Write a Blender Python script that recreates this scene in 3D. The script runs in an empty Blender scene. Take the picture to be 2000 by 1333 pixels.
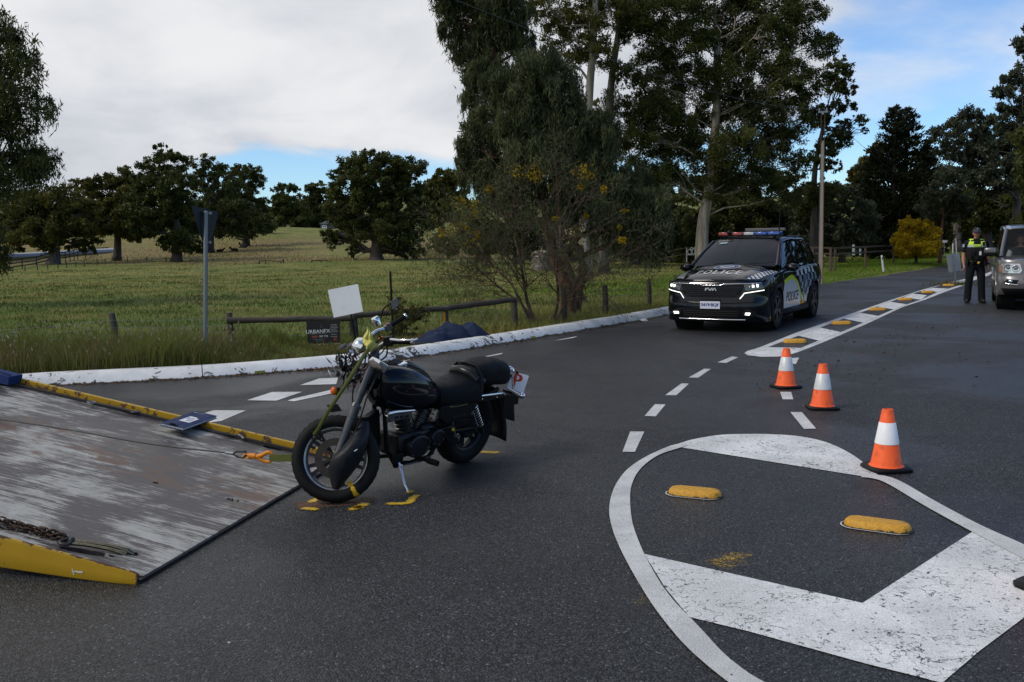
import bpy, math, random
import numpy as np
from mathutils import Vector, Matrix, Euler
from mathutils.bvhtree import BVHTree
scene = bpy.context.scene
COL = scene.collection
rad = math.radians
# --- camera
FPX, CAMH = 1850.0, 1.71
PITCH, ROLL = math.atan(195.5 / FPX), rad(1.02)
CF = np.array([0, math.cos(PITCH), -math.sin(PITCH)])
_u0 = np.array([0, math.sin(PITCH), math.cos(PITCH)])
_r0 = np.array([1.0, 0, 0])
CR = math.cos(ROLL) * _r0 - math.sin(ROLL) * _u0
CU = math.sin(ROLL) * _r0 + math.cos(ROLL) * _u0
cam_data = bpy.data.cameras.new('camera')
cam_data.sensor_width = 36.0
cam_data.lens = 36.0 * FPX / 2000.0
cam_data.clip_start = 0.1
cam_data.clip_end = 3000
cam = bpy.data.objects.new('camera', cam_data)
COL.objects.link(cam)
cam.matrix_world = Matrix(((CR[0], CU[0], -CF[0], 0), (CR[1], CU[1], -CF[1], 0), (CR[2], CU[2], -CF[2], CAMH), (0, 0, 0, 1)))
scene.camera = cam
# --- sky, sun, exposure
SUN_EL, SUN_AZ = rad(46), rad(-112)      # azimuth from +Y towards +X
world = bpy.data.worlds.new('World')
scene.world = world
world.use_nodes = True
def N(nt, kind, **kw):
  n = nt.nodes.new(kind)
  for k, v in kw.items():
    if k in n.inputs:
      n.inputs[k].default_value = v
    else:
      setattr(n, k, v)
  return n
def mathn(nt, op, a, b=None, c=None, clamp=False):
  n = nt.nodes.new('ShaderNodeMath')
  n.operation = op
  n.use_clamp = clamp
  for i, v in enumerate((a, b, c)):
    if v is None:
      continue
    if isinstance(v, (int, float)):
      n.inputs[i].default_value = v
    else:
      nt.links.new(v, n.inputs[i])
  return n.outputs[0]
def maprange(nt, v, a, b, c=0.0, d=1.0):
  n = nt.nodes.new('ShaderNodeMapRange')
  n.interpolation_type = 'SMOOTHSTEP'
  nt.links.new(v, n.inputs[0])
  for i, x in enumerate((a, b, c, d)):
    n.inputs[i + 1].default_value = x
  return n.outputs[0]
def mixc(nt, fac, a, b, blend='MIX'):
  n = nt.nodes.new('ShaderNodeMix')
  n.data_type = 'RGBA'
  n.blend_type = blend
  for sock, v in ((n.inputs[0], fac), (n.inputs[6], a), (n.inputs[7], b)):
    if isinstance(v, (int, float)):
      sock.default_value = v
    elif isinstance(v, tuple):
      sock.default_value = v if len(v) == 4 else (*v, 1)
    else:
      nt.links.new(v, sock)
  return n.outputs[2]
def noise(nt, vec, scale, detail=4.0, rough=0.55, dim='3D', dist=0.0):
  n = nt.nodes.new('ShaderNodeTexNoise')
  n.noise_dimensions = dim
  n.inputs['Scale'].default_value = scale
  n.inputs['Detail'].default_value = detail
  n.inputs['Roughness'].default_value = rough
  n.inputs['Distortion'].default_value = dist
  if vec is not None:
    nt.links.new(vec, n.inputs['Vector'])
  return n.outputs[0]
def build_sky():
  nt = world.node_tree
  nt.nodes.clear()
  out = N(nt, 'ShaderNodeOutputWorld')
  bg = N(nt, 'ShaderNodeBackground')
  bg.inputs['Strength'].default_value = 0.095
  sky = N(nt, 'ShaderNodeTexSky')
  sky.sky_type = 'NISHITA'
  sky.sun_disc = False
  sky.sun_elevation = SUN_EL
  sky.sun_rotation = SUN_AZ
  sky.air_density = 1.0
  sky.dust_density = 0.1
  sky.ozone_density = 1.6
  tc = N(nt, 'ShaderNodeTexCoord')
  d = tc.outputs['Generated']
  sep = N(nt, 'ShaderNodeSeparateXYZ')
  nt.links.new(d, sep.inputs[0])
  zz = mathn(nt, 'MAXIMUM', sep.outputs[2], 0.0)
  k = mathn(nt, 'ADD', zz, 0.30)
  u = mathn(nt, 'DIVIDE', sep.outputs[0], k)
  v = mathn(nt, 'DIVIDE', sep.outputs[1], k)
  cmb = N(nt, 'ShaderNodeCombineXYZ')
  nt.links.new(u, cmb.inputs[0])
  nt.links.new(v, cmb.inputs[1])
  cmb.inputs[2].default_value = 3.7
  n1 = noise(nt, cmb.outputs[0], 1.5, 7.0, 0.56, dist=0.3)
  n2 = noise(nt, cmb.outputs[0], 2.3, 5.0, 0.52, dist=0.4)
  wob = mathn(nt, 'MULTIPLY', mathn(nt, 'SUBTRACT', n2, 0.5), 0.35)
  bank = maprange(nt, mathn(nt, 'ADD', sep.outputs[0], wob), 0.13, 0.40, 0.62, 0.03)
  gap = maprange(nt, mathn(nt, 'ADD', sep.outputs[2], mathn(nt, 'MULTIPLY', wob, 0.22)), 0.070, 0.125, -0.82, 0.0)
  lowleft = maprange(nt, sep.outputs[0], -0.36, -0.24, 0.55, 0.0)
  behind = maprange(nt, sep.outputs[1], 0.25, -0.35, 0.0, -0.34)
  zen = maprange(nt, sep.outputs[2], 0.50, 0.85, 0.0, -0.40)
  cov = mathn(nt, 'ADD', mathn(nt, 'ADD', mathn(nt, 'ADD', mathn(nt, 'ADD', mathn(nt, 'ADD', n1, bank), gap), lowleft), behind), zen)
  mask = maprange(nt, cov, 0.40, 0.80)
  shade = maprange(nt, mathn(nt, 'ADD', mathn(nt, 'MULTIPLY', n2, 0.55), mathn(nt, 'MULTIPLY', n1, 0.45)), 0.33, 0.66)
  ccol = mixc(nt, shade, (4.9, 5.2, 5.75, 1), (7.6, 7.65, 7.8, 1))
  skyc = mixc(nt, 1.0, sky.outputs[0], (0.80, 1.05, 1.36, 1), 'MULTIPLY')
  col = mixc(nt, mask, skyc, ccol)
  nt.links.new(col, bg.inputs['Color'])
  nt.links.new(bg.outputs[0], out.inputs[0])
build_sky()
sun_data = bpy.data.lights.new('sun', 'SUN')
sun_data.energy = 1.5
sun_data.angle = rad(12)
sun_data.color = (1.0, 0.94, 0.85)
sun = bpy.data.objects.new('sun', sun_data)
COL.objects.link(sun)
_sd = Vector((math.sin(SUN_AZ) * math.cos(SUN_EL), math.cos(SUN_AZ) * math.cos(SUN_EL), math.sin(SUN_EL)))
sun.rotation_euler = _sd.to_track_quat('Z', 'Y').to_euler()
scene.view_settings.view_transform = 'Standard'
scene.view_settings.look = 'None'
scene.view_settings.exposure = 0.25
scene.view_settings.gamma = 1.0
scene.view_settings.use_curve_mapping = False
# --- helpers
def ray(px, py):
  return CF * FPX + CR * (px - 1000) - CU * (py - 666.5)
def at(px, py, z=0.0):
  d = ray(px, py)
  t = (z - CAMH) / d[2]
  return np.array([d[0] * t, d[1] * t, z])
def atY(px, py, Y):
  d = ray(px, py)
  p = d * (Y / d[1])
  p[2] += CAMH
  return p
def V(p):
  return Vector((float(p[0]), float(p[1]), float(p[2])))
def tag(o, label=None, cat=None, group=None, kind=None):
  if label:
    o['label'] = label
  if cat:
    o['category'] = cat
  if group:
    o['group'] = group
  if kind:
    o['kind'] = kind
  return o
def link(name, me, mat=None, parent=None):
  o = bpy.data.objects.new(name, me)
  COL.objects.link(o)
  if mat is not None:
    me.materials.append(mat)
  if parent is not None:
    o.parent = parent
  return o
def empty(name, loc=(0, 0, 0), rz=0.0):
  o = bpy.data.objects.new(name, None)
  o.empty_display_size = 0.2
  o.location = loc
  o.rotation_euler = (0, 0, rz)
  COL.objects.link(o)
  return o
def big_mesh(name, verts, faces, tint=None, smooth=False):
  """verts (n,3), faces (m,k) of equal size, tint per vertex"""
  verts = np.asarray(verts, dtype=np.float32)
  faces = np.asarray(faces, dtype=np.int32)
  me = bpy.data.meshes.new(name)
  me.vertices.add(len(verts))
  me.vertices.foreach_set('co', verts.ravel())
  m, k = faces.shape
  me.loops.add(m * k)
  me.loops.foreach_set('vertex_index', faces.ravel())
  me.polygons.add(m)
  me.polygons.foreach_set('loop_start', np.arange(0, m * k, k, dtype=np.int32))
  if smooth:
    me.polygons.foreach_set('use_smooth', np.ones(m, dtype=bool))
  if tint is not None:
    a = me.attributes.new('tint', 'FLOAT', 'POINT')
    a.data.foreach_set('value', np.asarray(tint, dtype=np.float32))
  me.update()
  return me
class MB:
  """collects simple solids into one mesh"""
  def __init__(self):
    self.v, self.f = [], []
  def add(self, vs, fs):
    n = len(self.v)
    self.v += [tuple(map(float, p)) for p in vs]
    self.f += [tuple(i + n for i in f) for f in fs]
    return self
  def box(self, c, s, rot=None, taper=1.0):
    hx, hy, hz = s[0] / 2, s[1] / 2, s[2] / 2
    vs = []
    for z, t in ((-hz, 1.0), (hz, taper)):
      for x, y in ((-hx, -hy), (hx, -hy), (hx, hy), (-hx, hy)):
        p = Vector((x * t, y * t, z))
        if rot is not None:
          p = rot @ p
        vs.append(p + Vector(c))
    return self.add(vs, [(3, 2, 1, 0), (4, 5, 6, 7), (0, 1, 5, 4), (1, 2, 6, 5), (2, 3, 7, 6), (3, 0, 4, 7)])
  def bar(self, a, b, w, h, up=(0, 0, 1)):
    a, b = Vector(a), Vector(b)
    d = (b - a).normalized()
    s = d.cross(Vector(up))
    if s.length < 1e-4:
      s = d.cross(Vector((1, 0, 0)))
    s.normalize()
    u = s.cross(d)
    vs = [p + s * (i * w / 2) + u * (j * h / 2) for p in (a, b) for i, j in ((-1, -1), (1, -1), (1, 1), (-1, 1))]
    return self.add(vs, [(3, 2, 1, 0), (4, 5, 6, 7), (0, 1, 5, 4), (1, 2, 6, 5), (2, 3, 7, 6), (3, 0, 4, 7)])
  def tube(self, pts, r, n=8, caps=True, closed=False, flat=1.0):
    pts = [Vector(p) for p in pts]
    m = len(pts)
    rs = [r] * m if isinstance(r, (int, float)) else list(r)
    vs, fs = [], []
    ref = None
    for i, p in enumerate(pts):
      if closed:
        d = pts[(i + 1) % m] - pts[i - 1]
      else:
        d = pts[min(i + 1, m - 1)] - pts[max(i - 1, 0)]
      if d.length < 1e-9:
        d = Vector((0, 0, 1))
      d.normalize()
      if ref is None:
        ref = Vector((0, 0, 1)) if abs(d.z) < 0.9 else Vector((1, 0, 0))
      s = (ref - d * ref.dot(d))
      if s.length < 1e-5:
        s = d.orthogonal()
      s.normalize()
      ref = s
      t = d.cross(s)
      for k in range(n):
        a = 2 * math.pi * k / n
        vs.append(p + s * (math.cos(a) * rs[i]) + t * (math.sin(a) * rs[i] * flat))
    segs = m if closed else m - 1
    for i in range(segs):
      j = (i + 1) % m
      for k in range(n):
        l = (k + 1) % n
        fs.append((i * n + k, i * n + l, j * n + l, j * n + k))
    if caps and not closed:
      fs.append(tuple(range(n - 1, -1, -1)))
      fs.append(tuple((m - 1) * n + k for k in range(n)))
    return self.add(vs, fs)
  def cyl(self, a, b, r0, r1=None, n=12, caps=True):
    return self.tube([a, b], [r0, r0 if r1 is None else r1], n, caps)
  def lathe(self, prof, M=None, n=24, closed=False):
    """prof: (r, z) pairs about z"""
    vs, fs = [], []
    m = len(prof)
    for r, z in prof:
      for k in range(n):
        a = 2 * math.pi * k / n
        p = Vector((math.cos(a) * r, math.sin(a) * r, z))
        vs.append(M @ p if M is not None else p)
    for i in range(m if closed else m - 1):
      j = (i + 1) % m
      for k in range(n):
        l = (k + 1) % n
        fs.append((i * n + k, i * n + l, j * n + l, j * n + k))
    return self.add(vs, fs)
  def ball(self, c, r, M=None, nu=12, nv=8):
    vs, fs = [], []
    rx, ry, rz = (r, r, r) if isinstance(r, (int, float)) else r
    for i in range(nv + 1):
      t = math.pi * i / nv
      for k in range(nu):
        a = 2 * math.pi * k / nu
        p = Vector((math.sin(t) * math.cos(a) * rx, math.sin(t) * math.sin(a) * ry, math.cos(t) * rz))
        if M is not None:
          p = M @ p
        vs.append(p + Vector(c))
    for i in range(nv):
      for k in range(nu):
        l = (k + 1) % nu
        fs.append((i * nu + k, (i + 1) * nu + k, (i + 1) * nu + l, i * nu + l))
    return self.add(vs, fs)
  def prism(self, poly, d, M=None):
    """poly: 3D points in one plane, extruded by vector d"""
    n = len(poly)
    d = Vector(d)
    vs = [Vector(p) for p in poly] + [Vector(p) + d for p in poly]
    if M is not None:
      vs = [M @ p for p in vs]
    fs = [tuple(range(n - 1, -1, -1)), tuple(range(n, 2 * n))]
    for i in range(n):
      j = (i + 1) % n
      fs.append((i, j, n + j, n + i))
    return self.add(vs, fs)
  def sheet(self, rows):
    """rows: list of equally long point lists"""
    n = len(rows[0])
    vs = [p for r in rows for p in r]
    fs = []
    for i in range(len(rows) - 1):
      for k in range(n - 1):
        fs.append((i * n + k, i * n + k + 1, (i + 1) * n + k + 1, (i + 1) * n + k))
    return self.add(vs, fs)
  def xf(self, M):
    self.v = [tuple(M @ Vector(p)) for p in self.v]
    return self
  def build(self, name, mat=None, parent=None, smooth=40, bevel=0.0, sub=0, solid=0.0):
    me = bpy.data.meshes.new(name)
    me.from_pydata(self.v, [], self.f)
    if smooth:
      me.shade_smooth()
      if smooth < 180:
        me.set_sharp_from_angle(angle=rad(smooth))
    me.update()
    o = link(name, me, mat, parent)
    if solid:
      m = o.modifiers.new('solid', 'SOLIDIFY')
      m.thickness = solid
      m.offset = -1
    if bevel:
      m = o.modifiers.new('bevel', 'BEVEL')
      m.width = bevel
      m.segments = 2
      m.limit_method = 'ANGLE'
      m.angle_limit = rad(35)
    if sub:
      m = o.modifiers.new('sub', 'SUBSURF')
      m.levels = m.render_levels = sub
    return o
def copy_tree(o, parent=None):
  c = o.copy()
  COL.objects.link(c)
  if parent is not None:
    c.parent = parent
  for ch in o.children:
    copy_tree(ch, c)
  return c
def crom(pts, n=8):
  """smooth curve through points"""
  P = [np.asarray(p, float) for p in pts]
  P = [2 * P[0] - P[1]] + P + [2 * P[-1] - P[-2]]
  out = []
  for i in range(1, len(P) - 2):
    for k in range(n):
      t = k / n
      a, b, c, d = P[i - 1], P[i], P[i + 1], P[i + 2]
      out.append(0.5 * (2 * b + (c - a) * t + (2 * a - 5 * b + 4 * c - d) * t * t + (3 * b - a - 3 * c + d) * t ** 3))
  out.append(P[-2])
  return out
# --- materials
MATS = {}
def principled(name):
  m = bpy.data.materials.new(name)
  m.use_nodes = True
  nt = m.node_tree
  return m, nt, nt.nodes['Principled BSDF']
def bump(nt, b, h, strength=0.3, dist=0.02):
  n = nt.nodes.new('ShaderNodeBump')
  n.inputs['Strength'].default_value = strength
  n.inputs['Distance'].default_value = dist
  nt.links.new(h, n.inputs['Height'])
  nt.links.new(n.outputs[0], b.inputs['Normal'])
def simple(name, col, rough=0.5, metal=0.0, var=0.0, vscale=6.0, bumps=0.0, bscale=60.0, coat=0.0, spec=0.28, dirt=None, dirt_amt=0.5, dscale=4.0):
  if name in MATS:
    return MATS[name]
  m, nt, b = principled(name)
  b.inputs['Roughness'].default_value = rough
  b.inputs['Metallic'].default_value = metal
  b.inputs['Specular IOR Level'].default_value = spec
  b.inputs['Coat Weight'].default_value = coat
  b.inputs['Coat Roughness'].default_value = 0.05
  tc = N(nt, 'ShaderNodeTexCoord').outputs['Object']
  c = (*col, 1)
  b.inputs['Base Color'].default_value = c
  src = None
  if var:
    nz = noise(nt, tc, vscale, 5.0)
    src = mixc(nt, nz, tuple(x * (1 - var) for x in col), tuple(min(1, x * (1 + var)) for x in col))
  if dirt:
    dz = maprange(nt, noise(nt, tc, dscale, 6.0, 0.65), 0.52, 0.68, 0, dirt_amt)
    src = mixc(nt, dz, src if src is not None else c, dirt)
  if src is not None:
    nt.links.new(src, b.inputs['Base Color'])
    rr = maprange(nt, noise(nt, tc, vscale * 2, 4), 0.3, 0.7, max(0, rough - 0.08), min(1, rough + 0.1))
    nt.links.new(rr, b.inputs['Roughness'])
  if bumps:
    bump(nt, b, noise(nt, tc, bscale, 4.0), bumps, 0.01)
  MATS[name] = m
  return m
def glowing(name, col, strength, rough=0.3):
  if name in MATS:
    return MATS[name]
  m, nt, b = principled(name)
  b.inputs['Base Color'].default_value = (*col, 1)
  b.inputs['Roughness'].default_value = rough
  b.inputs['Emission Color'].default_value = (*col, 1)
  b.inputs['Emission Strength'].default_value = strength
  MATS[name] = m
  return m
def glass_mat(name, tint=(0.02, 0.025, 0.03), alpha_mix=0.85, rough=0.02, tr_=(0.55, 0.62, 0.62, 1), sp_=0.3):
  """tinted car glass: mostly a dark glossy pane, partly see-through"""
  if name in MATS:
    return MATS[name]
  m, nt, b = principled(name)
  b.inputs['Base Color'].default_value = (*tint, 1)
  b.inputs['Roughness'].default_value = rough
  b.inputs['Specular IOR Level'].default_value = sp_
  tr = N(nt, 'ShaderNodeBsdfTransparent')
  tr.inputs[0].default_value = tr_
  mx = N(nt, 'ShaderNodeMixShader')
  mx.inputs[0].default_value = alpha_mix
  nt.links.new(tr.outputs[0], mx.inputs[1])
  nt.links.new(b.outputs[0], mx.inputs[2])
  nt.links.new(mx.outputs[0], nt.nodes['Material Output'].inputs[0])
  MATS[name] = m
  return m
def asphalt_mat():
  m, nt, b = principled('asphalt')
  tc = N(nt, 'ShaderNodeTexCoord').outputs['Object']
  vo = N(nt, 'ShaderNodeTexVoronoi', Scale=108.0)
  nt.links.new(tc, vo.inputs['Vector'])
  sp = N(nt, 'ShaderNodeSeparateColor')
  nt.links.new(vo.outputs['Color'], sp.inputs[0])
  stone = maprange(nt, sp.outputs[0], 0.25, 1.0, 0.003, 0.044)
  big = noise(nt, tc, 0.45, 5.0, 0.6)
  fine = noise(nt, tc, 160.0, 2.0)
  stone = mathn(nt, 'MULTIPLY', stone, maprange(nt, big, 0.3, 0.7, 0.72, 1.2))
  stone = mathn(nt, 'MULTIPLY', stone, maprange(nt, fine, 0.35, 0.65, 0.7, 1.3))
  lite = maprange(nt, sp.outputs[1], 0.955, 1.0, 0.0, 0.11)
  stone = mathn(nt, 'ADD', stone, lite)
  cb = N(nt, 'ShaderNodeCombineColor')
  nt.links.new(stone, cb.inputs[0])
  nt.links.new(mathn(nt, 'MULTIPLY', stone, 1.01), cb.inputs[1])
  nt.links.new(mathn(nt, 'MULTIPLY', stone, 1.05), cb.inputs[2])
  wear = maprange(nt, noise(nt, tc, 1.3, 6.0, 0.7), 0.5, 0.72, 0.0, 0.5)
  col = mixc(nt, wear, cb.outputs[0], (0.030, 0.029, 0.028, 1))
  stain = maprange(nt, noise(nt, tc, 0.55, 5.0, 0.6, dist=1.2), 0.56, 0.70, 1.0, 0.66)
  col = mixc(nt, 1.0, col, stain, 'MULTIPLY')
  nt.links.new(col, b.inputs['Base Color'])
  damp = maprange(nt, noise(nt, tc, 0.35, 4.0, 0.55, dist=0.5), 0.42, 0.62)
  nt.links.new(maprange(nt, damp, 0.0, 1.0, 0.44, 0.68), b.inputs['Roughness'])
  b.inputs['Specular IOR Level'].default_value = 0.45
  hgt = mathn(nt, 'ADD', mathn(nt, 'MULTIPLY', vo.outputs['Distance'], -1.0), mathn(nt, 'MULTIPLY', fine, 0.4))
  bump(nt, b, hgt, 0.9, 0.006)
  return m
def paint_mat(name, col, crack=0.5, thin=0.0):
  m, nt, b = principled(name)
  tc = N(nt, 'ShaderNodeTexCoord').outputs['Object']
  vo = N(nt, 'ShaderNodeTexVoronoi', Scale=95.0)
  nt.links.new(tc, vo.inputs['Vector'])
  chip = noise(nt, tc, 34.0, 6.0, 0.74, dist=0.5)
  patch = noise(nt, tc, 3.2, 4.0, 0.6)
  ck = N(nt, 'ShaderNodeTexVoronoi', feature='DISTANCE_TO_EDGE', Scale=4.5)
  wv = N(nt, 'ShaderNodeVectorMath', operation='ADD')
  nz3 = N(nt, 'ShaderNodeTexNoise', Scale=9.0, Detail=4.0)
  nt.links.new(tc, nz3.inputs['Vector'])
  sc = N(nt, 'ShaderNodeVectorMath', operation='SCALE')
  sc.inputs['Scale'].default_value = 0.35
  nt.links.new(nz3.outputs['Color'], sc.inputs[0])
  nt.links.new(tc, wv.inputs[0])
  nt.links.new(sc.outputs[0], wv.inputs[1])
  nt.links.new(wv.outputs[0], ck.inputs['Vector'])
  crk = maprange(nt, ck.outputs['Distance'], 0.004, 0.024, 1.0, 0.0)
  crk = mathn(nt, 'MULTIPLY', crk, maprange(nt, noise(nt, tc, 2.1, 3.0), 0.44, 0.60, 0.0, crack))
  hole = maprange(nt, mathn(nt, 'ADD', chip, mathn(nt, 'MULTIPLY', patch, 0.22)), 0.735 - 0.07 * crack + 0.05 * (1 - thin), 0.775 - 0.03 * crack, 0.0, 1.0)
  hole = mathn(nt, 'MAXIMUM', hole, crk)
  grime = maprange(nt, noise(nt, tc, 1.7, 6.0, 0.7), 0.35, 0.7, 0.72, 1.0)
  g2 = maprange(nt, noise(nt, tc, 120.0, 2.0), 0.3, 0.7, 0.82, 1.08)
  gm = mathn(nt, 'MULTIPLY', grime, g2)
  cc = mixc(nt, 1.0, (*col, 1), gm, 'MULTIPLY')
  c = mixc(nt, hole, cc, (0.035, 0.035, 0.037, 1))
  nt.links.new(c, b.inputs['Base Color'])
  b.inputs['Roughness'].default_value = 0.62
  bump(nt, b, mathn(nt, 'MULTIPLY', vo.outputs['Distance'], -1.0), 0.45, 0.005)
  return m
def leaf_mat(name, dark, light, trans=0.25, rough=0.5):
  if name in MATS:
    return MATS[name]
  m, nt, b = principled(name)
  at_ = N(nt, 'ShaderNodeAttribute', attribute_name='tint')
  c = mixc(nt, at_.outputs['Fac'], dark, light)
  nt.links.new(c, b.inputs['Base Color'])
  b.inputs['Roughness'].default_value = rough
  b.inputs['Specular IOR Level'].default_value = 0.10
  tl = N(nt, 'ShaderNodeBsdfTranslucent')
  nt.links.new(c, tl.inputs[0])
  mx = N(nt, 'ShaderNodeMixShader')
  mx.inputs[0].default_value = trans
  nt.links.new(b.outputs[0], mx.inputs[1])
  nt.links.new(tl.outputs[0], mx.inputs[2])
  nt.links.new(mx.outputs[0], nt.nodes['Material Output'].inputs[0])
  MATS[name] = m
  return m
def bark_mat(name, a, b_, stretch=0.15, scale=9.0):
  if name in MATS:
    return MATS[name]
  m, nt, b = principled(name)
  tc = N(nt, 'ShaderNodeTexCoord').outputs['Object']
  mp = N(nt, 'ShaderNodeMapping')
  mp.inputs['Scale'].default_value = (1, 1, stretch)
  nt.links.new(tc, mp.inputs[0])
  nz = noise(nt, mp.outputs[0], scale, 6.0, 0.65, dist=0.6)
  c = mixc(nt, maprange(nt, nz, 0.35, 0.65), a, b_)
  nt.links.new(c, b.inputs['Base Color'])
  b.inputs['Roughness'].default_value = 0.85
  bump(nt, b, nz, 0.6, 0.03)
  MATS[name] = m
  return m
def ground_mat():
  m, nt, b = principled('pasture')
  tc = N(nt, 'ShaderNodeTexCoord').outputs['Object']
  mp = N(nt, 'ShaderNodeMapping')
  mp.inputs['Scale'].default_value = (1.0, 0.55, 1.0)
  nt.links.new(tc, mp.inputs[0])
  big = noise(nt, mp.outputs[0], 0.20, 6.0, 0.65, dist=0.8)
  mid = noise(nt, mp.outputs[0], 0.9, 5.0, 0.65)
  fine = noise(nt, tc, 14.0, 5.0, 0.7)
  sep = N(nt, 'ShaderNodeSeparateXYZ')
  nt.links.new(tc, sep.inputs[0])
  g = mixc(nt, maprange(nt, big, 0.38, 0.62), (0.125, 0.165, 0.028, 1), (0.265, 0.245, 0.072, 1))
  g = mixc(nt, maprange(nt, sep.outputs[1], 16, 42, 0.55, 0.0), g, (0.075, 0.125, 0.018, 1))
  g = mixc(nt, maprange(nt, mid, 0.5, 0.72, 0.0, 0.6), g, (0.062, 0.125, 0.016, 1))
  g = mixc(nt, maprange(nt, mid, 0.47, 0.30, 0.0, 0.5), g, (0.150, 0.122, 0.058, 1))
  dry = mathn(nt, 'MULTIPLY', maprange(nt, sep.outputs[1], 84, 96, 0, 1), maprange(nt, sep.outputs[1], 128, 150, 1, 0))
  dry = mathn(nt, 'MULTIPLY', dry, maprange(nt, noise(nt, mp.outputs[0], 0.08, 4.0), 0.35, 0.55, 0.15, 0.9))
  g = mixc(nt, dry, g, (0.265, 0.190, 0.085, 1))
  g = mixc(nt, maprange(nt, fine, 0.35, 0.7, 0.0, 0.7), g, (0.050, 0.056, 0.018, 1))
  nt.links.new(g, b.inputs['Base Color'])
  b.inputs['Roughness'].default_value = 0.9
  b.inputs['Specular IOR Level'].default_value = 0.15
  bump(nt, b, mathn(nt, 'ADD', fine, mathn(nt, 'MULTIPLY', mid, 2.0)), 0.8, 0.06)
  return m
M_ASPHALT = asphalt_mat()
M_WHITE = paint_mat('road_paint', (0.80, 0.80, 0.785), 1.0, 0.6)
M_WHITE2 = paint_mat('road_paint_new', (0.66, 0.66, 0.64), 0.3, 0.1)
M_GROUND = ground_mat()
M_STEEL = simple('galvanised_steel', (0.22, 0.235, 0.25), 0.45, 0.75, 0.15, 8)
M_POST = simple('weathered_timber', (0.062, 0.050, 0.038), 0.85, 0, 0.45, 5, 0.5, 30, dirt=(0.10, 0.105, 0.085, 1), dirt_amt=0.6)
M_BLACK = simple('black_plastic', (0.008, 0.008, 0.009), 0.45, 0, 0.2, 20, spec=0.18)
M_RUBBER = simple('rubber', (0.006, 0.006, 0.0065), 0.65, 0, 0.3, 30, 0.1, 120, spec=0.14)
M_CHROME = simple('chrome', (0.72, 0.73, 0.75), 0.12, 1.0)
M_WHITEP = simple('white_plastic', (0.66, 0.67, 0.68), 0.45, 0, 0.06, 10)
M_REDL = simple('red_lens', (0.35, 0.012, 0.012), 0.15, 0)
M_AMBER = simple('amber_lens', (0.65, 0.13, 0.012), 0.15, 0)
M_WIRE = simple('wire', (0.20, 0.20, 0.20), 0.5, 0.7)
# --- ground, road, kerb
KERB_PX = [(-500, 790), (-200, 768), (115, 752), (396, 738), (580, 724), (645, 718), (770, 704.5), (971, 673), (1162, 641), (1302, 616)]
_k = [at(*p)[:2] for p in KERB_PX]
_k = [np.array([-30.0, 10.2]), np.array([-15.0, 10.9])] + _k[1:]
_e = [at(1600, 557)[:2], at(1727, 538)[:2], at(1850, 518.5)[:2]]
EDGE = [p[:2] for p in crom([np.append(p, 0) for p in _k + _e], 8)]
_dir = (EDGE[-1] - EDGE[-9]) / np.linalg.norm(EDGE[-1] - EDGE[-9])
for s_ in (20, 45, 80, 120, 170, 230):
  EDGE.append(_e[-1] + _dir * s_ + np.array([0.0, 0.0012 * s_ * s_]) * -1.0)
EDGE = np.array(EDGE)
def seg_dist(P, poly):
  """signed distance of points (n,2) to the road's left edge: + on the grass side"""
  best = np.full(len(P), 1e9)
  sign = np.ones(len(P))
  for a, b in zip(poly[:-1], poly[1:]):
    ab = b - a
    t = np.clip(((P - a) @ ab) / (ab @ ab), 0, 1)
    q = a + t[:, None] * ab
    d = np.linalg.norm(P - q, axis=1)
    cr = ab[0] * (P[:, 1] - a[1]) - ab[1] * (P[:, 0] - a[0])
    m = d < best
    best[m] = d[m]
    sign[m] = np.sign(cr[m])
  return best * sign
def sstep(x, a, b):
  t = np.clip((x - a) / (b - a), 0, 1)
  return t * t * (3 - 2 * t)
def terrain_far(x, y):
  h = 4.6 * np.exp(-((x + 36) / 62.0) ** 2) * sstep(y, 84, 186)
  h = h + 1.2 * sstep(y, 100, 170) * sstep(x, -30, -60) + 26 * sstep(y, 230, 700)
  h = h + 3.0 * sstep(y, 70, 160) * sstep(x, -14, 10)
  h = h + 0.14 * np.sin(x * 0.21 + 1.3) * np.sin(y * 0.13) * sstep(y, 20, 50)
  return h
def road_z(x, y):
  return 0.030 * np.maximum(0, y - 66) * sstep(y, 60, 80)
def ground_z(x, y, d=None):
  x, y = np.atleast_1d(np.asarray(x, float)), np.atleast_1d(np.asarray(y, float))
  if d is None:
    d = seg_dist(np.stack([x, y], 1), EDGE)
  verge = np.where(d > 0, 0.035 + 0.06 * sstep(d, 0.2, 1.2), -0.12)
  w = sstep(d, 1.0, 16.0)
  return verge + terrain_far(x, y) * w + road_z(x, y) * (1 - w)
def gz(x, y):
  return float(ground_z([x], [y])[0])
def axis_pts(fine, coarse_lo, coarse_hi, step, growth=1.13):
  a, b = fine
  pts = list(np.arange(a, b, step))
  s = step
  x = pts[-1]
  while x < coarse_hi:
    s *= growth
    x += s
    pts.append(x)
  s, x = step, pts[0]
  lo = []
  while x > coarse_lo:
    s *= growth
    x -= s
    lo.append(x)
  return np.array(lo[::-1] + pts)
gx = axis_pts((-9, 9), -900, 900, 0.2)
gy = axis_pts((10, 32), -250, 1500, 0.2)
XX, YY = np.meshgrid(gx, gy)
PT = np.stack([XX.ravel(), YY.ravel()], 1)
SD = seg_dist(PT, EDGE)
ZZ = ground_z(PT[:, 0], PT[:, 1], SD)
nxg, nyg = len(gx), len(gy)
idx = np.arange(nxg * nyg).reshape(nyg, nxg)
fc = np.stack([idx[:-1, :-1].ravel(), idx[:-1, 1:].ravel(), idx[1:, 1:].ravel(), idx[1:, :-1].ravel()], 1)
gme = big_mesh('pasture_ground', np.column_stack([PT, ZZ]), fc, smooth=True)
go = link('pasture_ground', gme, M_GROUND)
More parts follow.
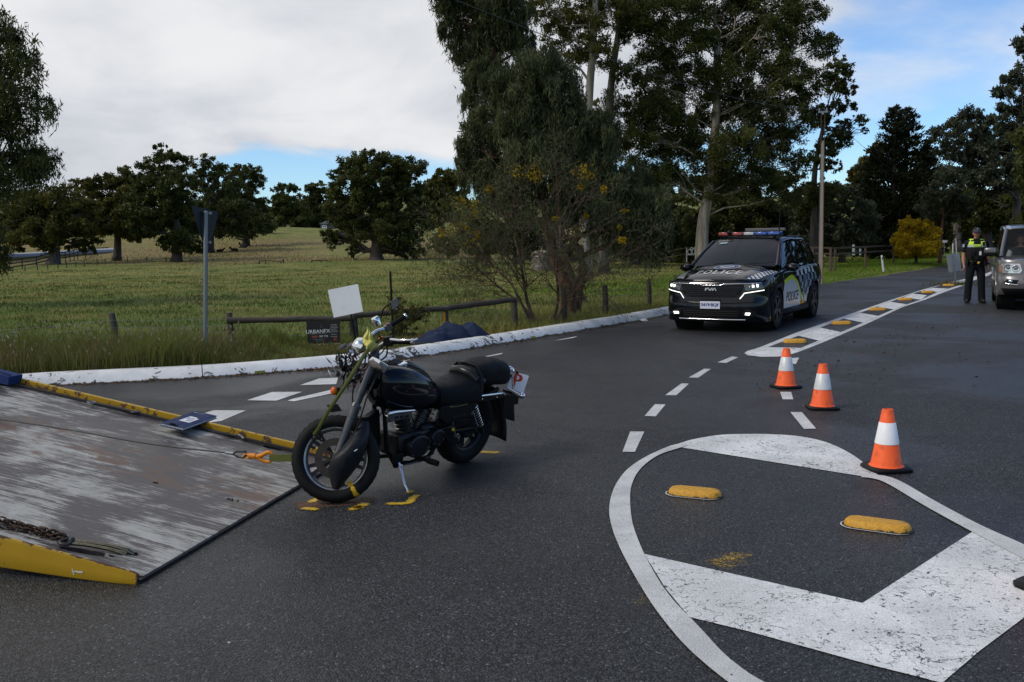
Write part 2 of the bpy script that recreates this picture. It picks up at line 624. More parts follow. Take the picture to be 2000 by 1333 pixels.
tag(go, 'green and straw coloured pasture rising to a low hill behind the fence', 'ground', kind='structure')
rows = []
for i, p in enumerate(EDGE):
  q0 = EDGE[max(i - 1, 0)]
  q1 = EDGE[min(i + 1, len(EDGE) - 1)]
  t = (q1 - q0) / np.linalg.norm(q1 - q0)
  nrm = np.array([t[1], -t[0]])
  rows.append((p, nrm))
mb = MB()
left = [p for p, n in rows]
right = []
for p, n in rows:
  if p[1] < 24:
    right.append(np.array([p[0] * 1.6 + 6, -60.0]))
  else:
    w = 15.0
    right.append(p + n * w)
for i, (p, n) in enumerate(rows):
  if p[1] >= 24:
    right[i - 1] = np.array([60.0, -60.0])
    right[i - 2] = np.array([40.0, -60.0])
    break
K = 14
rws = []
for a, b in zip(left, right):
  r = []
  for k in range(K + 1):
    t = (k / K) ** 1.6
    q = a + (b - a) * t
    r.append((q[0], q[1], float(road_z(q[0:1], q[1:2])[0])))
  rws.append(r)
mb.sheet(rws)
road = mb.build('road', M_ASPHALT, smooth=180)
tag(road, 'dark damp asphalt junction with worn white markings', 'road', kind='structure')
def offset_line(poly, d):
  out = []
  for i, p in enumerate(poly):
    t = poly[min(i + 1, len(poly) - 1)] - poly[max(i - 1, 0)]
    t = t / np.linalg.norm(t)
    out.append(p + np.array([-t[1], t[0]]) * d)
  return out
def kerb_mat():
  m, nt, b = principled('kerb_paint')
  tc = N(nt, 'ShaderNodeTexCoord').outputs['Object']
  n1 = noise(nt, tc, 7.0, 6.0, 0.72, dist=0.8)
  sep = N(nt, 'ShaderNodeSeparateXYZ')
  nt.links.new(tc, sep.inputs[0])
  zone = maprange(nt, sep.outputs[0], -3.2, -1.2, 0.0, 0.10)
  zone = mathn(nt, 'MULTIPLY', zone, maprange(nt, sep.outputs[0], 0.6, 2.4, 1.0, 0.3))
  zone = mathn(nt, 'ADD', zone, maprange(nt, noise(nt, tc, 0.7, 3.0), 0.40, 0.62, 0.0, 0.13))
  low = maprange(nt, sep.outputs[2], 0.03, 0.0, 0.0, 0.16)
  v = mathn(nt, 'ADD', mathn(nt, 'ADD', n1, zone), low)
  hole = maprange(nt, v, 0.695, 0.73)
  gr = maprange(nt, noise(nt, tc, 3.0, 5.0), 0.3, 0.7, 0.80, 1.0)
  c = mixc(nt, 1.0, (0.74, 0.74, 0.72, 1), gr, 'MULTIPLY')
  c = mixc(nt, hole, c, (0.045, 0.036, 0.028, 1))
  nt.links.new(c, b.inputs['Base Color'])
  b.inputs['Roughness'].default_value = 0.7
  bump(nt, b, n1, 0.4, 0.02)
  return m
M_KERB = kerb_mat()
kerb = empty('kerb', (0, 0, 0))
tag(kerb, 'white painted concrete kerb curving along the pasture side of the road', 'kerb', kind='structure')
PROF = [(-0.02, -0.05), (0.0, 0.012), (0.10, 0.10), (0.14, 0.125), (0.20, 0.135), (0.30, 0.135), (0.32, 0.12), (0.32, -0.08)]
kend = max(i for i, p in enumerate(EDGE) if p[1] < 25.5)
kpts = crom([np.append(p, 0) for p in EDGE[:kend + 1]], 4)
kpts = np.array(kpts)[:, :2]
cum = np.concatenate([[0], np.cumsum(np.linalg.norm(np.diff(kpts, axis=0), axis=1))])
offs = [offset_line(kpts, o) for o, z in PROF]
start = 0
SEGL = 2.9
for s0 in np.arange(0, cum[-1], SEGL):
  ii = [i for i in range(len(kpts)) if s0 - 1e-6 <= cum[i] <= s0 + SEGL + 0.35]
  if len(ii) < 2:
    continue
  def pt(k, s):
    x = np.interp(s, cum, [q[0] for q in offs[k]])
    y = np.interp(s, cum, [q[1] for q in offs[k]])
    return x, y
  ss = np.linspace(s0 + 0.006, min(s0 + SEGL - 0.006, cum[-1]), 10)
  mb = MB()
  mb.sheet([[(*pt(k, s), PROF[k][1]) for k in range(len(PROF))] for s in ss])
  mb.f.append(tuple(range(len(PROF))))
  mb.f.append(tuple((9 * len(PROF)) + k for k in range(len(PROF) - 1, -1, -1)))
  mb.build('kerb_segment', M_KERB, kerb, smooth=50)
# --- road markings
def A(px, py, ox, oy, s):
  return (ox + px / s, oy + py / s)
def ca(p):   # crop of the teardrop island
  return A(p[0], p[1], 1170, 640, 1597 / 830)
def cb_(p):  # crop of the far median
  return A(p[0], p[1], 1440, 520, 2000 / 460)
def cc_(p):  # crop of the motorcycle
  return A(p[0], p[1], 560, 560, 1449 / 500)
def cd_(p):  # crop of the tray
  return A(p[0], p[1], 0, 700, 1777 / 640)
def cg_(p):
  return A(p[0], p[1], 820, 300, 1824 / 520)
def flat(name, pts, z=0.004, mat=None, parent=None, conv=ca):
  mb = MB()
  mb.add([at(*conv(p), z) for p in pts], [tuple(range(len(pts) - 1, -1, -1))])
  return mb.build(name, mat or M_WHITE, parent or road, smooth=0)
def strip(name, L, Rr, z=0.004, mat=None, parent=None, conv=ca, n=6):
  a = crom([at(*conv(p), z) for p in L], n)
  b = crom([at(*conv(p), z) for p in Rr], n)
  m = max(len(a), len(b))
  def rs(c):
    c = np.array(c)
    s = np.concatenate([[0], np.cumsum(np.linalg.norm(np.diff(c, axis=0), axis=1))])
    u = np.linspace(0, s[-1], m)
    return [np.array([np.interp(x, s, c[:, k]) for k in range(3)]) for x in u]
  mb = MB()
  mb.sheet([[p, q] for p, q in zip(rs(a), rs(b))])
  return mb.build(name, mat or M_WHITE, parent or road, smooth=0)
for q in ([(445, 131), (500, 109), (523, 112), (478, 133)], [(337, 188), (395, 155), (420, 156), (372, 189)],
          [(249, 254), (310, 210), (338, 211), (290, 255)], [(171, 332), (210, 288), (250, 289), (213, 334)],
          [(88, 467), (117, 391), (170, 391), (135, 467)], [(715, 137), (722, 115), (752, 113), (740, 137)],
          [(680, 242), (722, 242), (730, 270), (690, 270)], [(719, 318), (762, 318), (816, 380), (770, 381)]):
  flat('lane_dash', q, 0.004, M_WHITE2)
for q in ([(1100, 300), (1160, 282), (1335, 283), (1200, 340), (1125, 350), (1070, 330)], [(1338, 228), (1475, 183), (1640, 182), (1500, 230)]):
  flat('giveway_dash', q, 0.004, M_WHITE2, conv=cd_)
flat('giveway_dash', [(75, 558), (185, 520), (290, 516), (280, 552)], 0.004, M_WHITE2, conv=cc_)
flat('lane_dash', [(5, 646), (35, 635), (260, 583), (250, 606), (40, 650)], 0.004, M_WHITE2, conv=cc_)
flat('lane_dash', [(973, 428), (1005, 419), (1225, 375), (1215, 383)], 0.004, M_WHITE2, conv=cc_)
flat('lane_dash', [(590, 437), (630, 424), (700, 413), (690, 420)], 0.004, M_WHITE2, conv=cc_)
flat('lane_dash', [(925, 1284), (960, 1275), (1080, 1252), (1055, 1263)], 0.004, M_WHITE2, conv=cg_)
top_outer = [(1060, 566), (1000, 512), (930, 465), (850, 430), (760, 410), (670, 402), (560, 400), (450, 404), (350, 421), (300, 436)]
to = [at(*ca(p), 0.004) for p in crom([np.array(p) for p in top_outer], 5)]
mb = MB()
e0, e1 = at(*ca((1040, 567)), 0.004), at(*ca((300, 449)), 0.004)
mb.sheet([[a, e0 + (e1 - e0) * (i / (len(to) - 1))] for i, a in enumerate(to)])
mb.build('chevron_marking', M_WHITE, road, smooth=0)
flat('chevron_marking', [(170, 851), (990, 1035), (1240, 1322), (1000, 1262), (560, 1141), (340, 1088), (250, 980)], 0.004)
flat('chevron_marking', [(990, 1035.5), (1405, 766), (1640, 838), (1700, 960), (1597, 1090), (1430, 1215), (1290, 1335), (1240, 1323)], 0.004)
ring_o = [(300, 436), (260, 447), (180, 483), (115, 525), (75, 570), (48, 625), (38, 690), (50, 755), (75, 820), (110, 890), (150, 960), (200, 1040), (260, 1120), (330, 1200), (420, 1280), (500, 1342), (600, 1410)]
ring_i = [(335, 441), (300, 453), (230, 476), (175, 512), (140, 552), (120, 602), (117, 660), (125, 730), (148, 800), (178, 866), (225, 950), (280, 1025), (345, 1092), (400, 1150), (470, 1225), (560, 1296), (640, 1342), (760, 1410)]
strip('ring_marking', ring_o, ring_i, 0.008, M_WHITE2)
strip('edge_marking', [(1000, 548), (1110, 567), (1260, 650), (1430, 740), (1597, 815), (1720, 880)], [(985, 562), (1065, 577), (1225, 670), (1402, 767), (1560, 850), (1700, 930)], 0.008, M_WHITE2)
Q = [[(260, 688), (520, 592), (690, 632), (540, 695)], [(705, 523), (905, 447), (1070, 480), (880, 560)],
     [(1045, 397), (1180, 345), (1325, 367), (1195, 423)], [(1300, 305), (1410, 268), (1560, 285), (1440, 325)],
     [(1490, 235), (1580, 205), (1700, 220), (1610, 248)], [(1665, 186), (1735, 160), (1880, 160), (1790, 192)]]
flat('median_nose', [(60, 740), (85, 722), (190, 690), (262, 688.5), (540, 695.5), (500, 735), (430, 757), (350, 768), (200, 770), (90, 757)], 0.004, M_WHITE, conv=cb_)
for i in range(5):
  flat('median_block', [Q[i][1], Q[i + 1][0], Q[i + 1][3], Q[i][2]], 0.004, M_WHITE, conv=cb_)
flat('median_line', [(190, 690), (500, 566), (900, 427), (1300, 290), (1560, 205), (1790, 142), (1735, 160), (1490, 234), (1045, 396), (905, 446), (705, 522), (520, 591), (262, 688)], 0.004, M_WHITE2, conv=cb_)
flat('median_line', [(540, 696), (690, 633), (880, 561), (1070, 481), (1195, 424), (1325, 368), (1440, 326), (1560, 286), (1700, 221), (1790, 193), (1930, 150), (1940, 160), (1800, 206), (1600, 284), (1400, 350), (1080, 500), (700, 660), (500, 737)], 0.004, M_WHITE2, conv=cb_)
flat('median_line', [(1790, 141), (1880, 122), (1960, 104), (2120, 60), (2200, 30), (2215, 30), (2130, 82), (1990, 128), (1930, 149), (1800, 150)], 0.004, M_WHITE2, conv=cb_)
def spray_mat():
  m, nt, b = principled('sprayed_yellow')
  tc = N(nt, 'ShaderNodeTexCoord').outputs['Object']
  at_ = N(nt, 'ShaderNodeAttribute', attribute_name='tint')
  nz = mathn(nt, 'ADD', mathn(nt, 'MULTIPLY', noise(nt, tc, 95.0, 3.0, 0.7), 0.6), mathn(nt, 'MULTIPLY', noise(nt, tc, 22.0, 4.0, 0.7), 0.4))
  a = mathn(nt, 'ADD', at_.outputs['Fac'], mathn(nt, 'MULTIPLY', mathn(nt, 'SUBTRACT', nz, 0.5), 2.0))
  a = maprange(nt, a, 0.34, 0.80)
  b.inputs['Base Color'].default_value = (0.58, 0.36, 0.01, 1)
  b.inputs['Roughness'].default_value = 0.6
  nt.links.new(a, b.inputs['Alpha'])
  return m
M_SPRAY = spray_mat()
def spray(pts, w, conv=cc_, z=0.005, strength=1.0):
  c = crom([at(*conv(p), z) for p in pts], 6)
  vs, fs, ti = [], [], []
  n = len(c)
  for i, p in enumerate(c):
    t = c[min(i + 1, n - 1)] - c[max(i - 1, 0)]
    t = t / np.linalg.norm(t)
    s = np.array([-t[1], t[0], 0])
    e = min(i, n - 1 - i) / 3.0
    for k, tt in ((-1, 0.0), (-0.5, 0.62), (0, 0.9), (0.5, 0.62), (1, 0.0)):
      vs.append(p + s * w * k * 1.35)
      ti.append(strength * tt * min(1.0, e))
  for i in range(n - 1):
    for k in range(4):
      fs.append((i * 5 + k, i * 5 + k + 1, (i + 1) * 5 + k + 1, (i + 1) * 5 + k))
  o = link('spray_mark', big_mesh('spray_mark', vs, fs, ti), M_SPRAY, road)
  return o
spray([(120, 1230), (165, 1205), (215, 1188)], 0.035)
spray([(65, 1252), (130, 1257), (195, 1262)], 0.035)
spray([(395, 1265), (420, 1240), (470, 1218)], 0.045)
spray([(340, 1272), (400, 1250), (430, 1238)], 0.04)
spray([(540, 1226), (620, 1228), (690, 1222), (715, 1196), (755, 1170)], 0.036)
spray([(1085, 930), (1150, 938), (1230, 935)], 0.055)
spray([(770, 1171), (830, 1172)], 0.03, strength=0.62)
spray([(420, 900), (465, 885), (520, 862), (565, 872)], 0.11, conv=ca, strength=0.55)
spray([(130, 990), (170, 1020), (200, 1060)], 0.12, conv=ca, strength=0.36)
def dirt_mat():
  m, nt, b = principled('road_dirt')
  tc = N(nt, 'ShaderNodeTexCoord').outputs['Object']
  at_ = N(nt, 'ShaderNodeAttribute', attribute_name='tint')
  nz = noise(nt, tc, 60.0, 4.0, 0.75)
  a = maprange(nt, mathn(nt, 'ADD', at_.outputs['Fac'], mathn(nt, 'MULTIPLY', mathn(nt, 'SUBTRACT', nz, 0.5), 1.2)), 0.40, 0.75, 0, 0.85)
  nt.links.new(a, b.inputs['Alpha'])
  nt.links.new(mixc(nt, nz, (0.06, 0.028, 0.014), (0.16, 0.085, 0.05)), b.inputs['Base Color'])
  b.inputs['Roughness'].default_value = 0.9
  return m
M_DIRT = dirt_mat()
def dirt_patch(pts, w, conv=cc_, z=0.003, strength=0.8):
  o = spray(pts, w, conv, z, strength)
  o.name = 'dirt_patch'
  o.data.materials[0] = M_DIRT
dirt_patch([(0, 1250), (150, 1232), (280, 1222), (400, 1215), (540, 1215)], 0.13, strength=0.95)
for a_, b_ in ((2, 40), (40, 80)):
  ln = [p for p in kpts if -9 < p[0] < 8]
ln = offset_line(np.array(ln), -0.06)
c_ = [np.append(p, 0.003) for p in ln]
vs, fs, ti = [], [], []
rr = random.Random(4)
for i, p in enumerate(c_):
  t = c_[min(i + 1, len(c_) - 1)] - c_[max(i - 1, 0)]
  t /= np.linalg.norm(t)
  s = np.array([-t[1], t[0], 0])
  w = 0.12 + 0.09 * rr.random()
  for k, tt in ((-1.2, 0.0), (-0.4, 0.55), (0.2, 0.95), (0.7, 1.0)):
    vs.append(p + s * w * k)
    ti.append(tt * (0.8 + 0.3 * rr.random()))
for i in range(len(c_) - 1):
  for k in range(3):
    fs.append((i * 4 + k, i * 4 + k + 1, (i + 1) * 4 + k + 1, (i + 1) * 4 + k))
M_GUT = M_DIRT.copy()
for n_ in M_GUT.node_tree.nodes:
  if n_.type == 'MIX':
    n_.inputs[6].default_value = (0.012, 0.009, 0.007, 1)
    n_.inputs[7].default_value = (0.060, 0.040, 0.028, 1)
link('gutter_dirt', big_mesh('gutter_dirt', vs, fs, ti), M_GUT, road)
rng = np.random.default_rng(11)
def litter(name, n, boxfn, smin, smax, mat, z=0.006):
  P = boxfn(n)
  L = rng.uniform(smin, smax, n)
  W = L * rng.uniform(0.3, 0.7, n)
  a = rng.uniform(0, 6.28, n)
  vs = np.zeros((n, 4, 3))
  ca2, sa2 = np.cos(a), np.sin(a)
  for k, (u, w) in enumerate(((-1, 0), (0, -1), (1, 0), (0, 1))):
    vs[:, k, 0] = P[:, 0] + ca2 * u * L / 2 - sa2 * w * W / 2
    vs[:, k, 1] = P[:, 1] + sa2 * u * L / 2 + ca2 * w * W / 2
    vs[:, k, 2] = z + rng.uniform(0, 0.4, n) * L
  f = np.arange(n * 4).reshape(n, 4)
  o = link(name, big_mesh(name, vs.reshape(-1, 3), f, np.repeat(rng.random(n), 4)), mat)
  return o
def near_median(n):
  out = []
  for _ in range(n):
    u = rng.random()
    x = 1480 + 470 * u + rng.normal(0, 25)
    y = 725 - 125 * u + abs(rng.normal(0, 28)) - 8
    out.append(at(x, max(y, 560)))
  return np.array(out)
def right_road(n):
  return np.array([at(rng.uniform(1550, 2050), rng.uniform(600, 760)) for _ in range(n)])
M_LITTER = leaf_mat('leaf_litter', (0.02, 0.014, 0.01), (0.16, 0.085, 0.035), 0.0, 0.9)
lt = litter('leaf_litter', 520, lambda n: np.concatenate([near_median(n * 2 // 3), right_road(n - n * 2 // 3)]), 0.015, 0.055, M_LITTER)
tag(lt, 'brown leaf litter scattered on the asphalt beside the median', 'litter', kind='stuff')
kk = np.array([p for p in kpts if -8 < p[0] < 5])
def by_kerb(n):
  i = rng.integers(0, len(kk), n)
  return np.column_stack([kk[i, 0] + rng.normal(0, 0.15, n), kk[i, 1] - 0.04 - np.abs(rng.normal(0, 0.12, n)), np.zeros(n)])
lk = litter('gutter_leaves', 1500, by_kerb, 0.02, 0.06, M_LITTER)
tag(lk, 'dark leaves and bark lying in the gutter along the kerb', 'litter', kind='stuff')
def near_road(n):
  return np.column_stack([rng.uniform(-3, 4.5, n), rng.uniform(3.3, 12, n), np.zeros(n)])
M_CHIP = leaf_mat('stone_chips', (0.10, 0.10, 0.10), (0.45, 0.45, 0.44), 0.0, 0.8)
lc = litter('stone_chips', 320, near_road, 0.006, 0.016, M_CHIP, 0.007)
tag(lc, 'tiny pale stone chips loose on the asphalt', 'gravel', kind='stuff')
ve = EDGE[kend - 6:]
vrows = []
for o_, z_ in ((-0.10, -0.03), (0.02, 0.02), (0.25, 0.06), (1.2, None), (3.0, None)):
  ln = offset_line(ve, o_)
  vrows.append([(p[0], p[1], (float(road_z(p[0:1], p[1:2])[0]) + z_) if z_ is not None else gz(p[0], p[1]) + 0.012) for p in ln])
mb = MB()
mb.sheet(vrows)
vo_ = mb.build('grass_verge', M_GROUND, smooth=180)
tag(vo_, 'grassy edge of the road running back past the utility pole', 'ground', kind='structure')
# --- grass blades
def blades(name, P, h, w, mat, rng, lean=0.35, tint=None, ground=True):
  n = len(P)
  a = rng.uniform(0, 2 * np.pi, n)
  dx, dy = np.cos(a), np.sin(a)
  b = rng.uniform(0, 2 * np.pi, n)
  ln = rng.normal(lean, lean * 0.5, n) * h
  lx, ly = np.cos(b) * ln, np.sin(b) * ln
  z0 = ground_z(P[:, 0], P[:, 1]) - 0.01 if ground else P[:, 2]
  vs = np.zeros((n, 5, 3))
  for k, (side, t) in enumerate(((-1, 0), (1, 0), (0.7, 0.55), (-0.7, 0.55), (0, 1.0))):
    bend = t * t
    vs[:, k, 0] = P[:, 0] + dx * side * w / 2 + lx * bend
    vs[:, k, 1] = P[:, 1] + dy * side * w / 2 + ly * bend
    vs[:, k, 2] = z0 + h * t * (1 - 0.25 * lean * bend)
  base = np.arange(n) * 5
  q = np.stack([base, base + 1, base + 2, base + 3], 1)
  t3 = np.stack([base + 3, base + 2, base + 4, base + 4], 1)
  tri = np.concatenate([q[:, [0, 1, 2]], q[:, [0, 2, 3]], t3[:, :3]])
  if tint is None:
    tint = rng.random(n)
  return link(name, big_mesh(name, vs.reshape(-1, 3), tri, np.repeat(tint, 5)), mat)
M_GRASS = leaf_mat('verge_grass', (0.045, 0.075, 0.012, 1), (0.200, 0.215, 0.055, 1), 0.35, 0.6)
M_DRYG = leaf_mat('dry_grass', (0.13, 0.10, 0.036, 1), (0.32, 0.24, 0.11, 1), 0.25, 0.7)
M_SHORT = leaf_mat('pasture_grass', (0.070, 0.130, 0.018, 1), (0.400, 0.335, 0.115, 1), 0.25, 0.6)
M_LAWN = leaf_mat('bank_grass', (0.070, 0.150, 0.010, 1), (0.200, 0.280, 0.028, 1), 0.3, 0.6)
rng = np.random.default_rng(5)
kp = np.array(kpts)
kd = np.concatenate([[0], np.cumsum(np.linalg.norm(np.diff(kp, axis=0), axis=1))])
def along(s, d):
  x = np.interp(s, kd, kp[:, 0])
  y = np.interp(s, kd, kp[:, 1])
  e = 0.05
  tx = np.interp(s + e, kd, kp[:, 0]) - np.interp(s - e, kd, kp[:, 0])
  ty = np.interp(s + e, kd, kp[:, 1]) - np.interp(s - e, kd, kp[:, 1])
  L = np.hypot(tx, ty)
  return np.column_stack([x - ty / L * d, y + tx / L * d])
s_vis0 = np.interp(-9.5, kp[:, 0], kd)
s_corner = np.interp(-0.3, kp[:, 0], kd)
s_end = kd[-1]
def vnoise(P, sc, seed):
  r = np.random.default_rng(seed)
  out = np.zeros(len(P))
  for k in range(4):
    ph = r.uniform(0, 6.28, 2)
    an = r.uniform(0, 6.28)
    out += np.sin((P[:, 0] * math.cos(an) + P[:, 1] * math.sin(an)) * sc * (1 + 0.7 * k) + ph[0]) / (1 + 0.5 * k)
  return out / 2.2
n = 46000
P = along(rng.uniform(s_vis0, s_corner, n), 0.34 + np.abs(rng.beta(1.1, 1.7, n)) * 2.9)
vn = vnoise(P, 1.6, 1)
xs = np.clip((P[:, 0] + 4.2) / 0.7, 0, 1)
h = (0.20 + 0.16 * np.clip(vn + 0.6, 0, 1.6)) * rng.uniform(0.5, 1.5, n) * (1 - 0.80 * xs)
keep = rng.random(n) < (1 - 0.4 * xs)
P, h, vn = P[keep], h[keep], vn[keep]
g1 = blades('tall_grass', P, h, rng.uniform(0.006, 0.014, len(P)), M_GRASS, rng, 0.4, np.clip(rng.random(len(P)) * 0.7 + 0.25 * vn + 0.1, 0, 1))
tag(g1, 'tall dark green rank grass between the kerb and the paddock fence', 'grass', kind='stuff')
n = 14000
P = along(rng.uniform(s_vis0, s_corner, n), 0.33 + np.abs(rng.beta(1, 2.4, n)) * 2.8)
g2 = blades('dry_grass', P, rng.uniform(0.15, 0.55, n) * (1 - 0.80 * np.clip((P[:, 0] + 4.2) / 0.7, 0, 1)), rng.uniform(0.004, 0.009, n), M_DRYG, rng, 0.35, rng.random(n) * 0.8)
tag(g2, 'straw coloured dry stalks mixed into the grass behind the kerb', 'grass', kind='stuff')
n = 420
P = along(rng.uniform(s_vis0, np.interp(-3.5, kp[:, 0], kd), n), 0.35 + rng.beta(1, 2.0, n) * 1.6)
z = ground_z(P[:, 0], P[:, 1]) + rng.uniform(0.18, 0.62, n)
vs = np.zeros((n, 4, 3))
wd, lg = rng.uniform(0.006, 0.012, n), rng.uniform(0.03, 0.07, n)
tl = rng.normal(0, 0.35, (n, 2))
for k, (u, t) in enumerate(((0, -0.5), (1, 0), (0, 0.5), (-1, 0))):
  vs[:, k, 0] = P[:, 0] + u * wd + tl[:, 0] * t * lg
  vs[:, k, 1] = P[:, 1] + u * wd * 0.5 + tl[:, 1] * t * lg
  vs[:, k, 2] = z + t * lg
M_SEED = leaf_mat('seed_heads', (0.16, 0.15, 0.08, 1), (0.36, 0.33, 0.24, 1), 0.3, 0.8)
so = link('seed_heads', big_mesh('seed_heads', vs.reshape(-1, 3), np.arange(4 * n).reshape(n, 4), np.repeat(rng.random(n), 4)), M_SEED)
tag(so, 'pale seed heads standing above the grass by the kerb', 'grass', kind='stuff')
n = 15000
P = along(rng.uniform(s_corner, s_end, n), 0.33 + rng.beta(1, 1.6, n) * 3.0)
g3 = blades('bend_grass', P, rng.uniform(0.05, 0.22, n), rng.uniform(0.005, 0.012, n), M_SHORT, rng, 0.5)
tag(g3, 'short patchy grass along the kerb in front of the wire fence', 'grass', kind='stuff')
n = 2600
P = along(rng.uniform(np.interp(-0.9, kp[:, 0], kd), np.interp(1.0, kp[:, 0], kd), n), 0.30 + rng.beta(1, 1.5, n) * 1.0)
M_RUST = leaf_mat('rusty_leaves', (0.07, 0.028, 0.010, 1), (0.22, 0.10, 0.035, 1), 0.2, 0.8)
g4 = blades('fallen_leaves', P, rng.uniform(0.03, 0.12, n), rng.uniform(0.008, 0.02, n), M_RUST, rng, 0.9)
tag(g4, 'rust brown fallen leaves heaped at the foot of the wattle stems', 'leaves', kind='stuff')
n = 150000
yy = 14.5 + 75 * rng.beta(1.0, 2.3, n)
xx = rng.uniform(-0.62, 0.34, n) * yy
P = np.column_stack([xx, yy])
d = seg_dist(P, EDGE)
P = P[d > 2.4]
vn = vnoise(P, 0.5, 3)
sc = 1 + (P[:, 1] - 15) / 22.0
keep = rng.random(len(P)) < 0.75 + 0.3 * vn
P, vn, sc = P[keep], vn[keep], sc[keep]
g5 = blades('pasture_grass', P, rng.uniform(0.03, 0.09, len(P)) * np.minimum(sc, 1.4), 0.010 * sc * rng.uniform(0.7, 1.6, len(P)), M_SHORT, rng, 0.7, np.clip(0.12 + 0.42 * sstep(P[:, 1], 17, 50) + 0.40 * vn + 0.60 * vnoise(P * np.array([0.7, 1.6]), 1.5, 31) + rng.normal(0, 0.2, len(P)), 0, 1))
tag(g5, 'short grazed grass of the paddock, olive with greener patches', 'grass', kind='stuff')
n = 520
yy = 15.5 + 62 * rng.beta(1.0, 2.0, n)
cx = np.column_stack([rng.uniform(-0.60, 0.30, n) * yy, yy])
cx = cx[seg_dist(cx, EDGE) > 3.0]
kk = rng.integers(14, 40, len(cx))
P = np.repeat(cx, kk, axis=0)
P = P + rng.normal(0, 1, P.shape) * np.array([0.30, 0.16])
sc = 1 + (P[:, 1] - 15) / 30.0
g9 = blades('pasture_tussocks', P, rng.uniform(0.05, 0.15, len(P)), 0.013 * sc, leaf_mat('tussock_grass', (0.020, 0.030, 0.008, 1), (0.110, 0.085, 0.035, 1), 0.2, 0.7), rng, 0.6, rng.random(len(P)))
tag(g9, 'dark green and brown tussocks dotted over the paddock', 'grass', kind='stuff')
n = 16000
yy = rng.uniform(84, 140, n)
xx = rng.uniform(-0.45, 0.02, n) * yy
P = np.column_stack([xx, yy])
vn = vnoise(P, 0.10, 9)
P = P[vn + rng.normal(0, 0.3, n) > 0.0]
g6 = blades('seeding_grass', P, rng.uniform(0.08, 0.26, len(P)), rng.uniform(0.05, 0.10, len(P)), M_DRYG, rng, 0.6, 0.25 + rng.random(len(P)) * 0.6)
tag(g6, 'band of dry straw coloured grass below the hill', 'grass', kind='stuff')
n = 42000
s = rng.uniform(0, 1, n)
cx = np.interp(s, [0, 1], [9.0, 34.0])
eP = np.array([[p[0], p[1]] for p in EDGE if p[1] > 24])
ed = np.concatenate([[0], np.cumsum(np.linalg.norm(np.diff(eP, axis=0), axis=1))])
ss = rng.beta(1.0, 1.3, n) * 62
ex, ey = np.interp(ss, ed, eP[:, 0]), np.interp(ss, ed, eP[:, 1])
tx, ty = np.interp(ss + 0.5, ed, eP[:, 0]) - ex, np.interp(ss + 0.5, ed, eP[:, 1]) - ey
L = np.hypot(tx, ty) + 1e-9
o_ = 0.05 + rng.beta(0.9, 1.5, n) * 9.0
P = np.column_stack([ex - ty / L * o_, ey + tx / L * o_])
sc = 1 + P[:, 1] / 30.0
g7 = blades('bank_grass', P, rng.uniform(0.04, 0.13, n), 0.012 * sc, M_LAWN, rng, 0.6, np.clip(0.5 + 0.3 * vnoise(P, 0.5, 8) + rng.normal(0, 0.25, n), 0, 1))
tag(g7, 'bright green mown grass on the bank beside the road', 'grass', kind='stuff')
# --- trees
def leaves_arrays(C, spread, n_per, ll, lw, droop, rng, flat=0.65, tail=0.0):
  """C: clump centres (k,3), spread: clump radii (k,)"""
  k = len(C)
  if n_per > 400:      # a total: share it out by clump size
    wts = spread ** 2.2
    idx = rng.choice(k, n_per, p=wts / wts.sum())
  else:
    idx = np.repeat(np.arange(k), n_per)
  n = len(idx)
  off = rng.normal(0, 1, (n, 3))
  off /= np.linalg.norm(off, axis=1)[:, None]
  off *= (rng.random(n) ** 0.46 * spread[idx])[:, None]
  off *= rng.uniform(0.55, 1.5, (k, 3))[idx]
  off[:, 2] *= flat
  off[:, 2] -= rng.exponential(1.0, n) * tail * spread[idx]
  off[:, 0] += rng.normal(0, 0.10, n) * spread[idx]
  c = C[idx] + off
  a = rng.normal(0, 1, (n, 3))
  a[:, 2] -= droop
  a /= np.linalg.norm(a, axis=1)[:, None]
  r = rng.normal(0, 1, (n, 3))
  b = np.cross(a, r)
  b /= np.linalg.norm(b, axis=1)[:, None] + 1e-9
  l = ll * rng.uniform(0.6, 1.35, n)[:, None]
  w = lw * rng.uniform(0.7, 1.3, n)[:, None]
  v = np.stack([c - a * l / 2, c + b * w / 2 - a * l * 0.08, c + a * l / 2, c - b * w / 2 - a * l * 0.08], 1)
  ct = rng.random(k) ** 1.4
  tint = np.clip(ct[idx] * 0.6 + rng.random(n) * 0.4, 0, 1)
  return v.reshape(-1, 3), np.repeat(tint, 4)
def wiggle(a, b, rng, amt, n=5, sag=0.0):
  a, b = np.asarray(a, float), np.asarray(b, float)
  L = np.linalg.norm(b - a)
  pts = []
  for i in range(n + 1):
    t = i / n
    p = a + (b - a) * t
    if 0 < i < n:
      p = p + rng.normal(0, amt * L, 3)
    p[2] += sag * L * math.sin(math.pi * t)
    pts.append(p)
  return pts
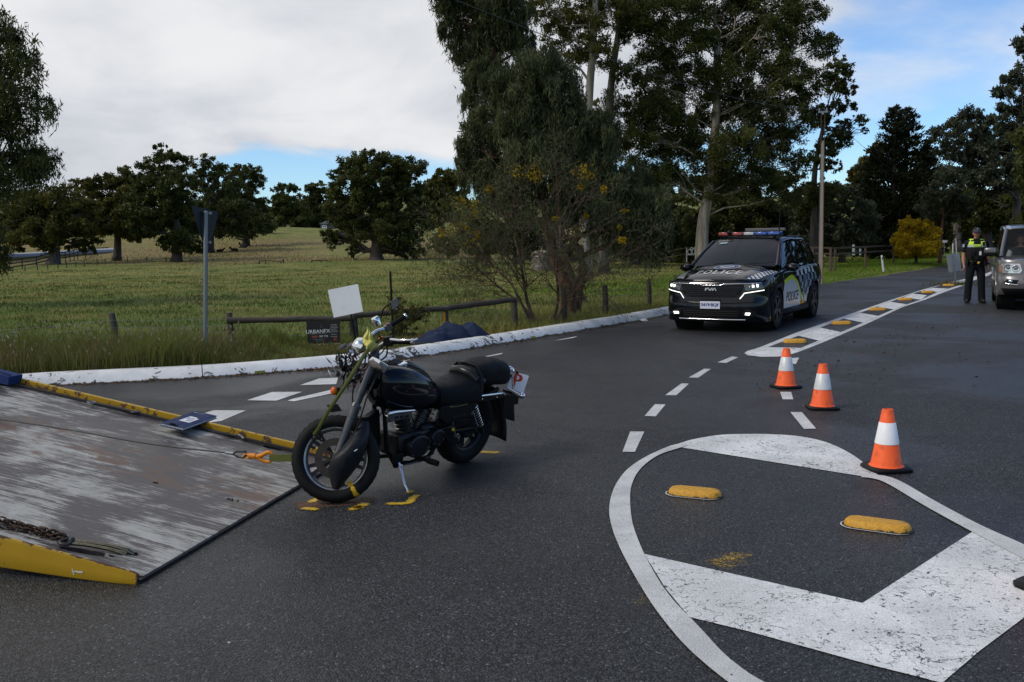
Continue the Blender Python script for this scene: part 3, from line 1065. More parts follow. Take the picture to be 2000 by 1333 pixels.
def tree(name, label, trunk, r0, blobs, leafm, barkm, seed, leaf=(0.28, 0.10), n_leaf=30000, clump=0.55, droop=0.4, cat='tree', group=None, limbs=True, twig=True, density=None, flat=0.72, limb_r=0.45, per=130, rel=0.30, tail=0.12):
  """trunk: list of world points base..fork; blobs: (centre, (rx, ry, rz)) ellipsoids of crown"""
  rng = np.random.default_rng(seed)
  base = np.asarray(trunk[0], float)
  root = empty(name, V(base))
  tag(root, label, cat, group)
  inv = -base
  mb = MB()
  tp = crom(trunk, 4)
  m = len(tp)
  rs = [r0 * (1.0 - 0.55 * i / (m - 1)) * (1.0 + 0.45 * math.exp(-i * 1.2)) for i in range(m)]
  mb.tube([p + inv for p in tp], rs, 9)
  vol = np.array([b[1][0] * b[1][1] * b[1][2] for b in blobs]) ** 0.72
  vol = vol / vol.sum()
  Cs, Sp = [], []
  for (c, rr), w in zip(blobs, vol):
    c = np.asarray(c, float)
    rr = np.asarray(rr, float)
    kk = int((9 + 9 * min(1.0, w * len(blobs)) + per / 65) * 1.7)
    u = rng.normal(0, 1, (kk, 3))
    u /= np.linalg.norm(u, axis=1)[:, None]
    rad_ = rng.uniform(0.2, 1.0, kk) ** 0.5 * rng.uniform(0.85, 1.22, kk)
    cl = c + u * rad_[:, None] * rr
    Cs.append(cl)
    Sp.append(rr.mean() * rel * rng.uniform(0.55, 1.25, kk))
    if limbs:
      k0 = min(range(m // 3, m), key=lambda i: abs(tp[i][2] - (c[2] - 0.9 * rr[2] - 0.15 * np.linalg.norm(tp[-1][:2] - c[:2]))))
      st = tp[k0]
      lr = rs[k0] * limb_r * (0.6 + 0.5 * min(1, w * len(blobs)))
      lp = wiggle(st, c, rng, 0.05, 5, 0.03)
      mb.tube([p + inv for p in lp], [lr * (1 - 0.13 * i) for i in range(len(lp))], 6)
      if twig:
        for q in cl[:: 2 if kk > 24 else 1]:
          s_ = lp[rng.integers(2, len(lp))]
          tw = wiggle(s_, q, rng, 0.07, 3, 0.02)
          tr = max(0.008, lr * 0.30)
          mb.tube([p + inv for p in tw], [tr, tr * 0.75, tr * 0.5, tr * 0.3], 4, caps=False)
  mb.build('trunk', barkm, root, smooth=180)
  C = np.concatenate(Cs)
  S = np.concatenate(Sp)
  v, t = leaves_arrays(C + inv, S, n_leaf, leaf[0], leaf[1], droop, rng, flat, tail)
  f = np.arange(len(v)).reshape(-1, 4)
  cr = link('crown', big_mesh('crown', v, f, t), leafm, root)
  tag(cr, kind='stuff')
  return root
def pxblobs(L, Y, deep=0.9, seed=0):
  """(px, py, rx, ry[, dy]) in the photograph's pixels -> ellipsoids standing about Y metres away"""
  r = random.Random(seed)
  out = []
  for b in L:
    dy = b[4] if len(b) > 4 else r.uniform(-0.35, 0.35) * b[2] * Y / FPX * 2
    y = Y + dy
    s = y / FPX
    out.append((atY(b[0], b[1], y), (b[2] * s, max(b[2], b[3]) * s * deep, b[3] * s)))
  return out
L_GUM = leaf_mat('gum_leaves', (0.018, 0.027, 0.007, 1), (0.118, 0.128, 0.036, 1), 0.32)
L_GUM2 = leaf_mat('olive_leaves', (0.026, 0.030, 0.007, 1), (0.160, 0.150, 0.034, 1), 0.32)
L_GREY = leaf_mat('grey_leaves', (0.022, 0.032, 0.018, 1), (0.095, 0.105, 0.064, 1), 0.22)
L_NEAR = leaf_mat('drooping_leaves', (0.024, 0.036, 0.014, 1), (0.140, 0.152, 0.068, 1), 0.32, 0.45)
L_DARK = leaf_mat('cypress_leaves', (0.006, 0.010, 0.004, 1), (0.026, 0.030, 0.012, 1), 0.15)
L_YEL = leaf_mat('wattle_flowers', (0.20, 0.14, 0.008, 1), (0.66, 0.44, 0.015, 1), 0.3, 0.7)
L_BLOOM = leaf_mat('dull_wattle_bloom', (0.14, 0.10, 0.008, 1), (0.44, 0.29, 0.012, 1), 0.2, 0.8)
B_DARK = bark_mat('dark_bark', (0.030, 0.023, 0.017, 1), (0.075, 0.060, 0.048, 1))
B_PALE = bark_mat('pale_gum_bark', (0.15, 0.12, 0.085, 1), (0.36, 0.31, 0.24, 1), 0.12, 5)
B_RED = bark_mat('red_bark', (0.055, 0.022, 0.010, 1), (0.17, 0.080, 0.040, 1), 0.12, 14)
B_STEM = bark_mat('brown_stem_bark', (0.050, 0.026, 0.016, 1), (0.150, 0.090, 0.060, 1), 0.2, 16)
B_GREY = bark_mat('grey_bark', (0.055, 0.045, 0.038, 1), (0.15, 0.13, 0.11, 1), 0.12, 10)
def basep(px, py, Y):
  p = atY(px, py, Y)
  p[2] = gz(p[0], p[1]) - 0.1
  return p
def up(p, px, py, Y):
  return atY(px, py, Y)
# --- far left: drooping gum close by, its trunk out of the picture
Y = 27
tree('gum_tree', 'drooping gum at the left edge, its crown cut off by the frame', [basep(-110, 600, Y), atY(-105, 430, Y), atY(-90, 250, Y), atY(-60, 120, Y)], 0.32,
     pxblobs([(-60, 330, 110, 60), (40, 300, 62, 45), (70, 318, 30, 42), (85, 213, 38, 25), (20, 240, 55, 36), (55, 125, 36, 34), (10, 95, 45, 55), (-60, 130, 80, 70), (-40, 220, 80, 60), (20, 170, 50, 34), (-10, 345, 40, 26), (25, 60, 26, 26), (-100, 40, 90, 70), (0, 480, 16, 42), (-170, 240, 90, 100)], Y, 1.0, 1),
     L_GUM, B_DARK, 1, (0.20, 0.034), 40000, 0.52, 1.6, flat=0.9, per=380, rel=0.29, tail=0.7)
# --- the row across the paddock
ROW = [
  (105, 522, 92, 0.55, [(105, 395, 52, 40), (55, 425, 55, 40), (150, 420, 40, 42), (90, 455, 70, 28), (25, 465, 45, 26), (165, 468, 36, 22), (30, 400, 36, 26)], 'broad dark gum with a thick pale grey trunk beside the black rail fence', 20000),
  (-40, 522, 100, 0.45, [(-30, 415, 60, 42), (20, 392, 40, 22), (-90, 440, 60, 40)], 'dark gum at the far left behind the rail fence, partly outside the frame', 9000),
  (228, 505, 100, 0.42, [(205, 370, 40, 30), (235, 345, 32, 22), (180, 400, 36, 30), (240, 395, 40, 34), (215, 430, 52, 28), (262, 440, 28, 30), (160, 365, 26, 18)], 'rounded gum second along the row behind the paddock, dark brown trunk', 15000),
  (345, 511, 95, 0.5, [(322, 300, 26, 18), (300, 325, 30, 20), (350, 318, 22, 22), (285, 355, 34, 24), (330, 360, 44, 26), (265, 380, 26, 20), (300, 405, 55, 28), (355, 395, 30, 28), (330, 440, 52, 30), (280, 440, 36, 28), (345, 470, 40, 20), (380, 480, 24, 18)], 'tallest gum of the paddock row, its domed crown rising above the rest', 24000),
  (410, 488, 112, 0.42, [(395, 318, 26, 18), (420, 335, 24, 18), (385, 355, 24, 20), (430, 380, 42, 34), (400, 425, 46, 36), (450, 420, 40, 40)], 'open gum behind the triangular sign with sky showing through its top', 15000),
  (480, 470, 125, 0.42, [(455, 345, 30, 24), (490, 335, 26, 16), (500, 360, 22, 22), (470, 390, 44, 34), (505, 405, 18, 22), (480, 435, 46, 26)], 'gum with a bare dead twig at the right end of the paddock row', 14000),
]
for i, (bx, by, Y, r, bl, lab, nl) in enumerate(ROW):
  top = min(b[1] for b in bl)
  mid = (by + top) / 2
  tree('gum_tree', lab, [basep(bx, by, Y), atY(bx + 2, by - 40, Y), atY(bx - 3, mid + 20, Y), atY(sum(b[0] for b in bl) / len(bl), mid - 25, Y)], r,
         pxblobs(bl, Y, 0.9, i + 10), L_GUM2 if i in (0, 2) else L_GUM, B_GREY if i == 0 else B_DARK, 20 + i, (0.36, 0.15), int(nl * 1.5), 0.95, 0.3, group='gums in the row across the paddock')
# --- distant trees along the hill crest and behind
FAR = [(555, 458, 205, [(555, 378, 24, 20), (548, 405, 34, 22), (575, 420, 34, 26), (530, 430, 30, 24)], 'small domed tree standing above the hill crest'),
       (612, 455, 210, [(620, 368, 20, 16), (600, 380, 18, 20), (628, 392, 22, 26), (600, 420, 40, 30), (640, 425, 34, 30)], 'pair of crowns on the hill crest left of the big paddock tree'),
       (515, 462, 215, [(512, 425, 28, 24), (500, 440, 34, 18)], 'low dark tree filling the dip in the skyline'),
       (862, 452, 150, [(868, 345, 24, 15), (845, 372, 30, 24), (885, 380, 34, 32), (860, 410, 38, 30), (905, 345, 24, 16), (835, 425, 22, 24)], 'gum on the slope between the big paddock tree and the roadside gum'),
       (660, 460, 230, [(670, 410, 40, 34), (700, 400, 40, 40), (790, 400, 60, 40)], 'far wooded crowns behind the big paddock tree'),
       (430, 462, 220, [(420, 410, 50, 34), (370, 420, 50, 36), (460, 440, 40, 20)], 'far dark crowns behind the triangular sign'),
       (250, 470, 240, [(150, 420, 70, 40), (250, 425, 70, 40), (40, 420, 80, 44)], 'far dark crowns behind the left half of the row'),
       (300, 480, 150, [(40, 450, 70, 26), (150, 452, 60, 26), (265, 455, 60, 24), (375, 450, 50, 24), (450, 448, 50, 22), (510, 440, 36, 22)], 'dark low crowns closing the gaps behind the paddock row'),
       (600, 452, 260, [(560, 430, 60, 22), (640, 430, 60, 24), (500, 440, 50, 18)], 'far low bushland band on top of the hill')]
for i, (bx, by, Y, bl, lab) in enumerate(FAR):
  b0 = basep(bx, by, Y)
  cx_ = sum(b[0] for b in bl) / len(bl)
  cy_ = sum(b[1] for b in bl) / len(bl)
  tree('gum_tree', lab, [b0, atY(bx, (by + cy_) / 2 + 5, Y), atY(cx_, cy_, Y)], 0.5, pxblobs(bl, Y, 0.8, 60 + i), L_GUM if i != 3 else L_GUM2, B_DARK, 70 + i, (0.75, 0.34), 13000, 1.9, 0.2, group='distant trees behind the paddock', twig=False)
# --- the big paddock tree
Y = 84
tree('paddock_tree', 'big round dark gum standing alone in the paddock', [basep(736, 516, Y), atY(735, 490, Y), atY(738, 455, Y), atY(745, 420, Y)], 0.62,
     pxblobs([(722, 308, 22, 16), (690, 325, 34, 24), (765, 318, 36, 24), (660, 345, 20, 16), (800, 335, 30, 22), (730, 345, 50, 26), (680, 375, 40, 24), (780, 365, 46, 26), (815, 385, 22, 24), (725, 395, 44, 26), (665, 415, 32, 24), (790, 415, 42, 28), (700, 440, 46, 24), (645, 460, 20, 14), (668, 470, 26, 18), (760, 450, 46, 28), (805, 460, 26, 24), (690, 490, 12, 16), (810, 492, 22, 14), (780, 485, 30, 12), (830, 430, 14, 18)], Y, 0.95, 3),
     L_GUM, B_DARK, 101, (0.30, 0.12), 62000, 0.85, 0.3)
# --- forest wall behind the road on the right
FOREST = [(1330, 500, 78, [(1330, 405, 50, 40), (1285, 440, 44, 40), (1380, 430, 44, 40), (1330, 360, 40, 30)], L_GUM, 'dark crown filling the gap left of the pale gum trunk', 12000),
          (1010, 500, 62, [(960, 420, 60, 50), (1020, 440, 60, 50), (930, 470, 40, 34), (1000, 380, 60, 40), (1050, 490, 40, 26)], L_GUM, 'dark bushy tree behind the wattle, left of the concrete tank', 16000),
          (1160, 515, 52, [(1120, 300, 36, 44), (1145, 250, 36, 50), (1110, 380, 50, 44), (1150, 440, 50, 40)], L_GUM2, 'gum with a pair of pale trunks right of the concrete tank', 12000),
          (1240, 500, 58, [(1240, 420, 60, 50), (1280, 470, 50, 34), (1200, 470, 44, 34), (1270, 370, 50, 40)], L_GUM, 'dark bushy tree behind the drooping branch near the police car', 14000),
          (1440, 500, 60, [(1400, 440, 60, 44), (1460, 420, 60, 50), (1340, 450, 50, 44), (1500, 440, 50, 44), (1420, 370, 60, 44), (1520, 380, 50, 50)], L_GUM, 'dense dark understorey tree directly behind the police car roof', 18000),
          (1500, 480, 64, [(1490, 425, 44, 34), (1530, 440, 40, 34), (1475, 455, 36, 22)], L_GUM2, 'yellowish green bush behind the roof of the police car', 10000)]
for i, (bx, by, Y, bl, lm, lab, nl) in enumerate(FOREST):
  cx_ = sum(b[0] for b in bl) / len(bl)
  cy_ = sum(b[1] for b in bl) / len(bl)
  tree('bush_tree', lab, [basep(bx, by, Y), atY(bx, by - 50, Y), atY(cx_, cy_, Y)], 0.3, pxblobs(bl, Y, 0.9, 200 + i), lm, B_PALE if i == 2 else B_DARK, 210 + i, (0.30, 0.11), int(nl * 1.3), 0.9, 0.4)
# --- low scrub closing the view under the crowns
SCRUB = [(1200, 505, 66, 90, 30, 'dark scrub under the trees right of the concrete tank'), (1310, 505, 64, 80, 34, 'dark scrub left of the pale gum trunk'), (1420, 505, 62, 90, 34, 'dark scrub hidden behind the roof of the police car'), (1530, 500, 66, 80, 30, 'dark scrub behind the yard fence left of the utility pole'),
         (1625, 497, 70, 90, 26, 'dark scrub under the grey green rounded tree'), (1720, 492, 74, 80, 30, 'dark scrub at the foot of the cypress'), (1860, 486, 78, 90, 32, 'dark scrub behind the white posts by the median sign'), (1950, 482, 82, 90, 34, 'dark scrub behind the cap of the police officer'), (2060, 480, 80, 90, 40, 'dark scrub behind the roof of the silver car'),
         (930, 500, 72, 80, 26, 'dark scrub left of the concrete tank')]
for i, (bx, by, Y, rx, ry, lab) in enumerate(SCRUB):
  bl = [(bx + dx * rx, by - ry * k, rx * 0.42, ry * 0.8) for dx, k in ((-0.8, 0.7), (-0.35, 1.0), (0.1, 0.8), (0.5, 1.1), (0.9, 0.75))]
  b0 = basep(bx, by, Y)
  tree('scrub_bush', lab, [b0, atY(bx, by - ry * .4, Y), atY(bx, by - ry * .8, Y)], 0.10, pxblobs(bl, Y, 0.7, 500 + i), L_GUM if i % 3 else L_GUM2, B_DARK, 520 + i, (0.34, 0.14), 6500, 0.8, 0.2, cat='bush', twig=False)
for i, (px, Y, h_, lab) in enumerate(((2130, 46, 300, 'unseen tall gum added just beyond the right edge of the frame'), (2330, 44, 330, 'unseen tall gum added well beyond the right edge of the frame'), (2600, 40, 330, 'last unseen tall gum added beyond the right edge'))):  # unseen gums continue the wood, added to darken the police car's side reflections
  b0 = basep(px, 500, Y)
  tree('gum_tree', lab, [b0, atY(px, 420, Y), atY(px + 5, 330, Y), atY(px, 250, Y)], 0.3, pxblobs([(px - 60, 300, 80, 70), (px + 60, 280, 80, 70), (px, 180, 80, 70), (px, 380, 110, 60), (px - 40, 440, 90, 50), (px + 60, 450, 90, 50)], Y, 0.9, 540 + i), L_GUM, B_DARK, 550 + i, (0.36, 0.14), 16000, 0.9, 0.4)
# --- thin tall gums above the centre
Y = 44
tree('tall_gum', 'tall slender gum with a bare yellowish trunk behind the roadside gum', [basep(1140, 500, Y), atY(1142, 380, Y), atY(1150, 200, Y), atY(1160, 60, Y), atY(1165, -60, Y)], 0.26,
     pxblobs([(1150, 70, 46, 46), (1110, 30, 40, 30), (1190, 20, 34, 36), (1085, 60, 36, 24), (1170, 105, 40, 30), (1130, -30, 70, 50), (1050, 20, 36, 26), (1100, 110, 34, 26)], Y, 0.9, 5), L_GUM2, B_PALE, 301, (0.18, 0.045), 26000, 0.6, 0.9, per=400, rel=0.34)
tree('tall_gum', 'tall leaning gum with thin forked stems against the bright sky', [basep(1178, 500, Y + 2), atY(1180, 400, Y + 2), atY(1190, 200, Y + 2), atY(1208, 60, Y + 2), atY(1222, -50, Y + 2)], 0.24,
     pxblobs([(1225, -10, 40, 30), (1215, 55, 22, 18), (1180, 250, 26, 40), (1195, 200, 18, 30), (1240, 20, 24, 16), (1225, 78, 16, 8), (1210, 280, 18, 40), (1165, 300, 26, 34)], Y + 2, 0.9, 6), L_NEAR, B_GREY, 302, (0.18, 0.035), 16000, 0.45, 1.4, flat=1.1, per=300, rel=0.38)
# --- the great gum behind the police car
Y = 46
big = [(1300, 20, 80, 40), (1400, -10, 90, 50), (1240, 45, 40, 26), (1500, 0, 80, 50), (1345, 70, 60, 40), (1280, 110, 46, 36), (1440, 70, 64, 38), (1540, 50, 48, 40), (1590, 25, 28, 22), (1600, 90, 38, 24), (1625, 80, 16, 16), (1490, 115, 54, 34), (1420, 150, 56, 40), (1340, 150, 60, 36), (1270, 175, 36, 40), (1225, 145, 34, 28), (1540, 150, 44, 40), (1580, 160, 36, 34), (1300, 215, 60, 40), (1400, 210, 50, 44), (1480, 210, 60, 46), (1250, 260, 40, 50), (1550, 220, 44, 36), (1330, 280, 70, 44), (1430, 290, 70, 44), (1520, 280, 56, 40), (1240, 330, 30, 36), (1560, 320, 30, 30), (1290, 350, 50, 40), (1390, 350, 50, 40), (1480, 350, 50, 34), (1230, 210, 24, 26), (1545, 375, 28, 30)]
tree('big_gum', 'huge dark gum with a pale forked trunk towering behind the police car', [basep(1372, 500, Y), atY(1371, 470, Y), atY(1375, 425, Y), atY(1383, 380, Y), atY(1392, 300, Y), atY(1400, 200, Y), atY(1400, 80, Y)], 0.34,
     pxblobs(big, Y, 0.85, 8), L_GUM, B_PALE, 303, (0.16, 0.05), 210000, 0.68, 0.6, limb_r=0.24, per=800, rel=0.31, flat=0.9)
tree('gum_tree', 'thin branched gum whose lacy crown rises right of the big gum by the pole', [basep(1590, 500, 50), atY(1590, 420, 50), atY(1592, 330, 50), atY(1610, 240, 50)], 0.22,
     pxblobs([(1640, 130, 24, 18), (1655, 165, 22, 22), (1625, 160, 24, 20), (1650, 205, 24, 14), (1680, 235, 14, 14), (1630, 270, 30, 22), (1650, 250, 18, 18), (1610, 300, 26, 24), (1625, 325, 20, 14), (1600, 230, 24, 26), (1610, 370, 30, 26), (1690, 255, 8, 8), (1590, 390, 40, 30)], 50, 0.8, 9), L_GUM, B_DARK, 304, (0.22, 0.075), 14000, 0.55, 0.4)
# --- right-hand background
tree('olive_tree', 'low grey green tree with a rounded crown right of the utility pole', [basep(1645, 500, 56), atY(1645, 470, 56), atY(1640, 430, 56)], 0.2,
     pxblobs([(1640, 395, 50, 30), (1590, 420, 46, 34), (1680, 430, 36, 34), (1630, 455, 60, 30), (1570, 460, 36, 24), (1690, 470, 24, 16)], 56, 0.9, 11), L_GREY, B_DARK, 305, (0.30, 0.10), 17000, 0.7, 0.8)
Yc = 62
cb0 = basep(1750, 495, Yc)
cy = empty('cypress_tree', V(cb0))
tag(cy, 'tall black green conical cypress behind the yellow bush', 'tree')
rng = np.random.default_rng(306)
sC = Yc / FPX
mb = MB()
PTS, DIR = [], []
for (px, ptop, base_r, dy) in ((1742, 208, 98, 0.0), (1772, 208, 92, 0.6), (1700, 300, 52, -0.3), (1806, 275, 46, 0.2)):
  H = atY(px, ptop, Yc)[2] - cb0[2]
  ax_ = np.array([(px - 1750) * sC, dy, 0.0])
  mb.tube([V(ax_), V(ax_ + np.array([0, 0, H * .6])), V(ax_ + np.array([0, 0, H]))], [0.4 if base_r > 80 else 0.2, 0.16, 0.02], 7)
  for k in range(int(H * 22)):
    t = (k + rng.random()) / (H * 22)
    z = H * (0.04 + 0.96 * t)
    L = base_r * sC * ((1 - t) ** 0.66) * rng.uniform(0.62, 1.12) + 0.10
    a = rng.uniform(0, 6.283)
    d = np.array([math.cos(a), math.sin(a) * 0.9, 0])
    n = int(16 + 34 * L)
    u = rng.random(n) ** 0.6
    lift = 0.30 * L * u ** 2 - 0.12 * L * u
    p = ax_ + d * (u * L)[:, None] + np.array([0, 0, 1]) * (z + lift)[:, None] + rng.normal(0, 0.07 + 0.05 * L, (n, 3)) * np.array([1, 1, 0.6])
    PTS.append(p)
    DIR.append(d + np.array([0, 0, 0.9]) + rng.normal(0, 0.45, (n, 3)))
mb.build('trunk', B_DARK, cy, 180)
P_, D_ = np.concatenate(PTS), np.concatenate(DIR)
D_ /= np.linalg.norm(D_, axis=1)[:, None]
bb = np.cross(D_, rng.normal(0, 1, D_.shape))
bb /= np.linalg.norm(bb, axis=1)[:, None]
l_ = rng.uniform(0.16, 0.34, len(P_))[:, None]
v = np.stack([P_ - D_ * l_ / 2, P_ + bb * l_ * 0.16, P_ + D_ * l_ / 2, P_ - bb * l_ * 0.16], 1).reshape(-1, 3)
tag(link('crown', big_mesh('crown', v, np.arange(len(v)).reshape(-1, 4), np.repeat(rng.random(len(P_)), 4)), L_DARK, cy), kind='stuff')
tree('gum_tree', 'paler green tree peeping out left of the cypress', [basep(1690, 490, 70), atY(1690, 440, 70), atY(1695, 350, 70)], 0.3, pxblobs([(1700, 320, 22, 26), (1680, 345, 24, 26), (1672, 375, 20, 22), (1715, 290, 14, 16)], 70, 0.9, 13), L_GUM2, B_DARK, 307, (0.36, 0.14), 7000, 0.8, 0.3)
RG = [(1870, 480, 74, [(1890, 240, 40, 22), (1850, 270, 36, 30), (1920, 250, 36, 28), (1840, 320, 40, 30), (1900, 310, 50, 40), (1945, 290, 40, 40), (1860, 370, 40, 36)], 'grey green gum rising right of the cypress', L_GREY, 20000),
      (1985, 480, 58, [(1965, 180, 24, 26), (1990, 150, 26, 24), (2010, 90, 30, 34), (1980, 235, 46, 36), (2040, 200, 50, 60), (1975, 300, 50, 40), (2030, 320, 50, 50), (1950, 355, 50, 36)], 'tall gum cut off by the right edge of the frame', L_GREY, 22000),
      (1930, 470, 66, [(1900, 390, 46, 34), (1960, 400, 46, 40), (1930, 430, 60, 30), (2010, 410, 46, 50)], 'dark bushland tree behind the police officer', L_GUM, 16000),
      (2060, 480, 50, [(2050, 380, 60, 60), (2040, 280, 50, 50), (2000, 430, 36, 26)], 'dark tree behind the silver four wheel drive', L_GUM, 12000)]
for i, (bx, by, Y, bl, lab, lm, nl) in enumerate(RG):
  cx_ = sum(b[0] for b in bl) / len(bl)
  cy_ = sum(b[1] for b in bl) / len(bl)
  tree('gum_tree', lab, [basep(bx, by, Y), atY(bx, by - 50, Y), atY((bx + cx_) / 2, (by + cy_) / 2, Y), atY(cx_, cy_, Y)], 0.3, pxblobs(bl, Y, 0.9, 400 + i), lm, B_GREY, 410 + i, (0.34, 0.11), nl, 0.8, 0.7)
tree('sapling', 'thin young gum with a bare red brown stem beside the yellow bush', [basep(1836, 496, 52), atY(1838, 460, 52), atY(1842, 420, 52), atY(1840, 380, 52)], 0.10,
     pxblobs([(1845, 370, 40, 24), (1815, 400, 26, 22), (1870, 400, 30, 26), (1840, 420, 34, 14), (1850, 340, 26, 18)], 52, 0.9, 14), L_GREY, B_RED, 308, (0.26, 0.07), 8000, 0.55, 0.9)
wb = basep(1790, 497, 50)
tree('wattle_bush', 'round yellow flowering bush on the grass bank', [wb, atY(1790, 480, 50), atY(1790, 465, 50)], 0.08,
     pxblobs([(1788, 458, 36, 24), (1762, 474, 18, 18), (1818, 472, 20, 20), (1790, 484, 40, 13), (1775, 436, 20, 10), (1800, 440, 18, 10), (1762, 489, 18, 9), (1816, 489, 18, 9), (1790, 491, 26, 8), (1772, 494, 24, 8), (1808, 494, 24, 8)], 50, 0.9, 15), L_YEL, B_DARK, 309, (0.15, 0.07), 20000, 0.4, 0.0, cat='bush', rel=0.36)
# --- the roadside gum with long drooping leaves
Y = 20.5
g0 = basep(1108, 640, Y)
tree('roadside_gum', 'drooping roadside gum with two red brown trunks behind the kerb', [g0, atY(1106, 570, Y), atY(1090, 520, Y), atY(1075, 470, Y), atY(1062, 380, Y), atY(1035, 290, Y), atY(1020, 200, Y)], 0.17,
     pxblobs([(1040, 150, 60, 50), (980, 170, 50, 44), (1090, 175, 54, 50), (1010, 220, 70, 46), (1110, 250, 60, 50), (950, 240, 44, 40), (1060, 290, 80, 44), (960, 310, 56, 40), (910, 290, 22, 30), (1150, 310, 50, 50), (1000, 350, 60, 36), (1180, 370, 60, 46), (1230, 350, 46, 40), (1260, 400, 46, 44), (1210, 430, 50, 40), (1290, 440, 20, 50), (1120, 380, 50, 40), (1060, 120, 40, 30), (1270, 470, 16, 36), (925, 345, 34, 26), (1170, 250, 30, 40)], Y, 0.9, 16),
     L_NEAR, B_RED, 311, (0.17, 0.022), 105000, 0.34, 1.8, flat=0.9, limb_r=0.35, per=650, rel=0.31, tail=0.8)
tr2 = [basep(1122, 640, Y + 0.1), atY(1128, 570, Y + 0.1), atY(1138, 530, Y + 0.2), atY(1132, 480, Y + 0.3)]
mb = MB()
mb.tube(crom(tr2, 4), [0.15, 0.13, 0.13, 0.12, 0.115, 0.11, 0.11, 0.10, 0.10, 0.09, 0.09, 0.085, 0.08], 8)
mb.tube(crom([atY(1132, 485, Y + .3), atY(1120, 470, Y + .2), atY(1098, 460, Y)], 4), [0.055] * 9, 6)
rt = bpy.data.objects['roadside_gum']
t2 = mb.build('stem', B_RED, None, smooth=180)
t2.parent = rt
t2.matrix_parent_inverse = Matrix.Translation(-rt.location)
tree('gum_tree', 'tall gum leaning left over the paddock with hanging leaf bunches against the cloud', [basep(1135, 600, 24), atY(1090, 480, 24), atY(1040, 330, 24), atY(985, 170, 24), atY(940, 30, 24), atY(920, -60, 24)], 0.16,
     pxblobs([(870, 10, 26, 26), (880, 50, 26, 26), (920, 30, 40, 36), (960, 10, 44, 30), (905, 90, 28, 30), (940, 85, 36, 36), (975, 60, 36, 40), (1000, 20, 40, 30), (925, 140, 24, 26), (960, 130, 34, 30), (920, 190, 20, 24), (1020, 80, 30, 30), (900, -40, 60, 40), (980, -50, 60, 40), (925, 165, 16, 20)], 24, 0.9, 17),
     L_NEAR, B_RED, 312, (0.19, 0.024), 42000, 0.42, 1.8, flat=0.9, per=500, rel=0.30, tail=0.9)
# --- wattle shrub: bare stems with sparse yellow flowers
Y = 18.6
ws = empty('wattle_shrub', V(basep(1055, 640, Y)))
tag(ws, 'leaning bare stemmed wattle with sparse yellow blossom beside the roadside gum', 'shrub')
rng = np.random.default_rng(77)
mb = MB()
tips = []
def grow(p, d, L, r, depth):
  n = 4
  pts = [np.array(p)]
  dd = np.array(d, float)
  for i in range(n):
    dd = dd + rng.normal(0, 0.10, 3) + np.array([0, 0, 0.03])
    dd /= np.linalg.norm(dd)
    pts.append(pts[-1] + dd * L / n)
  mb.tube(pts, [r * (1 - 0.12 * i) for i in range(n + 1)], 5 if r > 0.01 else 3, caps=False)
  if depth == 0:
    tips.append(pts[-1])
    tips.append(pts[2])
    return
  k = 2 if depth > 2 else 3
  for _ in range(k):
    s = pts[rng.integers(2, n + 1)]
    nd = dd + rng.normal(0, 0.42, 3)
    nd[1] *= 0.8
    nd /= np.linalg.norm(nd)
    grow(s, nd, L * rng.uniform(0.55, 0.85), r * 0.62, depth - 1)
iv = -np.array(ws.location)
for (b, ctrl, r) in (((1050, 640), [(1030, 590), (1020, 530), (1005, 460), (1000, 400)], 0.042), ((1046, 640), [(1020, 595), (985, 570), (955, 545), (925, 520)], 0.026),
                     ((1075, 640), [(1090, 590), (1088, 530), (1095, 450), (1090, 380)], 0.036), ((1078, 636), [(1100, 600), (1120, 570), (1160, 540), (1200, 500)], 0.026),
                     ((1040, 612), [(1005, 565), (975, 530), (935, 490), (905, 450)], 0.026)):
  pts = [basep(*b, Y)] + [atY(*c, Y + rng.normal(0, 0.25)) for c in ctrl]
  cv = crom(pts, 4)
  rs = np.linspace(r, r * 0.35, len(cv))
  mb.tube([p + iv for p in cv], list(rs), 7)
  for i in range(5, len(cv)):
    for _ in range(2):
      d = cv[i] - cv[i - 1]
      d = d / np.linalg.norm(d) + rng.normal(0, 0.5, 3)
      d /= np.linalg.norm(d)
      grow(cv[i] + iv, d, rng.uniform(0.5, 0.9), rs[i] * 0.5, 2)
mb.build('stems', B_STEM, ws, smooth=180)
T = np.array(tips)
v, t = leaves_arrays(T[rng.random(len(T)) < 0.75], np.full(len(T), 0.16), 22, 0.12, 0.012, 0.4, rng, 1.0) if False else leaves_arrays(T, np.full(len(T), 0.24), 6, 0.12, 0.012, 0.5, rng, 1.0)
o = link('leaves', big_mesh('leaves', v, np.arange(len(v)).reshape(-1, 4), t), L_NEAR, ws)
tag(o, kind='stuff')
FL = [(1008, 335, 14), (1040, 330, 16), (1048, 345, 16), (1140, 335, 14), (1150, 345, 10), (900, 400, 14), (925, 400, 14), (908, 425, 14), (895, 395, 10), (862, 455, 12), (878, 452, 10), (905, 445, 12), (955, 370, 8), (920, 465, 12), (935, 462, 8), (1085, 428, 7), (1118, 335, 6), (1145, 422, 5), (1210, 445, 6), (1215, 470, 7), (1220, 412, 6), (1180, 370, 7), (1135, 365, 8), (890, 440, 10), (930, 420, 10)]
C = np.array([atY(x, y, Y + rng.normal(0, 0.4)) for x, y, r in FL]) + iv
v, t = leaves_arrays(C, np.array([r for _, _, r in FL]) * Y / FPX * 1.15, 60, 0.055, 0.030, 0.0, rng, 1.0)
o = link('blossom', big_mesh('blossom', v, np.arange(len(v)).reshape(-1, 4), t), L_BLOOM, ws)
tag(o, kind='stuff')
wbp = basep(795, 665, 16.4)
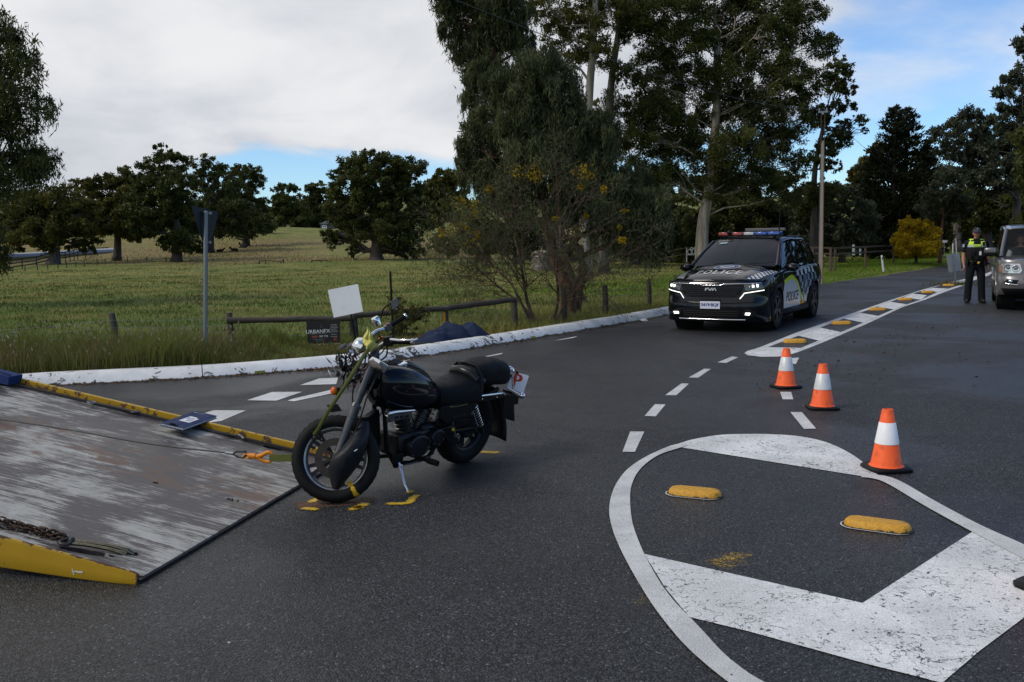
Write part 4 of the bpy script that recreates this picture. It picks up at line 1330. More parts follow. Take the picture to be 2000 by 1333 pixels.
tree('roadside_weed', 'scrubby olive weed with tiny yellow flowers in front of the fence rail', [wbp, wbp + np.array([0, 0, 0.2]), wbp + np.array([0, 0, 0.45])], 0.015,
     [(wbp + np.array([0, 0, 0.35]), (0.35, 0.3, 0.28)), (wbp + np.array([-0.15, 0, 0.6]), (0.2, 0.2, 0.2)), (wbp + np.array([0.2, 0, 0.5]), (0.2, 0.2, 0.2))], L_GUM2, B_DARK, 401, (0.05, 0.018), 3000, 0.12, 0.0, cat='weed')
# --- text helper
def text_mesh(txt, size, extrude=0.0, align='CENTER', shear=0.0, spacing=1.0):
  """text outlines as plain mesh data in its own XY plane"""
  cu = bpy.data.curves.new('lettering', 'FONT')
  cu.body = txt
  cu.size = size
  cu.extrude = extrude
  cu.align_x = align
  cu.align_y = 'CENTER'
  cu.shear = shear
  cu.space_character = spacing
  cu.resolution_u = 3
  o = bpy.data.objects.new('lettering', cu)
  COL.objects.link(o)
  dg = bpy.context.evaluated_depsgraph_get()
  me = bpy.data.meshes.new_from_object(o.evaluated_get(dg))
  me.materials.clear()
  bpy.data.objects.remove(o)
  bpy.data.curves.remove(cu)
  return me
def text_on(name, txt, size, M, mat, parent, bold=0.0, **kw):
  me = text_mesh(txt, size, **kw)
  n = len(me.vertices)
  co = np.zeros(n * 3, dtype=np.float32)
  me.vertices.foreach_get('co', co)
  co = co.reshape(-1, 3)
  out = np.array([M @ Vector(p) for p in co], dtype=np.float32) if n else co
  me.vertices.foreach_set('co', out.ravel())
  me.update()
  me.name = name
  return link(name, me, mat, parent)
def frame(o, x, y):
  """matrix with origin o, x axis x and y axis y"""
  x = Vector(x).normalized()
  y = Vector(y)
  z = x.cross(y).normalized()
  y = z.cross(x)
  return Matrix(((x[0], y[0], z[0], o[0]), (x[1], y[1], z[1], o[1]), (x[2], y[2], z[2], o[2]), (0, 0, 0, 1)))
def setM(o, M):
  o.location = M.to_translation()
  o.rotation_euler = M.to_euler()
# --- traffic cones
M_ORANGE = simple('fluoro_orange', (0.95, 0.125, 0.028), 0.5, 0, 0.12, 9, dirt=(0.28, 0.05, 0.02, 1), dirt_amt=0.55, dscale=11)
M_REFL = simple('reflective_band', (0.62, 0.63, 0.64), 0.35, 0.1, 0.10, 14, dirt=(0.35, 0.35, 0.35, 1), dirt_amt=0.5, dscale=12)
M_REFLW = simple('clean_reflective_band', (0.80, 0.80, 0.82), 0.35, 0.0, 0.05, 14)
def cone(loc, rz, label, first=None, band=None):
  if first is None:
    t = empty('traffic_cone', loc, rz)
    mb = MB()
    n = 28
    b = 0.152
    prof = [(b - 0.004, 0.0), (b, 0.006), (b, 0.022), (b - 0.012, 0.032)]
    vs, fs = [], []
    for r, z in prof:
      for k in range(n):
        a = 2 * math.pi * k / n
        c, s = math.cos(a), math.sin(a)
        e = (abs(c) ** 5 + abs(s) ** 5) ** (-1 / 5.0)
        vs.append((r * c * e, r * s * e, z))
    for i in range(3):
      for k in range(n):
        l = (k + 1) % n
        fs.append((i * n + k, i * n + l, (i + 1) * n + l, (i + 1) * n + k))
    fs.append(tuple(3 * n + k for k in range(n)))
    fs.append(tuple(range(n - 1, -1, -1)))
    mb.add(vs, fs)
    mb.build('base', M_BLACK, t, 40)
    def rr(z):
      return 0.112 + (0.038 - 0.112) * (z - 0.03) / 0.42
    mb = MB()
    mb.lathe([(rr(0.03) + 0.012, 0.032), (rr(0.03) + 0.004, 0.038), (rr(0.05), 0.05), (rr(0.44), 0.44), (rr(0.45) - 0.004, 0.447), (rr(0.45) - 0.010, 0.447), (rr(0.40) - 0.012, 0.38)], n=32)
    mb.build('cone_body', M_ORANGE, t, 50)
    mb = MB()
    z0, z1 = 0.195, 0.352
    mb.lathe([(rr(z0) + 0.0005, z0), (rr(z0) + 0.003, z0 + 0.002), (rr(z1) + 0.003, z1 - 0.002), (rr(z1) + 0.0005, z1)], n=32)
    mb.build('reflective_band', band or M_REFL, t, 50)
  else:
    t = copy_tree(first)
    t.location = loc
    t.rotation_euler = (0, 0, rz)
    if band:
      for c in t.children:
        if c.name.startswith('reflective_band'):
          c.data = c.data.copy()
          c.data.materials[0] = band
  tag(t, label, 'traffic cone', 'orange cones set out beside the painted island')
  return t
c0 = cone(V(at(1535, 757)), 0.25, 'farthest orange traffic cone, closest to the tip of the striped median')
cone(V(at(1606, 798)), -0.1, 'middle orange traffic cone beside the short slanted white dash', c0)
cone(V(at(1731, 917)), 0.12, 'nearest whole orange cone with bright white band on the teardrop outline', c0, M_REFLW)
cone(V(at(2062, 1152)), 0.5, 'cone whose black base just enters the right edge of the frame', c0, M_REFLW)
# --- yellow rumble domes
def dome_mat():
  m, nt, b = principled('dome_paint')
  tc = N(nt, 'ShaderNodeTexCoord').outputs['Object']
  n1 = noise(nt, tc, 16.0, 5.0, 0.7)
  n2 = noise(nt, tc, 60.0, 3.0)
  c = mixc(nt, maprange(nt, n2, 0.3, 0.7), (0.46, 0.22, 0.012, 1), (0.62, 0.32, 0.022, 1))
  sep = N(nt, 'ShaderNodeSeparateXYZ')
  nt.links.new(tc, sep.inputs[0])
  low = maprange(nt, sep.outputs[2], 0.022, 0.004, 0.0, 0.14)
  c = mixc(nt, maprange(nt, mathn(nt, 'ADD', n1, low), 0.61, 0.68), c, (0.045, 0.038, 0.015, 1))
  nt.links.new(c, b.inputs['Base Color'])
  b.inputs['Roughness'].default_value = 0.6
  bump(nt, b, n1, 0.5, 0.02)
  return m
M_DOME = dome_mat()
M_TAR = simple('bitumen_pad', (0.016, 0.016, 0.017), 0.7, 0, 0.3, 20)
def dome(p0, p1, label, width=0.19, high=0.065, group=None, light=True):
  p0, p1 = np.asarray(p0), np.asarray(p1)
  c = (p0 + p1) / 2
  d = p1 - p0
  L = np.linalg.norm(d) / 2
  t = empty('rumble_dome', V(c), math.atan2(d[1], d[0]))
  tag(t, label, 'rumble dome', group)
  n = 36
  def ring(hl, hw, z):
    out = []
    st = max(hl - hw, 0.01)
    for k in range(n):
      a = 2 * math.pi * k / n
      out.append((math.copysign(st, math.cos(a)) + hw * math.cos(a) if abs(math.cos(a)) > 1e-6 else 0, hw * math.sin(a), z))
    return out
  hw = width / 2
  rings = [ring(L * s, hw * w, high * z) for s, w, z in ((1, 1, 0.10), (0.985, 0.97, 0.32), (0.955, 0.90, 0.66), (0.90, 0.78, 0.90), (0.80, 0.58, 0.99), (0.62, 0.3, 1.01))]
  mb = MB()
  vs = [p for r in rings for p in r]
  fs = []
  for i in range(len(rings) - 1):
    for k in range(n):
      l = (k + 1) % n
      fs.append((i * n + k, i * n + l, (i + 1) * n + l, (i + 1) * n + k))
  fs.append(tuple((len(rings) - 1) * n + k for k in range(n)))
  mb.add(vs, fs)
  mb.build('dome_top', M_DOME, t, 60)
  mb = MB()
  r0, r1 = ring(L + 0.012, hw + 0.012, 0.004), ring(L + 0.006, hw + 0.006, high * 0.14)
  mb.add(r0 + r1, [(k, (k + 1) % n, n + (k + 1) % n, n + k) for k in range(n)] + [tuple(n + k for k in range(n))])
  mb.build('rubber_pad', M_TAR, t, 40)
  r0 = ring(L + 0.012, hw + 0.010, 0.0045)
  mb = MB()
  mb.add([(x - 0.006, y - 0.010, z) for x, y, z in r0], [tuple(range(n))])
  mb.build('pale_glue_edge', M_WHITE2, t, 0)
  return t
dome(at(1306, 962), at(1410, 972), 'nearer the dashed line of the two yellow domes inside the painted teardrop', 0.17, 0.045, 'yellow rumble domes')
dome(at(1648, 1022), at(1782, 1040), 'moss flecked yellow dome nearest the camera, inside the teardrop below the cone', 0.17, 0.045, 'yellow rumble domes')
DL = ['yellow dome in the first dark bay at the tip of the striped median', 'yellow dome in the second bay of the striped median', 'yellow dome in the third bay of the striped median', 'yellow dome in the fourth bay of the striped median',
      'yellow dome in the fifth bay of the striped median', 'yellow dome at the foot of the keep left sign, last bay of the median']
for (a_, b_, y_), lab in zip([(388, 592, 655), (797, 970, 497), (1118, 1266, 379), (1363, 1492, 293), (1560, 1672, 229), (1742, 1846, 170)], DL):
  dome(at(*cb_((a_, y_))), at(*cb_((b_, y_))), lab, 0.17, 0.07, 'yellow rumble domes')
# --- give-way sign seen from behind
M_SIGNBACK = simple('grey_sign_back', (0.040, 0.043, 0.048), 0.5, 0.3, 0.15, 6)
gp = at(400, 720)
gp[2] = 0.0
t = empty('giveway_sign', V(gp))
tag(t, 'dark grey back of a triangular road sign on a galvanised pole by the kerb', 'road sign')
top = atY(402, 415, gp[1]) - gp
mb = MB()
mb.cyl((0, 0, -0.1), V(top), 0.030, n=14)
mb.ball(V(top), (0.030, 0.030, 0.02))
mb.build('pole', M_STEEL, t, 60)
A1, A2, A3 = atY(367, 402, gp[1] - 0.28) - gp, atY(421, 414, gp[1] + 0.36) - gp, atY(397, 501, gp[1] + 0.07) - gp
cen = (A1 + A2 + A3) / 3
cor = []
for a, b, c in ((A1, A2, A3), (A2, A3, A1), (A3, A1, A2)):
  cor += [a + (c - a) * 0.05, a + (cen - a) * 0.045, a + (b - a) * 0.05]
off = np.array([0.03, 0.05, 0])
mb = MB()
mb.prism([V(p + off) for p in cor], (0.004, 0.003, 0))
mb.build('sign_plate', M_SIGNBACK, t, 30)
for f_ in (0.14, 0.72):
  mb = MB()
  zc = A1[2] + (A3[2] - A1[2]) * f_
  xc = np.interp(zc, [0, top[2]], [0, top[0]])
  mb.lathe([(0.034, -0.02), (0.034, 0.02)], Matrix.Translation((xc, 0, zc)), 12)
  mb.box((xc + 0.02, 0.035, zc), (0.10, 0.02, 0.035))
  mb.build('bracket', M_STEEL, t, 40)
pass
# --- blank white placard, black picket, black business sign
M_BLKSTEEL = simple('black_picket_steel', (0.014, 0.014, 0.015), 0.5, 0.3, 0.3, 12)
M_PLAC = simple('placard_white', (0.78, 0.79, 0.80), 0.5, 0, 0.04, 3, dirt=(0.62, 0.63, 0.65, 1), dirt_amt=0.4, dscale=7)
def placard(name, px, Y, thick, mat, parent, dY=(0, 0, 0, 0)):
  q = [atY(p[0], p[1], Y + d) - np.array(parent.location) for p, d in zip(px, dY)]
  mb = MB()
  mb.prism([V(p) for p in q], (0, thick, 0))
  return mb.build(name, mat, parent, 30), q
pb = at(697, 690)
pb[2] = gz(pb[0], pb[1])
t = empty('placard', V(pb))
tag(t, 'tilted square blank white placard on a leaning black picket', 'placard')
placard('board', [(640, 567), (699, 555), (709, 609), (652, 621)], pb[1], 0.006, M_PLAC, t, (0.05, -0.03, -0.03, 0.05))
mb = MB()
a, b = atY(683, 600, pb[1] + 0.03) - pb, atY(698, 688, pb[1] + 0.02) - pb
mb.bar(V(a), V(b + (b - a) * 0.25), 0.035, 0.008)
mb.bar(V(a + np.array([0, 0.006, 0])), V(b + (b - a) * 0.25 + np.array([0, 0.006, 0])), 0.008, 0.03)
mb.build('picket', M_BLKSTEEL, t, 30)
sp = at(769, 682)
sp[2] = gz(sp[0], sp[1])
t = empty('steel_picket', V(sp))
tag(t, 'upright black steel picket standing behind the motorcycle handlebar', 'picket')
mb = MB()
a = atY(762, 530, sp[1]) - sp
mb.bar(V(a), (0, 0, -0.2), 0.045, 0.008)
mb.bar(V(a + np.array([0, 0.01, 0])), (0, 0.01, -0.2), 0.008, 0.035)
mb.build('post', M_BLKSTEEL, t, 30)
Ys = 15.2
sb = atY(631, 655, Ys)
t = empty('business_sign', V(sb))
tag(t, 'black corflute builder sign with white and orange print hung on the fence', 'sign')
M_SBLK = simple('sign_black', (0.016, 0.016, 0.017), 0.5)
M_SWHT = simple('sign_white', (0.70, 0.70, 0.70), 0.5)
M_SGRY = simple('sign_grey_print', (0.22, 0.22, 0.22), 0.5)
M_SORG = simple('sign_orange_print', (0.55, 0.13, 0.05), 0.5)
M_SRED = simple('sign_red_print', (0.40, 0.06, 0.05), 0.5)
M_SBLU = simple('sign_blue_print', (0.05, 0.09, 0.25), 0.5)
Q4 = [atY(p[0], p[1], Ys) - sb for p in ((598, 629), (664, 625.5), (664.5, 677), (601.5, 680))]
def sq(u, v, d=0.0):
  a = Q4[0] + (Q4[1] - Q4[0]) * u
  b = Q4[3] + (Q4[2] - Q4[3]) * u
  p = a + (b - a) * v
  p = p + np.array([0, -d + 0.02 * math.sin(u * math.pi) * 0, 0])
  return p
mb = MB()
mb.prism([V(sq(*p)) for p in ((0, 0), (1, 0), (1, 1), (0, 1))], (0, 0.005, 0))
mb.build('board', M_SBLK, t, 30)
def quad(name, u0, v0, u1, v1, mat, d=0.002):
  mb = MB()
  mb.add([V(sq(*p, d)) for p in ((u0, v0), (u1, v0), (u1, v1), (u0, v1))], [(3, 2, 1, 0)])
  return mb.build(name, mat, t, 0)
quad('footer_strip', 0, 0.875, 1, 1.0, M_SWHT)
wS = np.linalg.norm(Q4[1] - Q4[0])
hS = np.linalg.norm(Q4[3] - Q4[0])
xs_, ys_ = V(Q4[1] - Q4[0]), V(Q4[0] - Q4[3])
me_s = 0.098 * wS / 0.55
def sign_text(txt, u, v, size, mat, name='lettering', **kw):
  return text_on(name, txt, size, frame(sq(u, v, 0.003), xs_, ys_), mat, t, **kw)
sign_text('URBANFX', 0.335, 0.395, 0.125 * wS * 1.28, M_SWHT)
sign_text('BUILDING & MAINTENANCE', 0.335, 0.485, 0.036 * wS, M_SGRY)
sign_text('0409', 0.23, 0.59, 0.088 * wS, M_SORG)
sign_text('997 770', 0.50, 0.588, 0.080 * wS, M_SWHT)
sign_text('info@urbanfx.com.au', 0.37, 0.685, 0.045 * wS, M_SGRY)
sign_text('fully insured', 0.37, 0.745, 0.042 * wS, M_SGRY)
for k, v in enumerate((0.15, 0.205, 0.26, 0.315, 0.37, 0.425, 0.52, 0.60)):
  quad('print_line', 0.72 - 0.01 * (k % 2), v, 0.90 + 0.02 * (k % 3), v + 0.022, M_SGRY)
for k, v in enumerate((0.66, 0.70, 0.74)):
  quad('print_line', 0.80, v, 0.90, v + 0.02, M_SRED)
for a, b, m_ in ((0.06, 0.26, M_SGRY), (0.34, 0.68, M_SGRY)):
  quad('print_line', a, 0.925, b, 0.945, m_, 0.004)
quad('social_icon', 0.74, 0.895, 0.80, 0.955, M_SRED, 0.004)
quad('social_icon', 0.86, 0.895, 0.925, 0.965, M_SBLU, 0.004)
sign_text('f', 0.893, 0.935, 0.075 * wS, M_SWHT).location = (0, -0.004, 0)
mb = MB()
c0_, c1_ = sq(0.44, 0.10, 0.003), sq(0.44, 0.26, 0.003)
mb.add([V(c0_), V(sq(0.405, 0.26, 0.003)), V(sq(0.425, 0.26, 0.003)), V(sq(0.44, 0.17, 0.003)), V(sq(0.455, 0.26, 0.003)), V(sq(0.475, 0.26, 0.003))], [(0, 1, 2, 3), (0, 3, 4, 5)])
mb.build('emblem', simple('sign_dark_grey', (0.07, 0.07, 0.075), 0.5), t, 0)
# --- paddock fence
fence = empty('paddock_fence', (0, 16, 0))
tag(fence, 'dark timber post and rail fence with wire mesh along the paddock', 'fence')
fl = np.array(fence.location)
PX = [(-60, 640, 730, 14.9, .055), (218, 612, 690, 15.4, .055), (447, 611, 682, 15.8, .055), (688, 606, 690, 16.2, .075), (868, 602, 672, 17.0, .060), (1003, 583, 648, 18.0, .060), (1100, 560, 640, 19.0, .060), (1181, 557, 625, 20.5, .062), (1267, 545, 607, 22.8, .055), (1340, 520, 590, 26.5, .055), (1420, 508, 570, 31.0, .055)]
tops, bots = [], []
for x, y0, y1, Y, r in PX:
  tp_ = atY(x, y0, Y)
  b_ = np.array([tp_[0] + 0.02, Y, gz(tp_[0], Y) - 0.1])
  if x == 218:
    b_[0] += 0.04
  tops.append(tp_)
  bots.append(b_)
  mb = MB()
  mid_ = (tp_ + b_) / 2 + np.array([0.006, 0, 0])
  mb.tube([V(b_ - fl), V(mid_ - fl), V(tp_ - fl - np.array([0, 0, 0.012])), V(tp_ - fl)], [r * 1.04, r, r * 0.97, r * 0.82], 10)
  mb.build('post', M_POST, fence, 50)
def rail(a, b, w=0.085, h=0.10):
  mb = MB()
  n = 7
  rg = random.Random(int(a[0] * 100))
  pts = [V(a + (b - a) * i / n - fl + np.array([0, 0, rg.uniform(-.008, .008)])) for i in range(n + 1)]
  mb.tube(pts, [h / 2 * rg.uniform(0.93, 1.07) for _ in pts], 8)
  mb.build('rail', M_POST, fence, 50)
rail(atY(443, 626, 15.7), atY(692, 622, 16.1))
rail(atY(688, 617, 16.1), atY(872, 602.5, 16.9))
rail(atY(866, 603, 16.9), atY(1006, 585.5, 17.9))
mb = MB()
a, b = atY(866, 607, 16.92), atY(870, 646, 16.92)
mb.box(V((a + b) / 2 - fl), (0.045, 0.012, abs(a[2] - b[2])))
mb.build('reflector_strip', simple('yellow_tape', (0.50, 0.26, 0.015), 0.4, 0, 0.2, 20), fence, 30)
mw = MB()
for k in range(len(PX) - 1):
  a0, a1 = tops[k], tops[k + 1]
  b0, b1 = bots[k] + np.array([0, 0, .1]), bots[k + 1] + np.array([0, 0, .1])
  fr = (0.20, 0.42, 0.62, 0.80) if k >= 5 or k < 3 else (0.30, 0.45, 0.6, 0.75, 0.9)
  for f_ in fr:
    p, q = a0 + (b0 - a0) * f_, a1 + (b1 - a1) * f_
    y = np.array([0, -0.06, 0])
    m_ = (p + q) / 2 - np.array([0, 0, 0.012])
    mw.tube([V(p + y - fl), V(m_ + y - fl), V(q + y - fl)], 0.0022 if k < 3 else 0.0018, 3, caps=False)
  if k >= 3 and k < 8:
    L = np.linalg.norm(b1 - b0)
    nv = int(L / 0.15)
    for i in range(1, nv):
      u = i / nv
      p = a0 + (a1 - a0) * u
      q = b0 + (b1 - b0) * u
      mw.tube([V(p + (q - p) * 0.28 + np.array([0, -.06, 0]) - fl), V(q + np.array([0, -.06, 0.03]) - fl)], 0.0013, 3, caps=False)
mo = mw.build('wire_mesh', M_WIRE, fence, 0)
tag(mo, kind='stuff')
# --- far fences
M_FARPOST = simple('far_fence_timber', (0.022, 0.019, 0.016), 0.9, 0, 0.3, 2)
def far_fence(name, label, P, hts, rails, r=0.05, rr=0.04, mat=None, group=None):
  """P: (px, py_base, Y) posts; rails: fractions of the height"""
  t = empty(name, (0, 0, 0))
  tag(t, label, 'fence', group)
  W = []
  for (x, y, Y), h in zip(P, hts):
    b_ = atY(x, y, Y)
    W.append((b_, h))
    mb = MB()
    mb.cyl(V(b_ - np.array([0, 0, 0.5])), V(b_ + np.array([0, 0, h])), r, r * 0.9, 6)
    mb.build('post', mat or M_FARPOST, t, 50)
  for f_ in rails:
    for (p, h), (q, g) in zip(W[:-1], W[1:]):
      mb = MB()
      mb.bar(V(p + np.array([0, 0, h * f_])), V(q + np.array([0, 0, g * f_])), rr * 0.7, rr * 2)
      mb.build('rail', mat or M_FARPOST, t, 30)
  return t
P = [(-40, 537, 70), (9, 533, 74), (44, 527, 79), (72, 522, 85), (98, 514, 92), (118, 512, 95), (128, 511, 97), (137, 509, 99), (145, 507, 102), (152, 505, 104), (167, 503, 108), (182, 501, 113), (202, 499, 120), (222, 497, 126), (250, 492, 132)]
far_fence('rail_fence', 'black three rail fence running behind the pale trunked gum', P, [0.95] * 5 + [1.0] * 10, (0.35, 0.65, 0.95), 0.05, 0.045)
P = [(-10, 545, 66), (26, 542, 68), (50, 540, 70), (74, 537, 72.5), (94, 535, 75), (114, 532, 77), (131, 530, 79), (149, 530, 80), (165, 526, 83), (190, 524, 86), (206, 521, 89), (225, 518, 92), (249, 516, 95), (287, 516, 96), (325, 517, 96)]
far_fence('wire_fence', 'grey wire fence with thin posts crossing the far side of the paddock', P, [0.75] * 15, (0.9,), 0.045, 0.006, M_POST)
P = [(507, 521, 82), (519, 520, 82), (549, 522, 82), (554, 519, 83)]
far_fence('stockyard_fence', 'short grey rail yard between the hill and the paddock, left one', P, [0.50, 0.52, 0.50, 0.55], (0.92,), 0.06, 0.035, M_POST, 'short yard fences in the paddock')
P = [(609, 523, 80), (627, 522, 81), (639, 521, 81), (655, 525, 80)]
far_fence('stockyard_fence', 'short dark rail yard just left of the big paddock tree', P, [0.62, 0.58, 0.55, 0.5], (0.92,), 0.06, 0.035, M_POST, 'short yard fences in the paddock')
P = [(744, 517, 80), (792, 518, 82), (812, 517, 84), (838, 517, 84), (859, 515, 84)]
far_fence('stockyard_fence', 'pale rail yard right of the big paddock tree trunk', P, [0.40, 0.46, 0.50, 0.5, 0.5], (0.95,), 0.05, 0.035, M_POST, 'short yard fences in the paddock')
P = [(913, 531, 56), (950, 531, 56), (993, 531, 57), (1050, 533, 57), (1183, 528, 54), (1230, 527, 52), (1290, 525, 50), (1340, 520, 48), (1400, 516, 46)]
far_fence('yard_fence', 'thin yard fence behind the roadside gum and the concrete tank', P, [0.85, .7, .8, .8, .9, .9, .9, 1.0, 1.0], (0.6, 0.92), 0.05, 0.018, M_POST)
P = [(1540, 520, 42), (1568, 518, 42), (1587, 516, 42), (1622, 517, 42), (1631, 517, 42.5), (1690, 512, 46), (1745, 506, 52)]
far_fence('yard_fence', 'brown timber yard fence beside the utility pole', P, [0.75] * 7, (0.62, 0.97), 0.06, 0.04, simple('brown_timber', (0.10, 0.070, 0.050), 0.85, 0, 0.3, 4))
M_WPOST = simple('white_painted_post', (0.62, 0.62, 0.60), 0.6, 0, 0.15, 4)
for i, (x, y0, y1, Y, r, lab) in enumerate([(1667, 478, 499, 48, 0.07, 'taller white gate post beyond the brown yard fence'), (1680, 486, 499, 48.5, 0.055, 'shorter white gate post beyond the brown yard fence')]):
  mb = MB()
  p, q = atY(x, y1, Y), atY(x, y0, Y)
  mb.tube([V(p), V(q - np.array([0, 0, .04])), V(q)], [r, r, r * 0.5], 8)
  tag(mb.build('gate_post', M_WPOST, None, 50), lab, 'post', 'white gate posts')
t = empty('lattice_gate', V(atY(1354, 492, 47)))
tag(t, 'small white curly gate left of the pale gum trunk', 'gate')
for k, (u, v, r) in enumerate(((-0.16, 0.0, 0.12), (0.02, 0.02, 0.13), (0.18, 0.0, 0.11), (-0.08, 0.13, 0.07), (0.1, 0.14, 0.07))):
  mb = MB()
  mb.tube([(u + r * math.cos(a), 0, v + r * math.sin(a)) for a in np.linspace(0, 2 * math.pi, 14)[:-1]], 0.016, 5, closed=True)
  mb.build('scroll', M_WPOST, t, 60)
mb = MB()
mb.bar((-0.32, 0, -0.15), (0.32, 0, -0.15), 0.03, 0.03)
mb.bar((-0.32, 0, -0.5), (-0.32, 0, 0.2), 0.03, 0.03)
mb.bar((0.32, 0, -0.5), (0.32, 0, 0.2), 0.03, 0.03)
mb.build('frame', M_WPOST, t, 30)
# --- stobie pole and wires
M_CONC = simple('pole_concrete', (0.27, 0.235, 0.20), 0.85, 0, 0.2, 3, 0.3, 20)
M_RUSTST = simple('rusty_steel', (0.10, 0.062, 0.044), 0.75, 0.2, 0.4, 3)
pp = at(1602, 556)
pp[2] = gz(pp[0], pp[1]) - 0.05
ptop = atY(1603, 214, pp[1])
hp = ptop[2] - pp[2]
t = empty('utility_pole', V(pp), rad(-18))
tag(t, 'tall stobie pole of concrete between rusty steel channels on the grass bank', 'utility pole')
mb = MB()
w0, w1 = 0.135, 0.085
mb.add([(-w0 / 2, -.09, 0), (w0 / 2, -.09, 0), (w0 / 2, .09, 0), (-w0 / 2, .09, 0), (-w1 / 2, -.06, hp * .82), (w1 / 2, -.06, hp * .82), (w1 / 2, .06, hp * .82), (-w1 / 2, .06, hp * .82)],
       [(3, 2, 1, 0), (4, 5, 6, 7), (0, 1, 5, 4), (1, 2, 6, 5), (2, 3, 7, 6), (3, 0, 4, 7)])
mb.build('concrete_core', M_CONC, t, 30)
for s in (-1, 1):
  mb = MB()
  for a_, b_ in ((0, hp * .82), (hp * .82, hp)):
    u0 = w0 + (w1 - w0) * a_ / (hp * .82) if a_ < hp * .8 else w1
    u1 = w1
    mb.add([(s * (u0 / 2 + .004), -.10, a_), (s * (u0 / 2 + .026), -.10, a_), (s * (u0 / 2 + .026), .10, a_), (s * (u0 / 2 + .004), .10, a_),
        (s * (u1 / 2 + .004), -.07, b_), (s * (u1 / 2 + .026), -.07, b_), (s * (u1 / 2 + .026), .07, b_), (s * (u1 / 2 + .004), .07, b_)],
               [(3, 2, 1, 0), (4, 5, 6, 7), (0, 1, 5, 4), (1, 2, 6, 5), (2, 3, 7, 6), (3, 0, 4, 7)])
  mb.build('steel_channel', M_RUSTST, t, 30)
mb = MB()
mb.bar((-0.16, -.09, hp - 0.1), (0.16, -.09, hp - 0.1), 0.05, 0.05)
mb.cyl((-0.12, -.09, hp - 0.08), (-0.12, -.09, hp + 0.03), 0.03, 0.02, 8)
mb.cyl((0.12, -.09, hp - 0.08), (0.12, -.09, hp + 0.03), 0.03, 0.02, 8)
mb.build('insulator_arm', M_STEEL, t, 40)
def wire_run(a, b, sag, r, label):
  c = [np.asarray(a) + (np.asarray(b) - np.asarray(a)) * u - np.array([0, 0, sag * 4 * u * (1 - u)]) for u in np.linspace(0, 1, 24)]
  mb = MB()
  mb.tube([V(p) for p in c], r, 5, caps=False)
  tag(mb.build('power_line', M_BLACK, None, 180), label, 'power line', 'overhead lines at the pole')
pt_ = ptop + np.array([-0.1, -0.1, 0])
wire_run(pt_, atY(820, -28, 11), 0.35, 0.006, 'overhead line from the pole running left through the gum crowns')
wire_run(ptop + np.array([0.1, 0.0, 0]), atY(1770, 350, 62), 0.2, 0.008, 'service line dropping right from the pole towards the cypress')
# --- guide posts and the keep-left sign
gps = [(1722, 499, 1727, 535, None, 'white guide post with a dark reflector on the grass bank'), (1861, 476, 1861.5, 506, 47, 'shorter white post standing behind the small median sign'), (1867, 466, 1869, 500, 55, 'thin tall white post behind the median sign, next to the officer')]
for x0, y0, x1, y1, Y, lab in gps:
  q = at(x1, y1) if Y is None else atY(x1, y1, Y)
  p = atY(x0, y0, q[1])
  t = empty('guide_post', V(q))
  tag(t, lab, 'guide post', 'white posts by the road')
  mb = MB()
  w = 0.045 if Y is None else 0.035
  mb.tube([(0, 0, -0.1), V((p - q) * 0.9), V((p - q) * 0.98), V(p - q)], [w, w, w * 0.95, w * 0.6], 8, flat=0.6)
  mb.build('post', M_WPOST, t, 50)
  if Y is None:
    mb = MB()
    c = (p - q) * 0.83
    mb.box((c[0], c[1] - 0.04, c[2]), (0.035, 0.02, 0.09))
    mb.build('reflector', M_BLACK, t, 30)
b_ = at(1867, 556)
t = empty('median_sign', V(b_))
tag(t, 'plain grey back of a tilted rectangular sign on the end of the median', 'road sign')
mb = MB()
tp_ = atY(1862, 494, b_[1]) - b_
mb.cyl((0, 0, -0.05), V(tp_), 0.025, n=10)
mb.build('pole', M_STEEL, t, 60)
mb = MB()
q = [atY(x, y, b_[1] + d) - b_ for x, y, d in ((1848, 499, 0.02), (1873.5, 493, 0.12), (1878, 528, 0.12), (1853, 533, 0.02))]
cq = sum(q) / 4
ps = []
for i in range(4):
  p, nx_, pv = q[i], q[(i + 1) % 4], q[i - 1]
  ps += [V(p + (pv - p) * 0.08), V(p + (cq - p) * 0.05), V(p + (nx_ - p) * 0.08)]
mb.prism(ps, (0.0, 0.004, 0))
mb.build('sign_plate', simple('sign_back_pale', (0.30, 0.305, 0.30), 0.55, 0.1, 0.12, 8), t, 30)
for f_ in (0.25, 0.75):
  mb = MB()
  c = tp_ * (1 - f_ * 0.55)
  mb.box((c[0], c[1] + 0.01, c[2]), (0.07, 0.06, 0.025))
  mb.build('bracket', M_STEEL, t, 30)
rng = np.random.default_rng(21)
n = 420
P = np.array([at(1867, 557)[:2] + rng.normal(0, 1, 2) * np.array([0.40, 0.30]) for _ in range(n)])
P = np.column_stack([P, np.full(n, 0.0)])
g8 = blades('island_weeds', P, rng.uniform(0.04, 0.22, n), np.full(n, 0.016), L_GUM2, rng, 0.6, rng.random(n), ground=False)
tag(g8, 'clump of dry weeds growing round the foot of the median sign', 'weeds', kind='stuff')
q = atY(1845, 472, 60)
t = empty('name_board', V(q))
tag(t, 'tiny pale name board beside the trunk of the sapling', 'sign')
mb = MB()
mb.box((0, 0, 0), (0.32, 0.02, 0.16))
mb.build('board', M_WPOST, t, 30)
mb = MB()
mb.cyl((0, 0.03, 0.05), (0, 0.03, -1.2), 0.025, n=8)
mb.build('pole', M_STEEL, t, 40)
